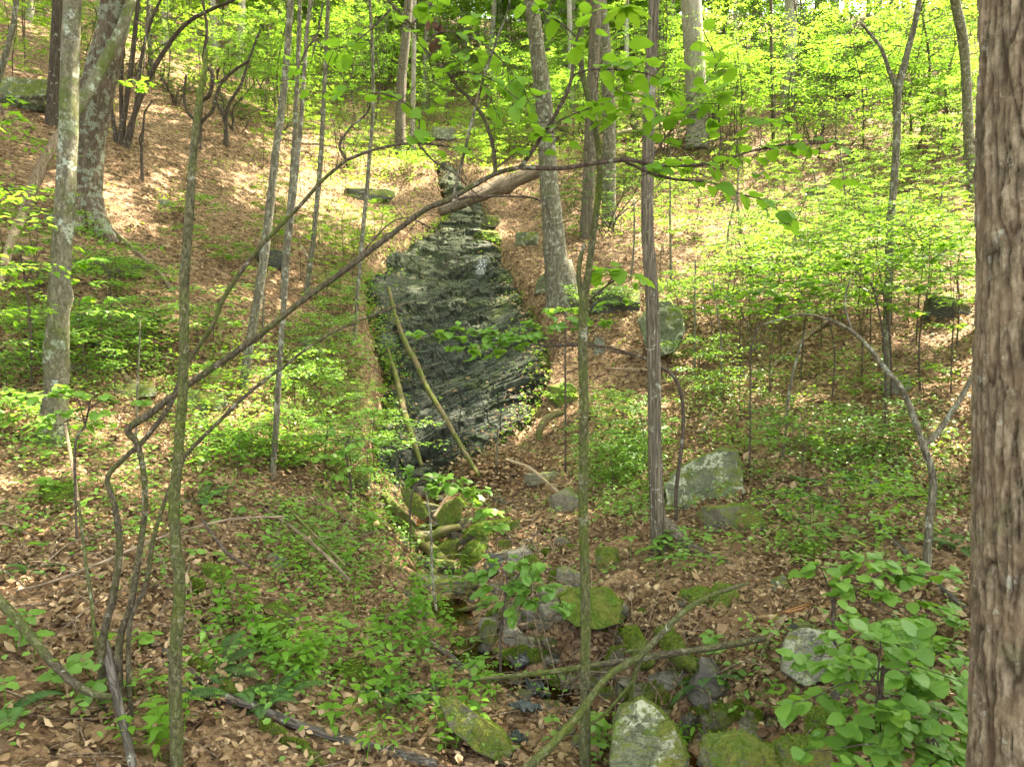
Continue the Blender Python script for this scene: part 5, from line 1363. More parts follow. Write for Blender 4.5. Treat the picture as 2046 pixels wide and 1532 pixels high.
for k, (lab, pts, mat) in enumerate([
    ('short brown stick upright in the leaf heap left of the middle sapling', [(1070, 1108, 8), (1066, 1075, 8), (1072, 1030, 7)], 'dead_wood'),
    ('brown stick slanting beside the short upright stick', [(1012, 1040, 6), (1030, 1072, 8), (1046, 1098, 7)], 'dead_moss'),
    ('dark curved stick on the litter above the moss cushions', [(984, 1000, 6), (1010, 1008, 8), (1040, 1026, 7)], 'dead_grey'),
    ('mossy limb end poking over the hazel sprays', [(900, 1230, 10), (940, 1220, 10), (975, 1208, 8)], 'dead_moss'),
    ('bleached branch below the herbs at lower middle', [(770, 1240, 8), (800, 1228, 12), (840, 1226, 11)], 'dead_wood'),
    ('slanting slab of old wood in the rubble', [(1040, 1258, 14), (1080, 1250, 16), (1112, 1232, 14)], 'dead_wood'),
    ('thin pale stick leaning on the moss carpeted boulder', [(1125, 1230, 6), (1140, 1190, 6), (1158, 1158, 5)], 'dead_pale'),
    ('dark brown branch lying among the lower middle herbs', [(850, 1288, 14), (890, 1312, 15), (930, 1346, 13)], 'dead_grey'),
    ('pale flat stake near the black plastic', [(1082, 1460, 11), (1078, 1435, 11), (1084, 1415, 9)], 'dead_pale'),
    ('long brown log at bottom left running off to the right', [(362, 1388, 17), (420, 1394, 19), (500, 1416, 19), (600, 1458, 19), (700, 1490, 19), (790, 1512, 20), (870, 1536, 20)], 'dead_grey'),
    ('bright mossy log above the long brown log', [(370, 1316, 16), (410, 1350, 19), (440, 1380, 19), (480, 1412, 17)], 'dead_full_moss'),
    ('thin mossy log under the long brown log', [(520, 1448, 14), (560, 1476, 17), (610, 1508, 16), (650, 1540, 14)], 'dead_full_moss'),
    ('dark thin log beneath the bright mossy log', [(300, 1288, 15), (330, 1310, 15), (352, 1328, 14), (415, 1375, 13)], 'dead_grey'),
    ('weathered grey stick crossing the litter above the bright mossy log', [(372, 1225, 8), (400, 1256, 8), (440, 1298, 8), (458, 1322, 7)], 'dead_wood'),
    ('rotten orange log lying above the pale squarish boulder', [(1520, 1262, 14), (1560, 1238, 20), (1610, 1222, 20), (1665, 1215, 14)], 'dead_orange'),
    ('rotten splintered slab of wood leaning left of the pale squarish boulder', [(1522, 1318, 8), (1538, 1285, 14), (1558, 1250, 17), (1572, 1238, 10)], 'dead_wood'),
    ('thin brown log on the bare soil of the right slope', [(1752, 1055, 10), (1780, 1084, 11), (1812, 1112, 11)], 'dead_grey'),
    ('long dark log under the right hand hazel leaves', [(1862, 1162, 10), (1890, 1190, 12), (1940, 1232, 12)], 'dead_grey'),
    ('black burnt looking branch end beside the furrowed trunk', [(1912, 1028, 11), (1926, 1050, 12), (1944, 1070, 12)], 'bark_dark'),
    ('pale grey stick on the upper left slope below the wide trunk', [(205, 435, 6), (240, 475, 7), (290, 520, 8)], 'dead_wood'),
    ('brown stick on the litter below the pale grey stick', [(268, 500, 9), (300, 530, 9), (322, 550, 8), (345, 586, 8)], 'dead_wood'),
    ('sawn looking short log among ferns on the left bank', [(70, 742, 12), (130, 742, 13), (184, 744, 12)], 'log_pink'),
    ('second short log lying just behind the sawn looking one', [(120, 738, 12), (160, 736, 13), (194, 735, 13)], 'dead_wood'),
    ('broken rotten limb in the left bank greenery', [(238, 735, 8), (262, 770, 12), (300, 800, 9)], 'dead_wood'),
    ('thick mossy limb at the far left edge', [(-10, 715, 14), (20, 722, 15), (52, 738, 12)], 'dead_moss'),
    ('curved brown branch on the right slope under the maple sprays', [(1540, 735, 7), (1580, 705, 9), (1615, 672, 9), (1660, 640, 7)], 'dead_wood'),
    ('pair of thin pale sticks on the litter right of the middle sapling', [(1215, 738, 4), (1260, 740, 5), (1310, 742, 4)], 'dead_pale'),
    ('short dead stub in the litter of the right slope', [(1402, 868, 9), (1415, 848, 10), (1428, 826, 7)], 'dead_wood'),
    ('old pale log on the sunny right slope above the dark laurel', [(1640, 402, 7), (1690, 404, 7), (1750, 405, 6)], 'dead_pale'),
    ('dark root like stick on the left bank below the slab ledge', [(600, 495, 9), (612, 515, 10), (622, 530, 9)], 'dead_wood')]):
    one_tube('fallen_branch' if 'log' not in lab else 'fallen_log', lab, 'log' if 'log' in lab else 'stick', pts, mat, seed=60 + k, lift=.03, sides=10)
def dn(pts, Y): return [(a, b, w, Y + dy) for a, b, w, dy in pts]
one_tube('mossy_log', 'short thick bright mossy log end pointing down into the stream', 'log', [(1258, 1262, 34, 6.1), (1274, 1290, 38, 5.95), (1290, 1330, 34, 5.75)], 'dead_full_moss', seed=21, sides=14, rough=.16)
one_tube('mossy_log', 'second thick mossy log right of the short one, dark underneath', 'log', [(1325, 1262, 34, 6.2), (1345, 1292, 36, 6.0), (1375, 1325, 32, 5.8), (1390, 1340, 22, 5.7)], 'dead_full_moss', seed=22, sides=14, rough=.16)
one_tube('fallen_branch', 'long straight grey branch lying level across the stream bed', 'dead branch', [(915, 1360, 7, 5.3), (1000, 1352, 9, 5.25), (1090, 1343, 11, 5.2), (1180, 1330, 13, 5.15), (1260, 1318, 14, 5.1), (1340, 1305, 14, 5.1), (1430, 1292, 14, 5.15), (1526, 1275, 14, 5.3)], 'bark_limb', seed=23, wob=.3)
one_tube('fallen_branch', 'mossy forked branch rising from the bottom edge to the right over the stream', 'dead branch', [(1040, 1545, 20, 4.2), (1090, 1500, 18, 4.3), (1150, 1436, 16, 4.5), (1186, 1386, 15, 4.6), (1216, 1350, 14, 4.7), (1252, 1326, 14, 4.85), (1280, 1308, 14, 4.9), (1320, 1268, 13, 5.1), (1370, 1218, 12, 5.3), (1420, 1190, 10, 5.6), (1470, 1172, 8, 5.8), (1496, 1164, 5, 6.0)], 'bark_moss', seed=24, wob=.4,
         more=[[(1282, 1308, 12), (1268, 1350, 11), (1256, 1420, 9), (1250, 1480, 8), (1252, 1545, 7)], [(1268, 1355, 7), (1240, 1390, 7), (1210, 1424, 7), (1180, 1446, 6)], [(1284, 1308, 7), (1272, 1298, 7), (1248, 1302, 6)]])
one_tube('dead_limb', 'mossy grey limb with rough bark running down into the bottom left litter', 'dead branch', [(-20, 1180, 18, 4.6), (20, 1222, 18, 4.5), (62, 1274, 18, 4.4), (100, 1320, 17, 4.3), (140, 1356, 16, 4.25), (180, 1382, 15, 4.2), (222, 1392, 13, 4.2)], 'bark_limb', seed=25, knots=6)
one_tube('dead_snag', 'grey cracked dead snag below the many stemmed shrub', 'dead branch', [(210, 1284, 18, 4.55), (222, 1340, 19, 4.4), (238, 1410, 18, 4.25), (254, 1470, 17, 4.1), (268, 1545, 16, 3.9)], 'dead_grey', seed=26)
one_tube('fallen_branch', 'long thin bare branch crossing behind the many stemmed shrub', 'stick', [(32, 1181, 5, 5.2), (110, 1160, 6, 5.3), (200, 1125, 6, 5.5), (290, 1085, 6, 5.7), (370, 1058, 6, 5.9), (470, 1036, 5, 6.1), (570, 1032, 4, 6.3)], 'dead_wood', seed=27)
one_tube('fallen_branch', 'thin pale stick standing at the left below the spotted trunk', 'stick', [(130, 845, 5, 6.9), (140, 900, 6, 6.7), (150, 960, 6, 6.5), (158, 1012, 5, 6.3)], 'dead_pale', seed=28)
one_tube('fallen_branch', 'slender mossy stem left of the many stemmed shrub', 'sapling', [(192, 1300, 7, 4.7), (184, 1220, 7, 4.8), (174, 1140, 7, 4.9), (164, 1060, 6, 5.0), (157, 1000, 5, 5.1)], 'bark_moss', seed=29)
one_tube('fallen_branch', 'brown arching twig right of the olive sapling', 'stick', [(404, 1036, 5, 6.0), (430, 1075, 7, 5.9), (460, 1110, 8, 5.8), (500, 1132, 6, 5.8)], 'bark_twig', seed=30)
one_tube('fallen_branch', 'bundle like long stick sliding down the left bank', 'stick', [(525, 1015, 6, 8.2), (580, 1050, 7, 7.8), (640, 1100, 7, 7.2), (700, 1160, 6, 6.6)], 'dead_wood', seed=31)
one_tube('fallen_branch', 'second long stick beside the sliding one', 'stick', [(560, 1000, 5, 8.4), (620, 1060, 6, 7.7), (690, 1130, 5, 7.0)], 'dead_moss', seed=32)
# ------------------------------------------------------------------ single leaves as parts
def leaf_mesh(name, mat, kind, ratio=.62, seg=9, teeth=0.0, cup=.10, droop=.18, seed=0):
    """one leaf, length 1 along +x"""
    g = np.random.default_rng(seed)
    x = np.linspace(0, 1, seg)
    if kind == 'round': w = np.sin(np.pi * np.clip(x, 0, 1) ** .8) ** .62
    elif kind == 'point': w = np.sin(np.pi * x ** .68) ** .95 * (1 - .25 * x)
    else: w = np.sin(np.pi * x) ** .8
    w = w * ratio * .5 / max(w.max(), 1e-6)
    if teeth: w = w * (1 + teeth * (np.arange(seg) % 2 - .5) * (x > .05) * (x < .97))
    w[0] = .006; w[-1] = .002
    bend = -droop * x ** 2 + .04 * np.sin(3 * x + g.uniform(0, 6))
    rip = .018 * np.sin(np.arange(seg) * 2.1 + g.uniform(0, 6))
    mid = np.stack([x, 0 * x, bend], -1)
    lh = np.stack([x - .04 * w, w * .5, bend + cup * w * .7 + rip], -1); lf = np.stack([x - .10 * w, w, bend + cup * w + rip * 1.6], -1)
    rh = lh * [1, -1, 1] - [[0, 0, 0]] + np.stack([0 * x, 0 * x, -rip * 1.5], -1); rf = lf * [1, -1, 1] + np.stack([0 * x, 0 * x, -rip * 2.2], -1)
    V = np.vstack([lf, lh, mid, rh, rf]); i = np.arange(5 * seg).reshape(5, seg)
    Q = np.stack([i[:-1, :-1], i[1:, :-1], i[1:, 1:], i[:-1, 1:]], -1).reshape(-1, 4)
    return mesh_np(name, V, Q, mat=M[mat], smooth=True)
LM = {
 'hazel': [leaf_mesh('hazel_leaf', 'leaf_hazel', 'round', .86, 11, .10, seed=i, droop=.1 + .08 * i) for i in range(4)],
 'witch': [leaf_mesh('broad_leaf', 'leaf_herb', 'round', .70, 11, .14, seed=i + 9, droop=.12 + .09 * i) for i in range(4)],
 'point': [leaf_mesh('pointed_leaf', 'leaf_herb', 'point', .52, 11, .12, seed=i + 20, droop=.15 + .10 * i) for i in range(4)],
 'lance': [leaf_mesh('narrow_leaf', 'leaf_herb', 'oval', .34, 9, .0, seed=i + 30, droop=.1 + .12 * i) for i in range(3)],
 'magnolia': [leaf_mesh('long_leaf', 'leaf_under', 'round', .42, 13, .0, seed=i + 40, droop=.2) for i in range(3)],
}
def _lob(name, mat):
    V, Fc = TMPL['lobed']; return mesh_np(name, V, np.array(Fc), mat=M[mat], smooth=True)
LM['maple'] = [_lob('lobed_leaf', 'leaf_sunny'), _lob('lobed_leaf', 'leaf_herb')]
def put_leaf(root, base, pos, fwd, up, L, kind, rng=R):
    me = LM[kind][int(rng.integers(0, len(LM[kind])))]
    o = bpy.data.objects.new('leaf', me); COL.objects.link(o); o.parent = root
    x = np.asarray(fwd, float); x = x / np.linalg.norm(x)
    y = np.cross(up, x); y /= np.linalg.norm(y) + 1e-9
    z = np.cross(x, y)
    m = np.eye(4); m[:3, 0] = x * L; m[:3, 1] = y * L; m[:3, 2] = z * L; m[:3, 3] = np.asarray(pos) - base
    o.matrix_local = Matrix(m.tolist())
    KIDS.setdefault(root.name, []).append(o)
    return o
# leaves of the sprawling shrub: alternate along its finer branches, plus the whorl at the top
def leafy_branch(key, t0, t1, n, px=36, spread=1.0):
    n = int(n * 1.2)
    c = BR[key]
    for i in range(n):
        t = t0 + (t1 - t0) * (i + R.uniform(0, .7)) / n
        k = int(np.clip(t, 0, 1) * (len(c) - 1)); k1 = min(k + 1, len(c) - 1)
        d = c[k1] - c[max(k - 1, 0)]; d = d / (np.linalg.norm(d) + 1e-9)
        sd = np.array([-d[1], d[0], 0]) * (1 if i % 2 else -1); sd /= np.linalg.norm(sd) + 1e-9
        f = d * R.uniform(.2, .9) + sd * R.uniform(.5, 1.0) + np.array([0, 0, R.normal(-.12, .22)])
        off = f * R.uniform(0.01, .09) * spread
        put_leaf(sroot, sb, c[k] + off, f, rand_up(1, .32)[0], px * R.uniform(.7, 1.25) * YB / F, 'witch')
for a in (('a2', .35, 1.0, 26), ('a4', .3, .9, 14), ('a5', .4, 1.0, 12), ('a6', .3, 1.0, 14), ('a1', .55, 1.0, 10), ('a7', .3, 1, 8), ('a3', .55, 1.0, 10), ('a10', .3, 1.0, 14), ('a16', .3, 1.0, 14), ('a17', .2, 1.0, 14),
          ('a21', .2, 1.0, 12), ('a22', .3, 1, 8), ('a15', .3, 1, 8), ('a19', .2, 1, 8), ('a11', .4, 1.0, 7), ('a12', .6, 1, 4), ('a18', .5, 1, 6), ('a8', .2, 1, 7)):
    leafy_branch(*a)
# low hanging level sprays seen against the slope (clusters read from the photograph)
for (px, py, n, s) in [(1290, 250, 9, 60), (1420, 200, 9, 60), (1250, 130, 8, 60), (1180, 235, 8, 55), (1400, 130, 6, 50), (1700, 350, 6, 48), (960, 60, 6, 45), (930, 120, 5, 40), (1240, 50, 5, 60), (680, 160, 5, 45), (700, 190, 4, 45), (1100, 265, 5, 44), (1520, 340, 5, 38), (1060, 300, 4, 40), (880, 210, 5, 30)]:
    c = P(px, py, YB - .1)
    for _ in range(n):
        q = c + np.array([R.normal(0, .10), R.normal(0, .12), R.normal(0, .035)])
        put_leaf(sroot, sb, q, rand_dir(1, .12)[0], rand_up(1, .3)[0], s * .8 * R.uniform(.6, 1.0) * YB / F, 'witch')

mag = thing('magnolia_sprig', 'whorl of long drooping leaves hanging at the top edge right of the middle', 'leafy twig', P(1255, -30, 3.6))
_mb = np.array(mag.location)
kid('stem', MB().tube(P([1262, 1258, 1252], [-120, -40, 14], 3.6), [.009, .007, .004], 6, 4).mesh('twig', M['bark_twig'], origin=_mb), mag)
for a in np.linspace(0, 2 * np.pi, 8)[:-1]:
    put_leaf(mag, _mb, P(1252, 12, 3.6), [math.cos(a), math.sin(a), -.35], [0, 0, 1], .14, 'magnolia')

# ------------------------------------------------------------------ leafy shrubs: real twigs carrying level leaves
def leafy_shrub(label, stem, boxes, Y, n, px, kind='hazel', name='leafy_shrub', cat='shrub', mat='bark_twig', dz=.5, up=.28, group=None, thickness=1.0, seed=0, attach=False):
    g = np.random.default_rng(seed + 900)
    b = P(stem[0][0], stem[0][1], Y); gz = float(ground(b[0], b[1]))
    b = np.array([b[0], b[1], gz if not attach else b[2]])
    root = thing(name, label, cat, b, group)
    s = np.array(stem, float); p = P(s[:, 0], s[:, 1], Y); r = s[:, 2] * .5 * Y / F
    if p[0, 2] > gz and not attach: p = np.vstack([[p[0, 0], p[0, 1], gz - .1], p]); r = np.concatenate([[r[0]], r])
    mb = MB().tube(p, r, 7, 6, rough=.08, seed=seed, wob=.5)
    tot = sum(bx[2] * bx[3] for bx in boxes)
    sc = catmull(p, 8)
    for (cx, cy, rx, ry) in boxes:
        m = max(4, int(n * rx * ry / tot))
        nt = max(2, m // 9)
        a0 = sc[int(len(sc) * g.uniform(.6, .98))]
        cen = P(cx, cy, Y)
        mb.tube([a0, (a0 + cen) / 2 + [0, 0, .04], cen], [.006, .005, .003], 5, 5, rough=0)
        for t in range(nt):
            a = 2 * np.pi * t / nt + g.uniform(-.3, .3); q = math.sqrt(g.uniform(.25, 1))
            W = rx * Y / F
            e = P(cx + math.cos(a) * rx * q, cy + math.sin(a) * ry * q, Y) + np.array([0, g.normal(0, W * .45 * thickness), 0])
            d = e - cen; ln = np.linalg.norm(d) + 1e-6
            mb.tube([cen, cen + d * .55 + [0, 0, .03 * ln], e], [.003, .0022, .0013], 4, 3, rough=0)
            for i in range(max(3, m // nt)):
                f = g.uniform(.15, 1.12); sd = np.array([-d[1], d[0], 0]) / ln * (1 if i % 2 else -1)
                fw = d / ln * g.uniform(.1, .9) + sd * g.uniform(.3, 1) + np.array([0, 0, g.normal(-.08, .16)])
                put_leaf(root, b, cen + d * f + fw * .02 + np.array([0, 0, g.normal(0, .012)]), fw, rand_up(1, up, g)[0] + np.array([0, -.12, 0]), px * .77 * g.uniform(.6, 1.15) * Y / F, kind, g)
    kid('stem', mb.mesh('shrub_stem', M[mat], origin=b), root)
    return root
leafy_shrub('broad leaved hazel bush filling the bottom right beside the furrowed trunk', [(1752, 1560, 14), (1742, 1470, 11), (1755, 1410, 9), (1765, 1330, 8)],
            [(1690, 1330, 95, 55), (1760, 1280, 80, 45), (1830, 1330, 90, 55), (1620, 1395, 60, 45), (1720, 1410, 90, 50), (1830, 1420, 90, 50), (1890, 1470, 60, 50), (1760, 1480, 70, 40), (1660, 1450, 50, 40), (1890, 1380, 50, 40)], 3.9, 285, 52, seed=1)
leafy_shrub('lighter green hazel bush behind the broad leaved one on the right bank', [(1668, 1275, 10), (1666, 1220, 8), (1672, 1150, 7)],
            [(1640, 1135, 75, 26), (1720, 1118, 70, 24), (1790, 1140, 80, 28), (1860, 1150, 60, 26), (1700, 1165, 80, 24), (1790, 1190, 80, 24), (1870, 1230, 60, 26), (1740, 1235, 60, 22), (1830, 1270, 60, 26), (1900, 1290, 40, 30)], 5.3, 285, 36, seed=2)
leafy_shrub('low hazel bush in the bottom right corner against the furrowed trunk', [(1870, 1600, 10), (1860, 1520, 8), (1850, 1450, 7)],
            [(1800, 1490, 80, 40), (1880, 1500, 50, 40), (1720, 1520, 70, 30), (1880, 1420, 50, 36), (1800, 1430, 70, 36), (1640, 1500, 50, 26)], 3.7, 170, 46, seed=21)
leafy_shrub('hazel bush between the two larger hazel bushes at lower right', [(1800, 1420, 9), (1800, 1340, 8), (1810, 1290, 6)],
            [(1700, 1270, 80, 30), (1780, 1250, 80, 34), (1860, 1300, 70, 34), (1640, 1310, 60, 28), (1760, 1320, 80, 30), (1890, 1350, 50, 30)], 4.6, 200, 40, seed=22)
leafy_shrub('hazel spray with round leaves over the stream rubble', [(1000, 1275, 6), (1010, 1200, 5), (1015, 1150, 4)],
            [(1000, 1130, 55, 22), (1060, 1125, 50, 22), (980, 1165, 60, 22), (1060, 1170, 60, 24), (1020, 1205, 80, 22), (1090, 1205, 45, 22)], 6.2, 210, 30, seed=3)
leafy_shrub('hazel spray arching below the foot of the slab', [(820, 1010, 4), (830, 970, 4), (850, 950, 3)],
            [(830, 950, 40, 14), (890, 958, 50, 18), (940, 985, 40, 20), (965, 1015, 35, 16), (985, 1050, 22, 14), (870, 975, 36, 14)], 9.6, 200, 24, seed=4)
leafy_shrub('leafy hazel patch on the bank left of the slab foot', [(700, 960, 5), (690, 900, 4), (700, 870, 3)],
            [(660, 900, 55, 20), (730, 880, 50, 20), (640, 860, 50, 18), (700, 930, 60, 18), (590, 910, 40, 16), (760, 900, 30, 16)], 9.8, 170, 22, seed=5)
leafy_shrub('level spray of round leaves over the lower left bank', [(150, 900, 5), (170, 850, 4), (180, 800, 4)],
            [(60, 790, 80, 18), (150, 785, 70, 18), (230, 800, 60, 16), (60, 830, 70, 18), (180, 820, 60, 16), (120, 850, 70, 14)], 6.3, 170, 30, seed=6)
leafy_shrub('spray of small round leaves hanging level in front of the slab', [(1352, 965, 8), (1366, 840, 8), (1352, 760, 7), (1300, 722, 6), (1230, 698, 5), (1170, 690, 5), (1080, 690, 4)],
            [(860, 665, 40, 12), (920, 660, 50, 14), (980, 665, 50, 16), (1040, 668, 50, 16), (940, 690, 60, 14), (1010, 692, 50, 14), (1080, 655, 40, 16), (1120, 640, 40, 16), (1180, 640, 50, 14), (955, 715, 20, 8)], 8.5, 295, 24, seed=7)
leafy_shrub('pale maple spray reaching left of the forked witch hazel', [(1500, 760, 4), (1500, 700, 4), (1520, 640, 3)],
            [(1450, 590, 60, 16), (1530, 575, 70, 18), (1600, 560, 70, 18), (1480, 625, 60, 14), (1560, 610, 70, 14), (1640, 590, 60, 14), (1400, 615, 50, 12)], 9.5, 285, 27, kind='maple', seed=8)
leafy_shrub('bright maple layers on the right slope behind the fork', [(1770, 740, 5), (1760, 640, 4), (1740, 560, 4)],
            [(1600, 530, 80, 16), (1700, 515, 80, 18), (1800, 520, 90, 18), (1890, 500, 70, 20), (1660, 570, 80, 16), (1760, 575, 90, 16), (1860, 560, 80, 18), (1820, 620, 80, 16), (1900, 650, 50, 18)], 10.5, 290, 27, kind='maple', seed=9)
leafy_shrub('maple sprig of big palmate leaves beside the top middle saplings', [(660, -120, 4), (640, 40, 3), (620, 130, 3)],
            [(600, 130, 40, 14), (585, 160, 30, 12), (700, 185, 40, 14)], 6.0, 26, 30, kind='maple', seed=10, attach=True)
leafy_shrub('hanging sprig of lobed leaves at the far left', [(-60, 120, 4), (-10, 190, 3), (5, 230, 3)],
            [(10, 240, 30, 26), (15, 195, 26, 14)], 6.0, 22, 36, kind='maple', seed=11, attach=True)
leafy_shrub('bright leaf spray in front of the multi stem clump', [(300, -120, 4), (292, 60, 3), (285, 150, 2), (268, 165, 2)],
            [(262, 163, 30, 10), (285, 172, 20, 8)], 7.0, 18, 30, kind='maple', seed=12, attach=True)
leafy_shrub('low hazel bush left of the spotted trunk', [(60, 640, 4), (50, 560, 4), (40, 510, 3)],
            [(40, 500, 60, 16), (90, 490, 50, 16), (30, 540, 50, 18), (90, 560, 40, 14), (180, 520, 40, 22), (170, 565, 45, 20), (215, 595, 30, 14)], 10.0, 130, 28, kind='point', seed=13)
leafy_shrub('knee high shrub with yellow green leaves at the slab left bank', [(650, 900, 4), (655, 860, 3)],
            [(655, 840, 40, 22), (640, 865, 24, 12), (690, 850, 20, 12)], 10.6, 70, 15, kind='lance', seed=14)
leafy_shrub('hazel leaves growing round the foot of the flared trunk', [(1130, 690, 4), (1130, 650, 3)],
            [(1130, 615, 40, 10), (1180, 615, 40, 10), (1230, 600, 30, 10), (1240, 570, 40, 14)], 12.0, 70, 20, seed=15)
leafy_shrub('big leaved sprig with one large bright leaf before the reddish trunk', [(1168, 612, 5), (1200, 580, 4), (1240, 552, 3)],
            [(1240, 553, 40, 12), (1210, 540, 30, 10)], 4.75, 12, 56, kind='witch', seed=16, attach=True)

# forked witch hazel in front of the right slope
wroot, wb = clump('forked grey sapling curving up on the right beside the furrowed trunk', [
    [(1848, 1200, 17), (1850, 1120, 16), (1855, 1050, 15), (1864, 980, 15), (1862, 940, 14), (1846, 895, 14), (1838, 870, 13), (1818, 815, 12), (1795, 770, 11), (1768, 738, 10), (1735, 695, 9), (1700, 660, 8), (1660, 640, 5), (1600, 628, 4), (1520, 650, 3)],
    [(1846, 888, 13), (1870, 868, 12), (1900, 826, 11), (1925, 785, 10), (1950, 735, 9), (1975, 680, 8)],
    [(1705, 664, 4), (1695, 640, 4), (1688, 600, 4), (1700, 560, 3), (1720, 545, 3)]], 'bark_grey', Y=6.3, seed=70, sides=10, name='sapling', cat='sapling', stemname='trunk')
def slope_sapling(label, pts, mat, seed, Y=None):
    clump(label, [pts], mat, Y=Y, seed=seed, name='sapling', cat='sapling', stemname='trunk')
slope_sapling('thin straight sapling on the open right slope', [(1562, 925, 7), (1570, 860, 6), (1576, 790, 6), (1590, 720, 5), (1610, 660, 3)], 'bark_grey', 72)
for i, (x, y0, y1) in enumerate([(1440, 800, 560), (1388, 760, 520), (1260, 560, 400), (1460, 560, 380), (1480, 480, 330), (1690, 470, 300), (1640, 450, 340), (520, 700, 480), (270, 930, 640), (60, 720, 560), (1340, 560, 300), (1880, 560, 380), (990, 960, 820)]):
    slope_sapling('slim knee to head high stem rising from the leaf litter', [(x, y0, 5), (x + R.uniform(-8, 8), (y0 + y1) / 2, 4), (x + R.uniform(-15, 15), y1, 3)], 'bark_grey', 80 + i)
    COL.objects[-1]
# ------------------------------------------------------------------ herbs, ferns and seedlings
def herb(name, label, cat, kind, n, L, H, seed, pairs=True, group=None):
    g = np.random.default_rng(seed)
    root = thing(name, label, cat, (0, 0, 0), group)
    lean = g.normal(0, .12 * H, 2); pts = [(0, 0, -.04), (lean[0] * .5, lean[1] * .5, H * .55), (lean[0], lean[1], H)]
    kid('stem', MB().tube(pts, [.004, .003, .0018], 5, 5, rough=0).mesh('herb_stem', M['leaf_herb']), root)
    c = catmull(pts, 10)
    for i in range(n):
        t = .35 + .65 * ((i // 2) / max(1, (n - 1) // 2)) if pairs else .9
        q = c[int(t * (len(c) - 1))]
        a = (i % 2) * np.pi + (i // 2) * 1.45 if pairs else 2 * np.pi * i / n
        f = [math.cos(a), math.sin(a), g.normal(.12 if pairs else -.05, .15)]
        put_leaf(root, np.zeros(3), q + np.array(f) * L * .18, f, rand_up(1, .2, g)[0], L * g.uniform(.75, 1.1) * (1.1 - .45 * abs(t - .6)), kind, g)
    return root
def fern(label, n, L, seed, group):
    g = np.random.default_rng(seed)
    root = thing('fern', label, 'fern', (0, 0, 0), group)
    for i in range(n):
        a = 2 * np.pi * i / n + g.uniform(-.3, .3); el = g.uniform(.5, 1.1); l = L * g.uniform(.75, 1.1)
        t = np.linspace(0, 1, 26)
        rr = l * t; hh = l * (math.sin(el) * t - .62 * t ** 2)
        ax = np.stack([math.cos(a) * rr * math.cos(el * .6), math.sin(a) * rr * math.cos(el * .6), hh + .01], -1)
        mb = MB().tube(ax[::5], np.linspace(.003, .001, 6), 4, 3, rough=0)
        T_ = np.gradient(ax, axis=0); T_ /= np.linalg.norm(T_, axis=1)[:, None]
        sd = np.array([-math.sin(a), math.cos(a), 0.0])
        for s in (1, -1):
            c = ax[2:]; w = l * .19 * np.sin(np.pi * np.clip(t[2:] * .93 + .07, 0, 1)) ** .75
            f = sd * s + T_[2:] * .35 - np.array([0, 0, .12])
            V, Fc = leaves(c, f, np.broadcast_to(np.cross(T_[2:], sd) * (1), c.shape) * np.sign(np.cross(T_[2:], sd)[:, 2:3] + 1e-9), w, np.full(len(c), l * .034), 'oval')
            mb.put(V, Fc)
        kid('frond', mb.mesh('fern_frond', M['leaf_fern'], smooth=False), root)
    return root
def place(proto_list, spots, labels=None, smin=.8, smax=1.25, tilt=.12):
    first = {}
    lab0 = proto_list[0]['label']; grp0 = proto_list[0]['group']
    for i, sp in enumerate(spots):
        px, py = sp[:2]; where = sp[2] if len(sp) > 2 else WHERE(px, py)
        k = int(R.integers(0, len(proto_list))); pr = proto_list[k]
        b = G(px, py); b[2] = ground(b[0], b[1])
        s = R.uniform(smin, smax); rz = R.uniform(0, 6.28)
        nrm = ground_normal(b[0], b[1])
        tl = (-nrm[1] * .45 + R.normal(0, tilt), nrm[0] * .45 + R.normal(0, tilt))
        if pr.name not in first:
            first[pr.name] = 1; pr.location = tuple(b); pr.rotation_euler = (tl[0], tl[1], rz); pr.scale = (s,) * 3; c_ = pr
        else:
            c_ = copy_tree(pr, b, rz, s, tilt=tl)
        c_['label'] = lab0 + ' ' + where; c_['group'] = grp0 + ' ' + where
    for pr in proto_list:
        if pr.name not in first:
            for c in KIDS.get(pr.name, []): bpy.data.objects.remove(c)
            bpy.data.objects.remove(pr)
MARKS = [(480, 1300, 'by the bright mossy log'), (620, 1350, 'below the olive sapling log'), (820, 1280, 'left of the stream rubble'), (720, 1430, 'above the long brown log'), (890, 1480, 'left of the long mossy slab'), (640, 1150, 'on the bare soil of the left bank'),
 (300, 1470, 'beside the grey cracked snag'), (840, 1120, 'by the thick mossy log'), (150, 1350, 'along the mossy grey limb'), (150, 1080, 'left of the many stemmed shrub'), (430, 1060, 'right of the olive sapling'), (960, 1370, 'by the black plastic'), (1240, 1130, 'between the two middle trunks'),
 (1400, 1120, 'under the big lichen boulder'), (1500, 1330, 'round the rotten orange wood'), (1660, 1070, 'on the right slope litter'), (1200, 1490, 'by the pale rounded boulder'), (440, 920, 'on the bank below the grey outcrop'), (560, 860, 'left of the slab foot'), (1260, 940, 'right of the slab foot'), (1390, 1500, 'at the stream pool'),
 (1600, 1420, 'below the pale squarish boulder'), (1720, 920, 'on the litter left of the forked curving sapling'), (1890, 1090, 'beside the furrowed trunk'), (240, 690, 'right of the spotted trunk'), (40, 1440, 'in the bottom left corner'), (650, 740, 'beside the slab left edge'), (200, 580, 'under the leaning snag'), (740, 480, 'above the slab undercut'), (1220, 650, 'round the flared trunk'), (1360, 690, 'behind the reddish brown trunk'), (1470, 780, 'left of the straight open slope sapling'), (1800, 980, 'under the forked curving sapling'), (1560, 680, 'below the maple sprays'), (1650, 820, 'on the open right slope'), (80, 780, 'at the left edge among short logs'), (150, 960, 'below the spotted trunk foot')]
def WHERE(px, py):
    return min(MARKS, key=lambda m: (m[0] - px) ** 2 + (m[1] - py) ** 2)[2]
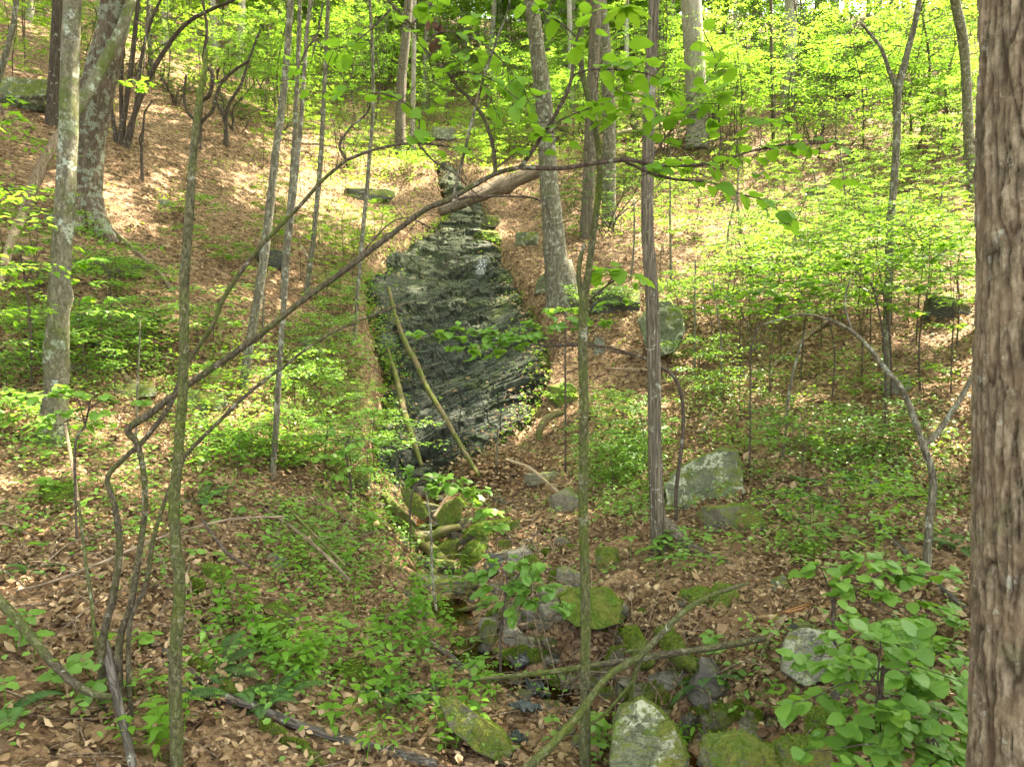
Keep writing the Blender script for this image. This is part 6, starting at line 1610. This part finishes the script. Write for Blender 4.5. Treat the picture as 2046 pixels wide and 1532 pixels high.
for o in COL.objects:
    if o.get('label') == 'slim knee to head high stem rising from the leaf litter':
        _q = project(np.array(o.location)[None]); o['label'] = 'slim bare stem rising from the leaf litter ' + WHERE(_q[0][0], _q[1][0])

def blobs(spec):
    out = []
    for (cx, cy, rx, ry, n) in spec:
        for _ in range(n):
            out.append((cx + R.uniform(-1, 1) * rx, cy + R.uniform(-1, 1) * ry))
    return out
HP = [herb('pointed_herb', 'leafy herb with paired pointed leaves', 'herb', 'point', 8 + 2 * i, .085, .24 + .06 * i, 600 + i, group='pointed leaf herbs') for i in range(3)]
place(HP, blobs([(480, 1290, 70, 60, 12), (590, 1330, 60, 50, 10), (570, 1370, 40, 30, 7), (800, 1290, 100, 60, 16), (860, 1260, 50, 40, 8), (720, 1430, 120, 60, 14), (880, 1200, 60, 30, 8), (640, 1180, 100, 60, 12), (300, 1470, 80, 50, 7), (830, 1120, 60, 30, 7), (470, 1230, 40, 30, 5), (760, 1060, 50, 40, 8), (890, 1480, 60, 40, 6)]))
HR = [herb('round_seedling', 'low seedling with a few round leaves', 'seedling', 'hazel', 3 + i, .085, .12 + .05 * i, 620 + i, pairs=False, group='round leaved seedlings') for i in range(3)]
place(HR, blobs([(120, 1350, 110, 100, 8), (260, 1380, 90, 80, 8), (640, 1080, 120, 60, 14), (180, 1080, 150, 90, 10), (430, 1080, 60, 60, 7), (960, 1360, 60, 60, 4), (1230, 1130, 100, 40, 7), (1380, 1130, 60, 40, 7), (1500, 1330, 80, 60, 6), (1650, 1080, 120, 60, 8), (1160, 1480, 70, 40, 4), (420, 960, 80, 50, 12), (520, 860, 90, 60, 14)]))
HW = [herb('whorl_herb', 'creeper with fans of narrow leaflets', 'creeper', 'lance', 5 + i, .085, .16, 640 + i, pairs=False, group='five leaflet creepers') for i in range(2)]
place(HW, blobs([(960, 1385, 50, 40, 9), (900, 1420, 40, 40, 5), (1380, 1500, 50, 30, 5), (800, 1500, 80, 30, 5), (1270, 930, 60, 50, 7), (1230, 990, 50, 40, 6)]))
HM = [herb('maple_seedling', 'maple seedling with lobed leaves', 'seedling', 'maple', 4 + i, .075, .16 + .05 * i, 660 + i, pairs=False, group='maple seedlings') for i in range(2)]
place(HM, blobs([(1230, 1490, 60, 30, 6), (640, 1310, 60, 40, 6), (870, 1330, 60, 30, 6), (1420, 1120, 80, 40, 8), (1560, 1080, 60, 30, 5), (1600, 1420, 50, 40, 4), (160, 960, 100, 50, 6)]))
FE = [fern('green fern with arching fronds', 6 + i, .36, 680 + i, 'ferns') for i in range(3)]
place(FE, [(15, 1440), (470, 1395), (440, 1340), (540, 1415), (800, 1400), (1420, 1370), (1715, 925), (1700, 905), (1570, 1000), (1600, 965), (1650, 1010), (1580, 1040), (1910, 1100), (1880, 1080), (60, 1150), (200, 700), (260, 690), (320, 700), (60, 690), (150, 640), (400, 1010), (1760, 900), (30, 800), (1690, 960), (230, 720), (290, 670)], smin=.8, smax=1.3)

# ------------------------------------------------------------------ small plants, one mesh each, farther up the banks
def tuft_mesh(seed, H=.35, n=34, leaf=.075, mat='leaf_herb', kind='oval', spread=.22):
    g = np.random.default_rng(seed)
    mb = MB()
    c = np.stack([g.normal(0, spread, n), g.normal(0, spread, n), H * g.uniform(.25, 1, n)], -1)
    V, Fc = leaves(c, rand_dir(n, .12, g), rand_up(n, .3, g), leaf * g.uniform(.65, 1.2, n), leaf * .62, kind)
    return mesh_np('small_plant', V, Fc, mat=M[mat])
TU = [tuft_mesh(700), tuft_mesh(701, .5, 44, .08, 'leaf_hazel'), tuft_mesh(702, .25, 24, .07, 'leaf_herb', 'oval'), tuft_mesh(703, .6, 60, .08, 'leaf_under'), tuft_mesh(704, .3, 26, .06, 'leaf_sunny', 'lobed'), tuft_mesh(705, .45, 40, .055, 'leaf_yellow')]
def tufts(spec, label, group, pal, smin=.7, smax=1.3):
    for (px, py) in blobs(spec):
        b = G(px, py)
        w_ = WHERE(px, py)
        o = thing('small_plant', label + ' ' + w_, 'small plant', (b[0], b[1], float(ground(b[0], b[1])) - .03), group + ' ' + w_)
        kid('foliage', TU[pal[int(R.integers(0, len(pal)))]], o, kind='stuff')
        o.rotation_euler = (R.normal(0, .15), R.normal(0, .15), R.uniform(0, 6.28)); s = R.uniform(smin, smax); o.scale = (s, s, s)
tufts([(560, 880, 100, 70, 10), (680, 800, 60, 100, 13), (620, 720, 70, 50, 7), (300, 720, 150, 50, 15), (140, 720, 120, 50, 10), (450, 760, 60, 50, 10), (440, 900, 80, 40, 14), (700, 700, 30, 60, 8), (200, 580, 120, 40, 8), (740, 460, 80, 60, 10), (760, 520, 60, 40, 6)], 'small bushy plant', 'small bushy plants', [0, 1, 1, 2, 3])
tufts([(1260, 940, 60, 60, 22), (1210, 860, 40, 50, 8), (1230, 640, 60, 30, 6), (1350, 680, 60, 60, 8), (1470, 750, 60, 60, 9), (1650, 820, 140, 90, 12), (1500, 900, 60, 70, 7), (1800, 920, 90, 70, 10), (1820, 1030, 90, 50, 8), (1570, 1120, 50, 30, 6), (1560, 690, 80, 50, 8)], 'small leafy plant', 'small leafy plants', [0, 1, 2, 4])

# ------------------------------------------------------------------ evergreen laurels and understory trees
def shrub_copy(meshes, loc, s, rz, label, group, name, cat, woodname, sz=None):
    root = thing(name, label, cat, loc, group)
    root.scale = (s, s, s if sz is None else sz); root.rotation_euler = (0, 0, rz)
    kid(woodname, meshes[0], root); kid('crown', meshes[1], root, kind='stuff')
    return root
def at(px, py):
    b = G(px, py); return np.array([b[0], b[1], float(ground(b[0], b[1])) - .02])
shrub_copy(laurel_meshes(320, 2.4, 1.25, 3600, .085, 9), at(1535, 545), 1.0, .4, 'round glossy dark evergreen bush on the right slope', None, 'evergreen_bush', 'shrub', 'stem')
shrub_copy(laurel_meshes(321, 2.2, 1.5, 3200, .09, 8), at(1215, 462), 1.15, 1.4, 'evergreen laurel bush standing before the close pair of trunks', None, 'evergreen_bush', 'shrub', 'stem')
for i, (px, py, s) in enumerate([(470, 260, 1.3), (520, 210, 1.5), (350, 210, 1.2), (430, 170, 1.5), (300, 170, 1.3), (560, 280, 1.1), (620, 230, 1.4), (200, 150, 1.1), (600, 160, 1.6), (680, 210, 1.4), (1480, 230, 1.5), (1430, 250, 1.2), (1690, 210, 1.6), (1680, 170, 1.6), (1530, 190, 1.4), (1280, 300, 1.4), (1330, 330, 1.2), (1120, 290, 1.2), (1080, 250, 1.4), (690, 330, .9), (60, 40, 1.2), (1640, 190, 1.7), (1720, 240, 1.4), (1580, 250, 1.2), (1400, 290, 1.3), (1180, 300, 1.3), (990, 270, 1.1), (1450, 340, 1.0), (1600, 130, 2.0), (1350, 180, 1.8), (1020, 150, 2.0), (760, 180, 1.6), (1760, 150, 2.0), (1840, 200, 1.7), (1540, 120, 2.2), (1260, 180, 1.8), (1880, 280, 1.3), (1620, 290, 1.1), (900, 180, 1.8), (1700, 330, .9), (1440, 130, 2.2)]):
    shrub_copy(LAU[i % 3], at(px, py), s, i * 1.1, 'dark evergreen laurel ' + WHERE2(px, py), 'laurel thickets on the slopes', 'evergreen_bush', 'shrub', 'stem')

def fits(px, py):
    return not in_poly(np.array([px]), np.array([py]), SLAB_POLY + np.array([[0, 0]]))[0]
cnt = 0
LOOK = {0: 'mid green', 1: 'bright yellow green', 2: 'tall bright green', 3: 'small dull green', 4: 'tall airy', 5: 'dense mid green'}
for (cx, cy, rx, ry, n, smin, smax, vs_, where) in [
    (1500, 220, 420, 90, 34, .7, 1.15, [1, 2, 4, 1], 'in the sunlit upper right woods'), (1750, 260, 180, 90, 17, .6, 1.0, [1, 2, 1], 'on the bright slope left of the furrowed trunk'),
    (1250, 260, 300, 60, 34, .5, .9, [1, 2, 5], 'behind the pair of close trunks'), (1000, 210, 200, 70, 34, .6, 1.0, [1, 2, 4, 1], 'above the head of the slab'),
    (700, 190, 180, 80, 36, .6, 1.0, [1, 2, 5, 4], 'on the slope left of the upper slab'), (420, 130, 200, 90, 30, .5, .9, [0, 3, 5], 'on the shaded upper left slope'), (150, 100, 160, 90, 16, .5, .8, [0, 3, 5], 'behind the spotted trunk at upper left'),
    (1860, 330, 90, 90, 14, .45, .7, [1, 1, 2], 'beside the crooked pale trunk'),
    (1500, 120, 480, 40, 32, .9, 1.5, [1, 2, 4], 'high up in the brightest woods'), (900, 120, 300, 40, 36, .9, 1.4, [2, 4, 1], 'high up behind the middle trunks'), (450, 70, 200, 40, 16, .8, 1.2, [0, 4, 5], 'at the top of the left slope')]:
    for _ in range(n):
        px, py = cx + R.uniform(-1, 1) * rx, cy + R.uniform(-1, 1) * ry
        if not fits(px, py) or not fits(px, py + 25): continue
        k = vs_[int(R.integers(0, len(vs_)))]
        shrub_copy(UND[k], at(px, py), R.uniform(smin, smax), R.uniform(0, 6.28), LOOK[k] + ' understory tree ' + where, 'understory trees ' + where, 'understory_tree', 'tree', 'trunk')
        cnt += 1
LOOK2 = {2: 'taller bright', 0: 'mid green', 1: 'bright', 3: 'dull green', 5: 'bushy'}
for (cx, cy, rx, ry, n, smin, smax, vs_, where) in [
    (1350, 420, 160, 60, 14, .28, .42, [1, 3, 0], 'beyond the reddish brown trunk'), (1720, 430, 190, 70, 30, .3, .5, [1, 1, 3], 'around the forked sapling on the right slope'), (1000, 310, 70, 30, 12, .28, .45, [0, 1, 3], 'over the fallen pinkish log'),
    (780, 330, 70, 40, 12, .3, .45, [1, 0, 3], 'beside the head of the slab'), (1450, 530, 150, 50, 10, .25, .38, [1, 3], 'around the round evergreen bush'), (620, 470, 130, 90, 16, .22, .4, [1, 3, 0], 'on the left bank under the slender stems'),
    (560, 330, 100, 60, 9, .3, .45, [3, 5], 'in the shade left of the slender stems'), (1180, 360, 90, 40, 9, .3, .42, [1, 5], 'round the close pair of trunks'), (700, 560, 60, 60, 8, .2, .3, [1, 0], 'hanging over the left rim of the slab'),
    (1680, 580, 250, 80, 34, .26, .42, [1, 1, 2], 'under the bright maple layers'), (60, 560, 70, 60, 5, .22, .3, [3, 1], 'by the foot of the leaning snag'), (830, 500, 40, 40, 5, .16, .24, [1, 0], 'growing from the slab left edge')]:
    for _ in range(n):
        px, py = cx + R.uniform(-1, 1) * rx, cy + R.uniform(-1, 1) * ry
        if not fits(px, py): continue
        k = vs_[int(R.integers(0, len(vs_)))]
        shrub_copy(UND[k], at(px, py), R.uniform(smin, smax), R.uniform(0, 6.28), LOOK2[k] + ' leafy sapling ' + where, 'leafy saplings ' + where, 'leafy_sapling', 'sapling', 'stem')
LOW = [understory_meshes(220, 1.1, 9, .75, .062, 9, mat='leaf_hazel', trunk=.009, low=.35), understory_meshes(221, .75, 7, .6, .055, 9, mat='leaf_hazel', trunk=.007, low=.4), understory_meshes(222, 1.5, 11, .85, .06, 10, mat='leaf_herb', trunk=.010, low=.35), understory_meshes(223, .55, 6, .45, .05, 8, mat='leaf_herb', trunk=.006, low=.4)]
for (cx, cy, rx, ry, n, ks) in [(620, 880, 110, 60, 9, [0, 1, 3]), (680, 780, 60, 90, 9, [0, 1, 3]), (560, 800, 70, 60, 5, [3, 1]), (640, 690, 60, 50, 6, [0, 1]), (300, 740, 150, 40, 12, [0, 1]), (120, 760, 110, 40, 8, [0, 1]), (430, 830, 50, 40, 4, [1]), (700, 960, 50, 30, 6, [0, 1]), (560, 960, 90, 40, 8, [1, 3]), (760, 540, 50, 40, 8, [0, 1]), (720, 620, 36, 50, 8, [0, 1]), (790, 470, 50, 30, 6, [0, 1, 2]),
    (200, 600, 140, 50, 8, [0, 1]), (470, 600, 60, 60, 5, [1, 3]), (1250, 930, 60, 60, 10, [0, 1, 3]), (1220, 640, 60, 24, 6, [0, 1]), (1450, 790, 70, 50, 7, [0, 1]), (1370, 640, 50, 40, 5, [0]), (1800, 880, 110, 70, 7, [1, 3]), (1610, 1100, 50, 24, 3, [1, 3]), (1560, 900, 70, 60, 4, [3, 1]), (980, 350, 50, 30, 7, [2, 0]), (1130, 460, 40, 40, 5, [0, 1]), (850, 340, 40, 30, 6, [0, 2]), (430, 470, 90, 50, 5, [1, 3]), (1110, 830, 20, 30, 3, [3])]:
    for _ in range(max(1, int(n * .66))):
        px, py = cx + R.uniform(-1, 1) * rx, cy + R.uniform(-1, 1) * ry
        if not fits(px, py): continue
        shrub_copy(LOW[ks[int(R.integers(0, len(ks)))]], at(px, py), R.uniform(.75, 1.2), R.uniform(0, 6.28), 'low hazel seedling with level leaves ' + WHERE(px, py), 'low hazel seedlings ' + WHERE(px, py), 'hazel_seedling', 'seedling', 'stem')
MAP = [understory_meshes(230, 2.3, 9, 1.7, .085, 12, mat='leaf_sunny', kind='oval', flat=-.08, trunk=.016, low=.62), understory_meshes(231, 1.9, 8, 1.5, .085, 12, mat='leaf_sunny', kind='lobed', flat=-.08, trunk=.014, low=.6), understory_meshes(232, 2.8, 11, 1.9, .09, 12, mat='leaf_sunny', kind='oval', flat=-.06, trunk=.018, low=.66)]
for k, (px, py, s_) in enumerate([(1480, 740, .9), (1540, 790, 1.0), (1600, 760, 1.0), (1660, 800, 1.0), (1720, 770, 1.1), (1780, 800, 1.0), (1840, 780, 1.1), (1900, 790, 1.0), (1560, 700, .9), (1640, 700, .9), (1740, 690, 1.0), (1830, 690, .9), (1910, 690, 1.0), (1420, 700, .8), (1690, 640, .9), (1500, 660, .8), (1860, 610, .9), (1600, 620, .8), (1780, 600, .9), (600, 560, .7), (80, 620, .7), (1320, 560, .7)]):
    shrub_copy(MAP[k % 3], at(px, py), s_, k * 1.3, 'young maple spreading flat bright leaf layers ' + WHERE(px, py - 100), 'young maples with flat layers', 'young_maple', 'sapling', 'stem')
for k in range(30):
    left = k % 3 == 0
    px, py = (R.uniform(-700, -60) if left else R.uniform(2120, 2900)), R.uniform(420, 1150)
    w_ = 'on the slope left of the spotted trunk' if left else 'on the slope beyond the furrowed trunk'
    shrub_copy(MAP[k % 3] if k % 2 else LOW[k % 4], at(px, py), R.uniform(.8, 1.3), k * 1.3, 'young leafy tree ' + w_, 'young trees ' + w_, 'young_maple', 'sapling', 'stem')
# whole woods closing the view beyond the crest
for i in range(56):
    x = R.uniform(-42, 42); y = R.uniform(48, 70)
    s = R.uniform(1.0, 1.6)
    b = np.array([x, y, float(ground(x, y)) - .1])
    root = thing('forest_tree', 'leafy tree closing the woods along the crest of the slope', 'tree', b, 'trees along the crest')
    root.rotation_euler = (0, 0, R.uniform(0, 6.28)); root.scale = (s, s, s)
    h = R.uniform(.3, 4)
    kid('trunk', FT, root) if i else None
    if i == 0:
        FT = MB().tube([(0, 0, -.5), (.1, 0, 4), (-.1, .1, 8)], [.17, .14, .11], 8, 5).mesh('forest_trunk', M['bark_pale']); kid('trunk', FT, root)
    w, c = CANOPY[i % 3]
    kid('limb', w, root, (0, 0, h)); kid('crown', c, root, (0, 0, h), 'stuff')
# ------------------------------------------------------------------ leaf litter, twigs and ground cover (uncountable)
def scatter(n, ymax, pw, wide=.82):
    """ground spots, thinning out with distance"""
    y = (R.uniform(0, 1, n) * (ymax ** pw - 2.6 ** pw) + 2.6 ** pw) ** (1 / pw)
    x = R.uniform(-1, 1, n) * (y * wide + 1.2)
    z = ground(x, y)
    return np.stack([x, y, z], -1)
def litter():
    p = np.vstack([scatter(88000, 11, 1.0), scatter(158000, 34, 1.0)])
    px, py = project(p)
    keep = (py > 150) & (py < 1720)
    on = in_poly(px, py, SLAB_POLY) & (p[:, 1] > 12)
    keep &= ~on
    bare = fbm(p * np.array([.8, .8, .8]), 3, 71)
    keep &= (bare < .20) | (R.uniform(0, 1, len(p)) < .3)
    sd = stream_dist(p[:, 0], p[:, 1]); keep &= (sd > .55) | (R.uniform(0, 1, len(p)) < .14)
    p = p[keep]; n = len(p)
    nr = ground_normal(p[:, 0], p[:, 1], .12)
    up = nr + R.normal(0, .5, (n, 3)); up /= np.linalg.norm(up, axis=1)[:, None]
    f = rand_dir(n, 0); f = f - up * (f * up).sum(1)[:, None]
    far = np.clip(p[:, 1] / 9, .9, 1.35)
    L = R.gamma(5, .0106, n) * far
    W = L * R.uniform(.42, .85, n)
    c = p + nr * (R.uniform(0, .045, n) + .02)[:, None]
    cu = np.where(R.uniform(0, 1, n) < .5, 1, -1) * R.uniform(.3, 1.5, n)
    near = p[:, 1] < 9
    for nm, sel, kd in (('leaf_litter', near, 'dry'), ('slope_leaf_litter', ~near, 'dry4')):
        V, Fc = leaves(c[sel], f[sel], up[sel], L[sel], W[sel], kd, cu[sel])
        tag(add(nm, mesh_np(nm, V, Fc, mat=M['leaf_dry'])), 'brown fallen leaves covering the forest floor', kind='stuff')
litter()
def slab_leaves():
    # drifted leaves along the slab's edges and caught on its ledges
    nr, nc = SLAB_POS.shape[:2]
    n = 8000
    r_ = R.integers(3, nr - 3, n); e = R.beta(.35, 4, n) * .5; side = R.uniform(0, 1, n) < .5
    c_ = np.where(side, e, 1 - e); k = R.uniform(0, 1, n) < .05; c_ = np.where(k, R.uniform(0, 1, n), c_)
    p = SLAB_POS[r_, np.clip((c_ * nc).astype(int), 1, nc - 2)] + np.array([0, -.02, .05])
    L = R.gamma(5, .013, n)
    V, Fc = leaves(p, rand_dir(n, .2), rand_up(n, .45) + np.array([0, -.5, 0]), L, L * .62, 'dry4', R.uniform(-1.2, 1.2, n))
    tag(add('slab_leaf_drift', mesh_np('slab_leaf_drift', V, Fc, mat=M['leaf_dry'])), 'dead leaves drifted along the edges of the rock slab', kind='stuff')
    n = 900
    r_ = R.integers(60, nr - 30, n); e = R.beta(.4, 5, n) * .5; side = R.uniform(0, 1, n) < .72
    c_ = np.where(side, e, 1 - e)
    p = np.repeat(SLAB_POS[r_, np.clip((c_ * nc).astype(int), 1, nc - 2)], 6, 0); n *= 6
    p = p + np.stack([R.normal(0, .10, n), R.normal(0, .10, n) - .05, R.uniform(.03, .30, n)], -1)
    L = R.uniform(.035, .085, n)
    V, Fc = leaves(p, rand_dir(n, .15), rand_up(n, .35), L, L * .68, 'oval')
    tag(add('slab_edge_greenery', mesh_np('slab_edge_greenery', V, Fc, mat=M['leaf_herb'])), 'small green plants fringing the rock slab', kind='stuff')
slab_leaves()
def heap(label, px, py, rx, ry, n, hh):
    # drifts of leaves piled by the stream
    a = cast(px + R.normal(0, rx * .5, n), py + R.normal(0, ry * .5, n))
    c = a.mean(0); d = np.hypot(a[:, 0] - c[0], a[:, 1] - c[1]); s = d.std() + d.mean()
    a[:, 2] += R.uniform(0, 1, n) * hh * np.exp(-(d / s) ** 2)
    L = R.gamma(9, .009, n)
    V, Fc = leaves(a, rand_dir(n, .1), rand_up(n, .7), L, L * .6, 'dry', R.uniform(-1.4, 1.4, n))
    return V, Fc
_H = MB()
for h in [(1000, 950, 100, 40, 2400, .3), (1190, 1310, 40, 30, 500, .15), (1100, 1050, 70, 30, 900, .15), (1180, 1420, 50, 40, 500, .1), (945, 1040, 40, 14, 300, .1)]:
    _H.put(*heap('', *h))
tag(add('leaf_drift', _H.mesh('leaf_drift', M['leaf_dry'], smooth=False)), 'drifts of dead leaves piled among the stream stones', kind='stuff')
def twigs():
    mb = MB()
    p = scatter(2200, 18, 1.0); px, py = project(p)
    p = p[~(in_poly(px, py, SLAB_POLY) & (p[:, 1] > 12)) & (py < 1650)]
    for q in p:
        a = R.uniform(0, 6.28); l = R.uniform(.12, .55)
        d = np.array([math.cos(a), math.sin(a), 0]) * l
        e = q + d; m = q + d * .5
        e[2] = ground(e[0], e[1]); m[2] = ground(m[0], m[1])
        o = np.array([0, 0, .05])
        mb.tube([q + o, m + o * R.uniform(.8, 1.8) + R.normal(0, .015, 3), e + o], np.array([1, .8, .5]) * R.uniform(.0025, .007), 4, 2, rough=0)
    for (cx, cy, rx, ry, n) in [(990, 1060, 130, 60, 60), (1080, 1220, 110, 70, 50), (1180, 1340, 120, 60, 36), (960, 920, 80, 40, 50), (1330, 1380, 120, 60, 24), (620, 1060, 100, 60, 40), (250, 1180, 200, 120, 50)]:
        for q in cast(cx + R.uniform(-1, 1, n) * rx, cy + R.uniform(-1, 1, n) * ry):
            a = R.uniform(0, 6.28); l = R.uniform(.2, .8); d = np.array([math.cos(a), math.sin(a), 0]) * l
            e = q + d; e[2] = ground(e[0], e[1]) + R.uniform(.05, .22)
            mb.tube([q + [0, 0, .05], (q + e) / 2 + [0, 0, R.uniform(.05, .16)] + R.normal(0, .02, 3), e], np.array([1, .8, .45]) * R.uniform(.003, .008), 5, 3, rough=0)
    tag(add('twig_litter', mb.mesh('twig_litter', M['dead_wood'], smooth=True)), 'thin dead twigs strewn over the leaves', kind='stuff')
twigs()
# greenery that nobody could count: density read from where the slopes are green
GREEN = [(150, 690, 220, 90, 1.0), (330, 730, 160, 70, .7), (620, 800, 120, 120, .9), (500, 900, 140, 60, .9), (700, 960, 70, 60, .9), (80, 900, 120, 90, .7), (250, 1000, 250, 90, .45), (650, 1100, 150, 90, .55), (560, 1320, 260, 120, .45), (850, 1330, 160, 120, .5),
         (1250, 940, 80, 80, 1.2), (1440, 1130, 110, 34, .6), (1450, 780, 80, 80, .6), (1600, 880, 200, 120, .35), (1820, 950, 110, 110, .5), (1560, 640, 220, 70, .45), (1780, 560, 200, 80, .4), (1350, 380, 220, 110, .6), (1700, 300, 280, 130, .35), (1500, 180, 500, 80, .6), (1000, 270, 260, 60, 1.4), (1050, 340, 60, 40, .8), (760, 320, 110, 70, .9), (600, 240, 160, 80, .8), (420, 380, 120, 60, .25), (200, 560, 120, 60, .6), (900, 150, 500, 70, 1.1), (250, 100, 250, 100, .5), (720, 500, 90, 90, .8), (1380, 620, 100, 60, .5), (1700, 1100, 150, 60, .4), (1600, 1400, 150, 100, .5), (100, 1300, 120, 160, .12), (350, 1200, 100, 100, .2)]
def ground_cover():
    p = np.vstack([scatter(60000, 14, 1.0), scatter(60000, 58, 1.0)])
    px, py = project(p)
    d = np.full(len(p), .05)
    for (cx, cy, rx, ry, a) in GREEN: d = np.maximum(d, a * np.exp(-((px - cx) / rx) ** 2 - ((py - cy) / ry) ** 2))
    cl = np.clip(.62 + 1.3 * fbm(p * .9, 3, 81), 0, 1.6)
    keep = (R.uniform(0, 1, len(p)) < d * cl * np.where(p[:, 1] < 8, .5, 1.0)) & ~(in_poly(px, py, SLAB_POLY) & (p[:, 1] > 12)) & (py < 1600)
    p = p[keep]; k = 5
    n = len(p) * k
    q = np.repeat(p, k, 0)
    far = np.clip(q[:, 1] / 14, 1, 2.6)
    h = np.repeat(R.uniform(.05, .34, len(p)), k) * far ** .5
    q = q + np.stack([R.normal(0, .055, n) * far, R.normal(0, .055, n) * far, h * R.uniform(.55, 1.05, n)], -1)
    L = R.uniform(.03, .075, n) * far ** .8
    V, Fc = leaves(q, rand_dir(n, .1), rand_up(n, .32), L, L * .68, 'oval')
    nr = q[:, 1] > 14
    f6 = Fc.reshape(n, 6, 3)
    for nm, sel, mt in (('ground_cover', ~nr, 'leaf_hazel'), ('slope_ground_cover', nr, 'leaf_under')):
        idx = np.nonzero(sel)[0]
        Vn = V.reshape(n, 7, 3)[idx].reshape(-1, 3)
        Fn = (np.asarray(TMPL['oval'][1])[None] + (np.arange(len(idx)) * 7)[:, None, None]).reshape(-1, 3)
        tag(add(nm, mesh_np(nm, Vn, Fn, mat=M[mt])), 'low green seedlings and leaves carpeting the slopes', kind='stuff')
    print('ground cover leaves', n)
ground_cover()
print('objects', len(bpy.data.objects), 'understory', cnt)
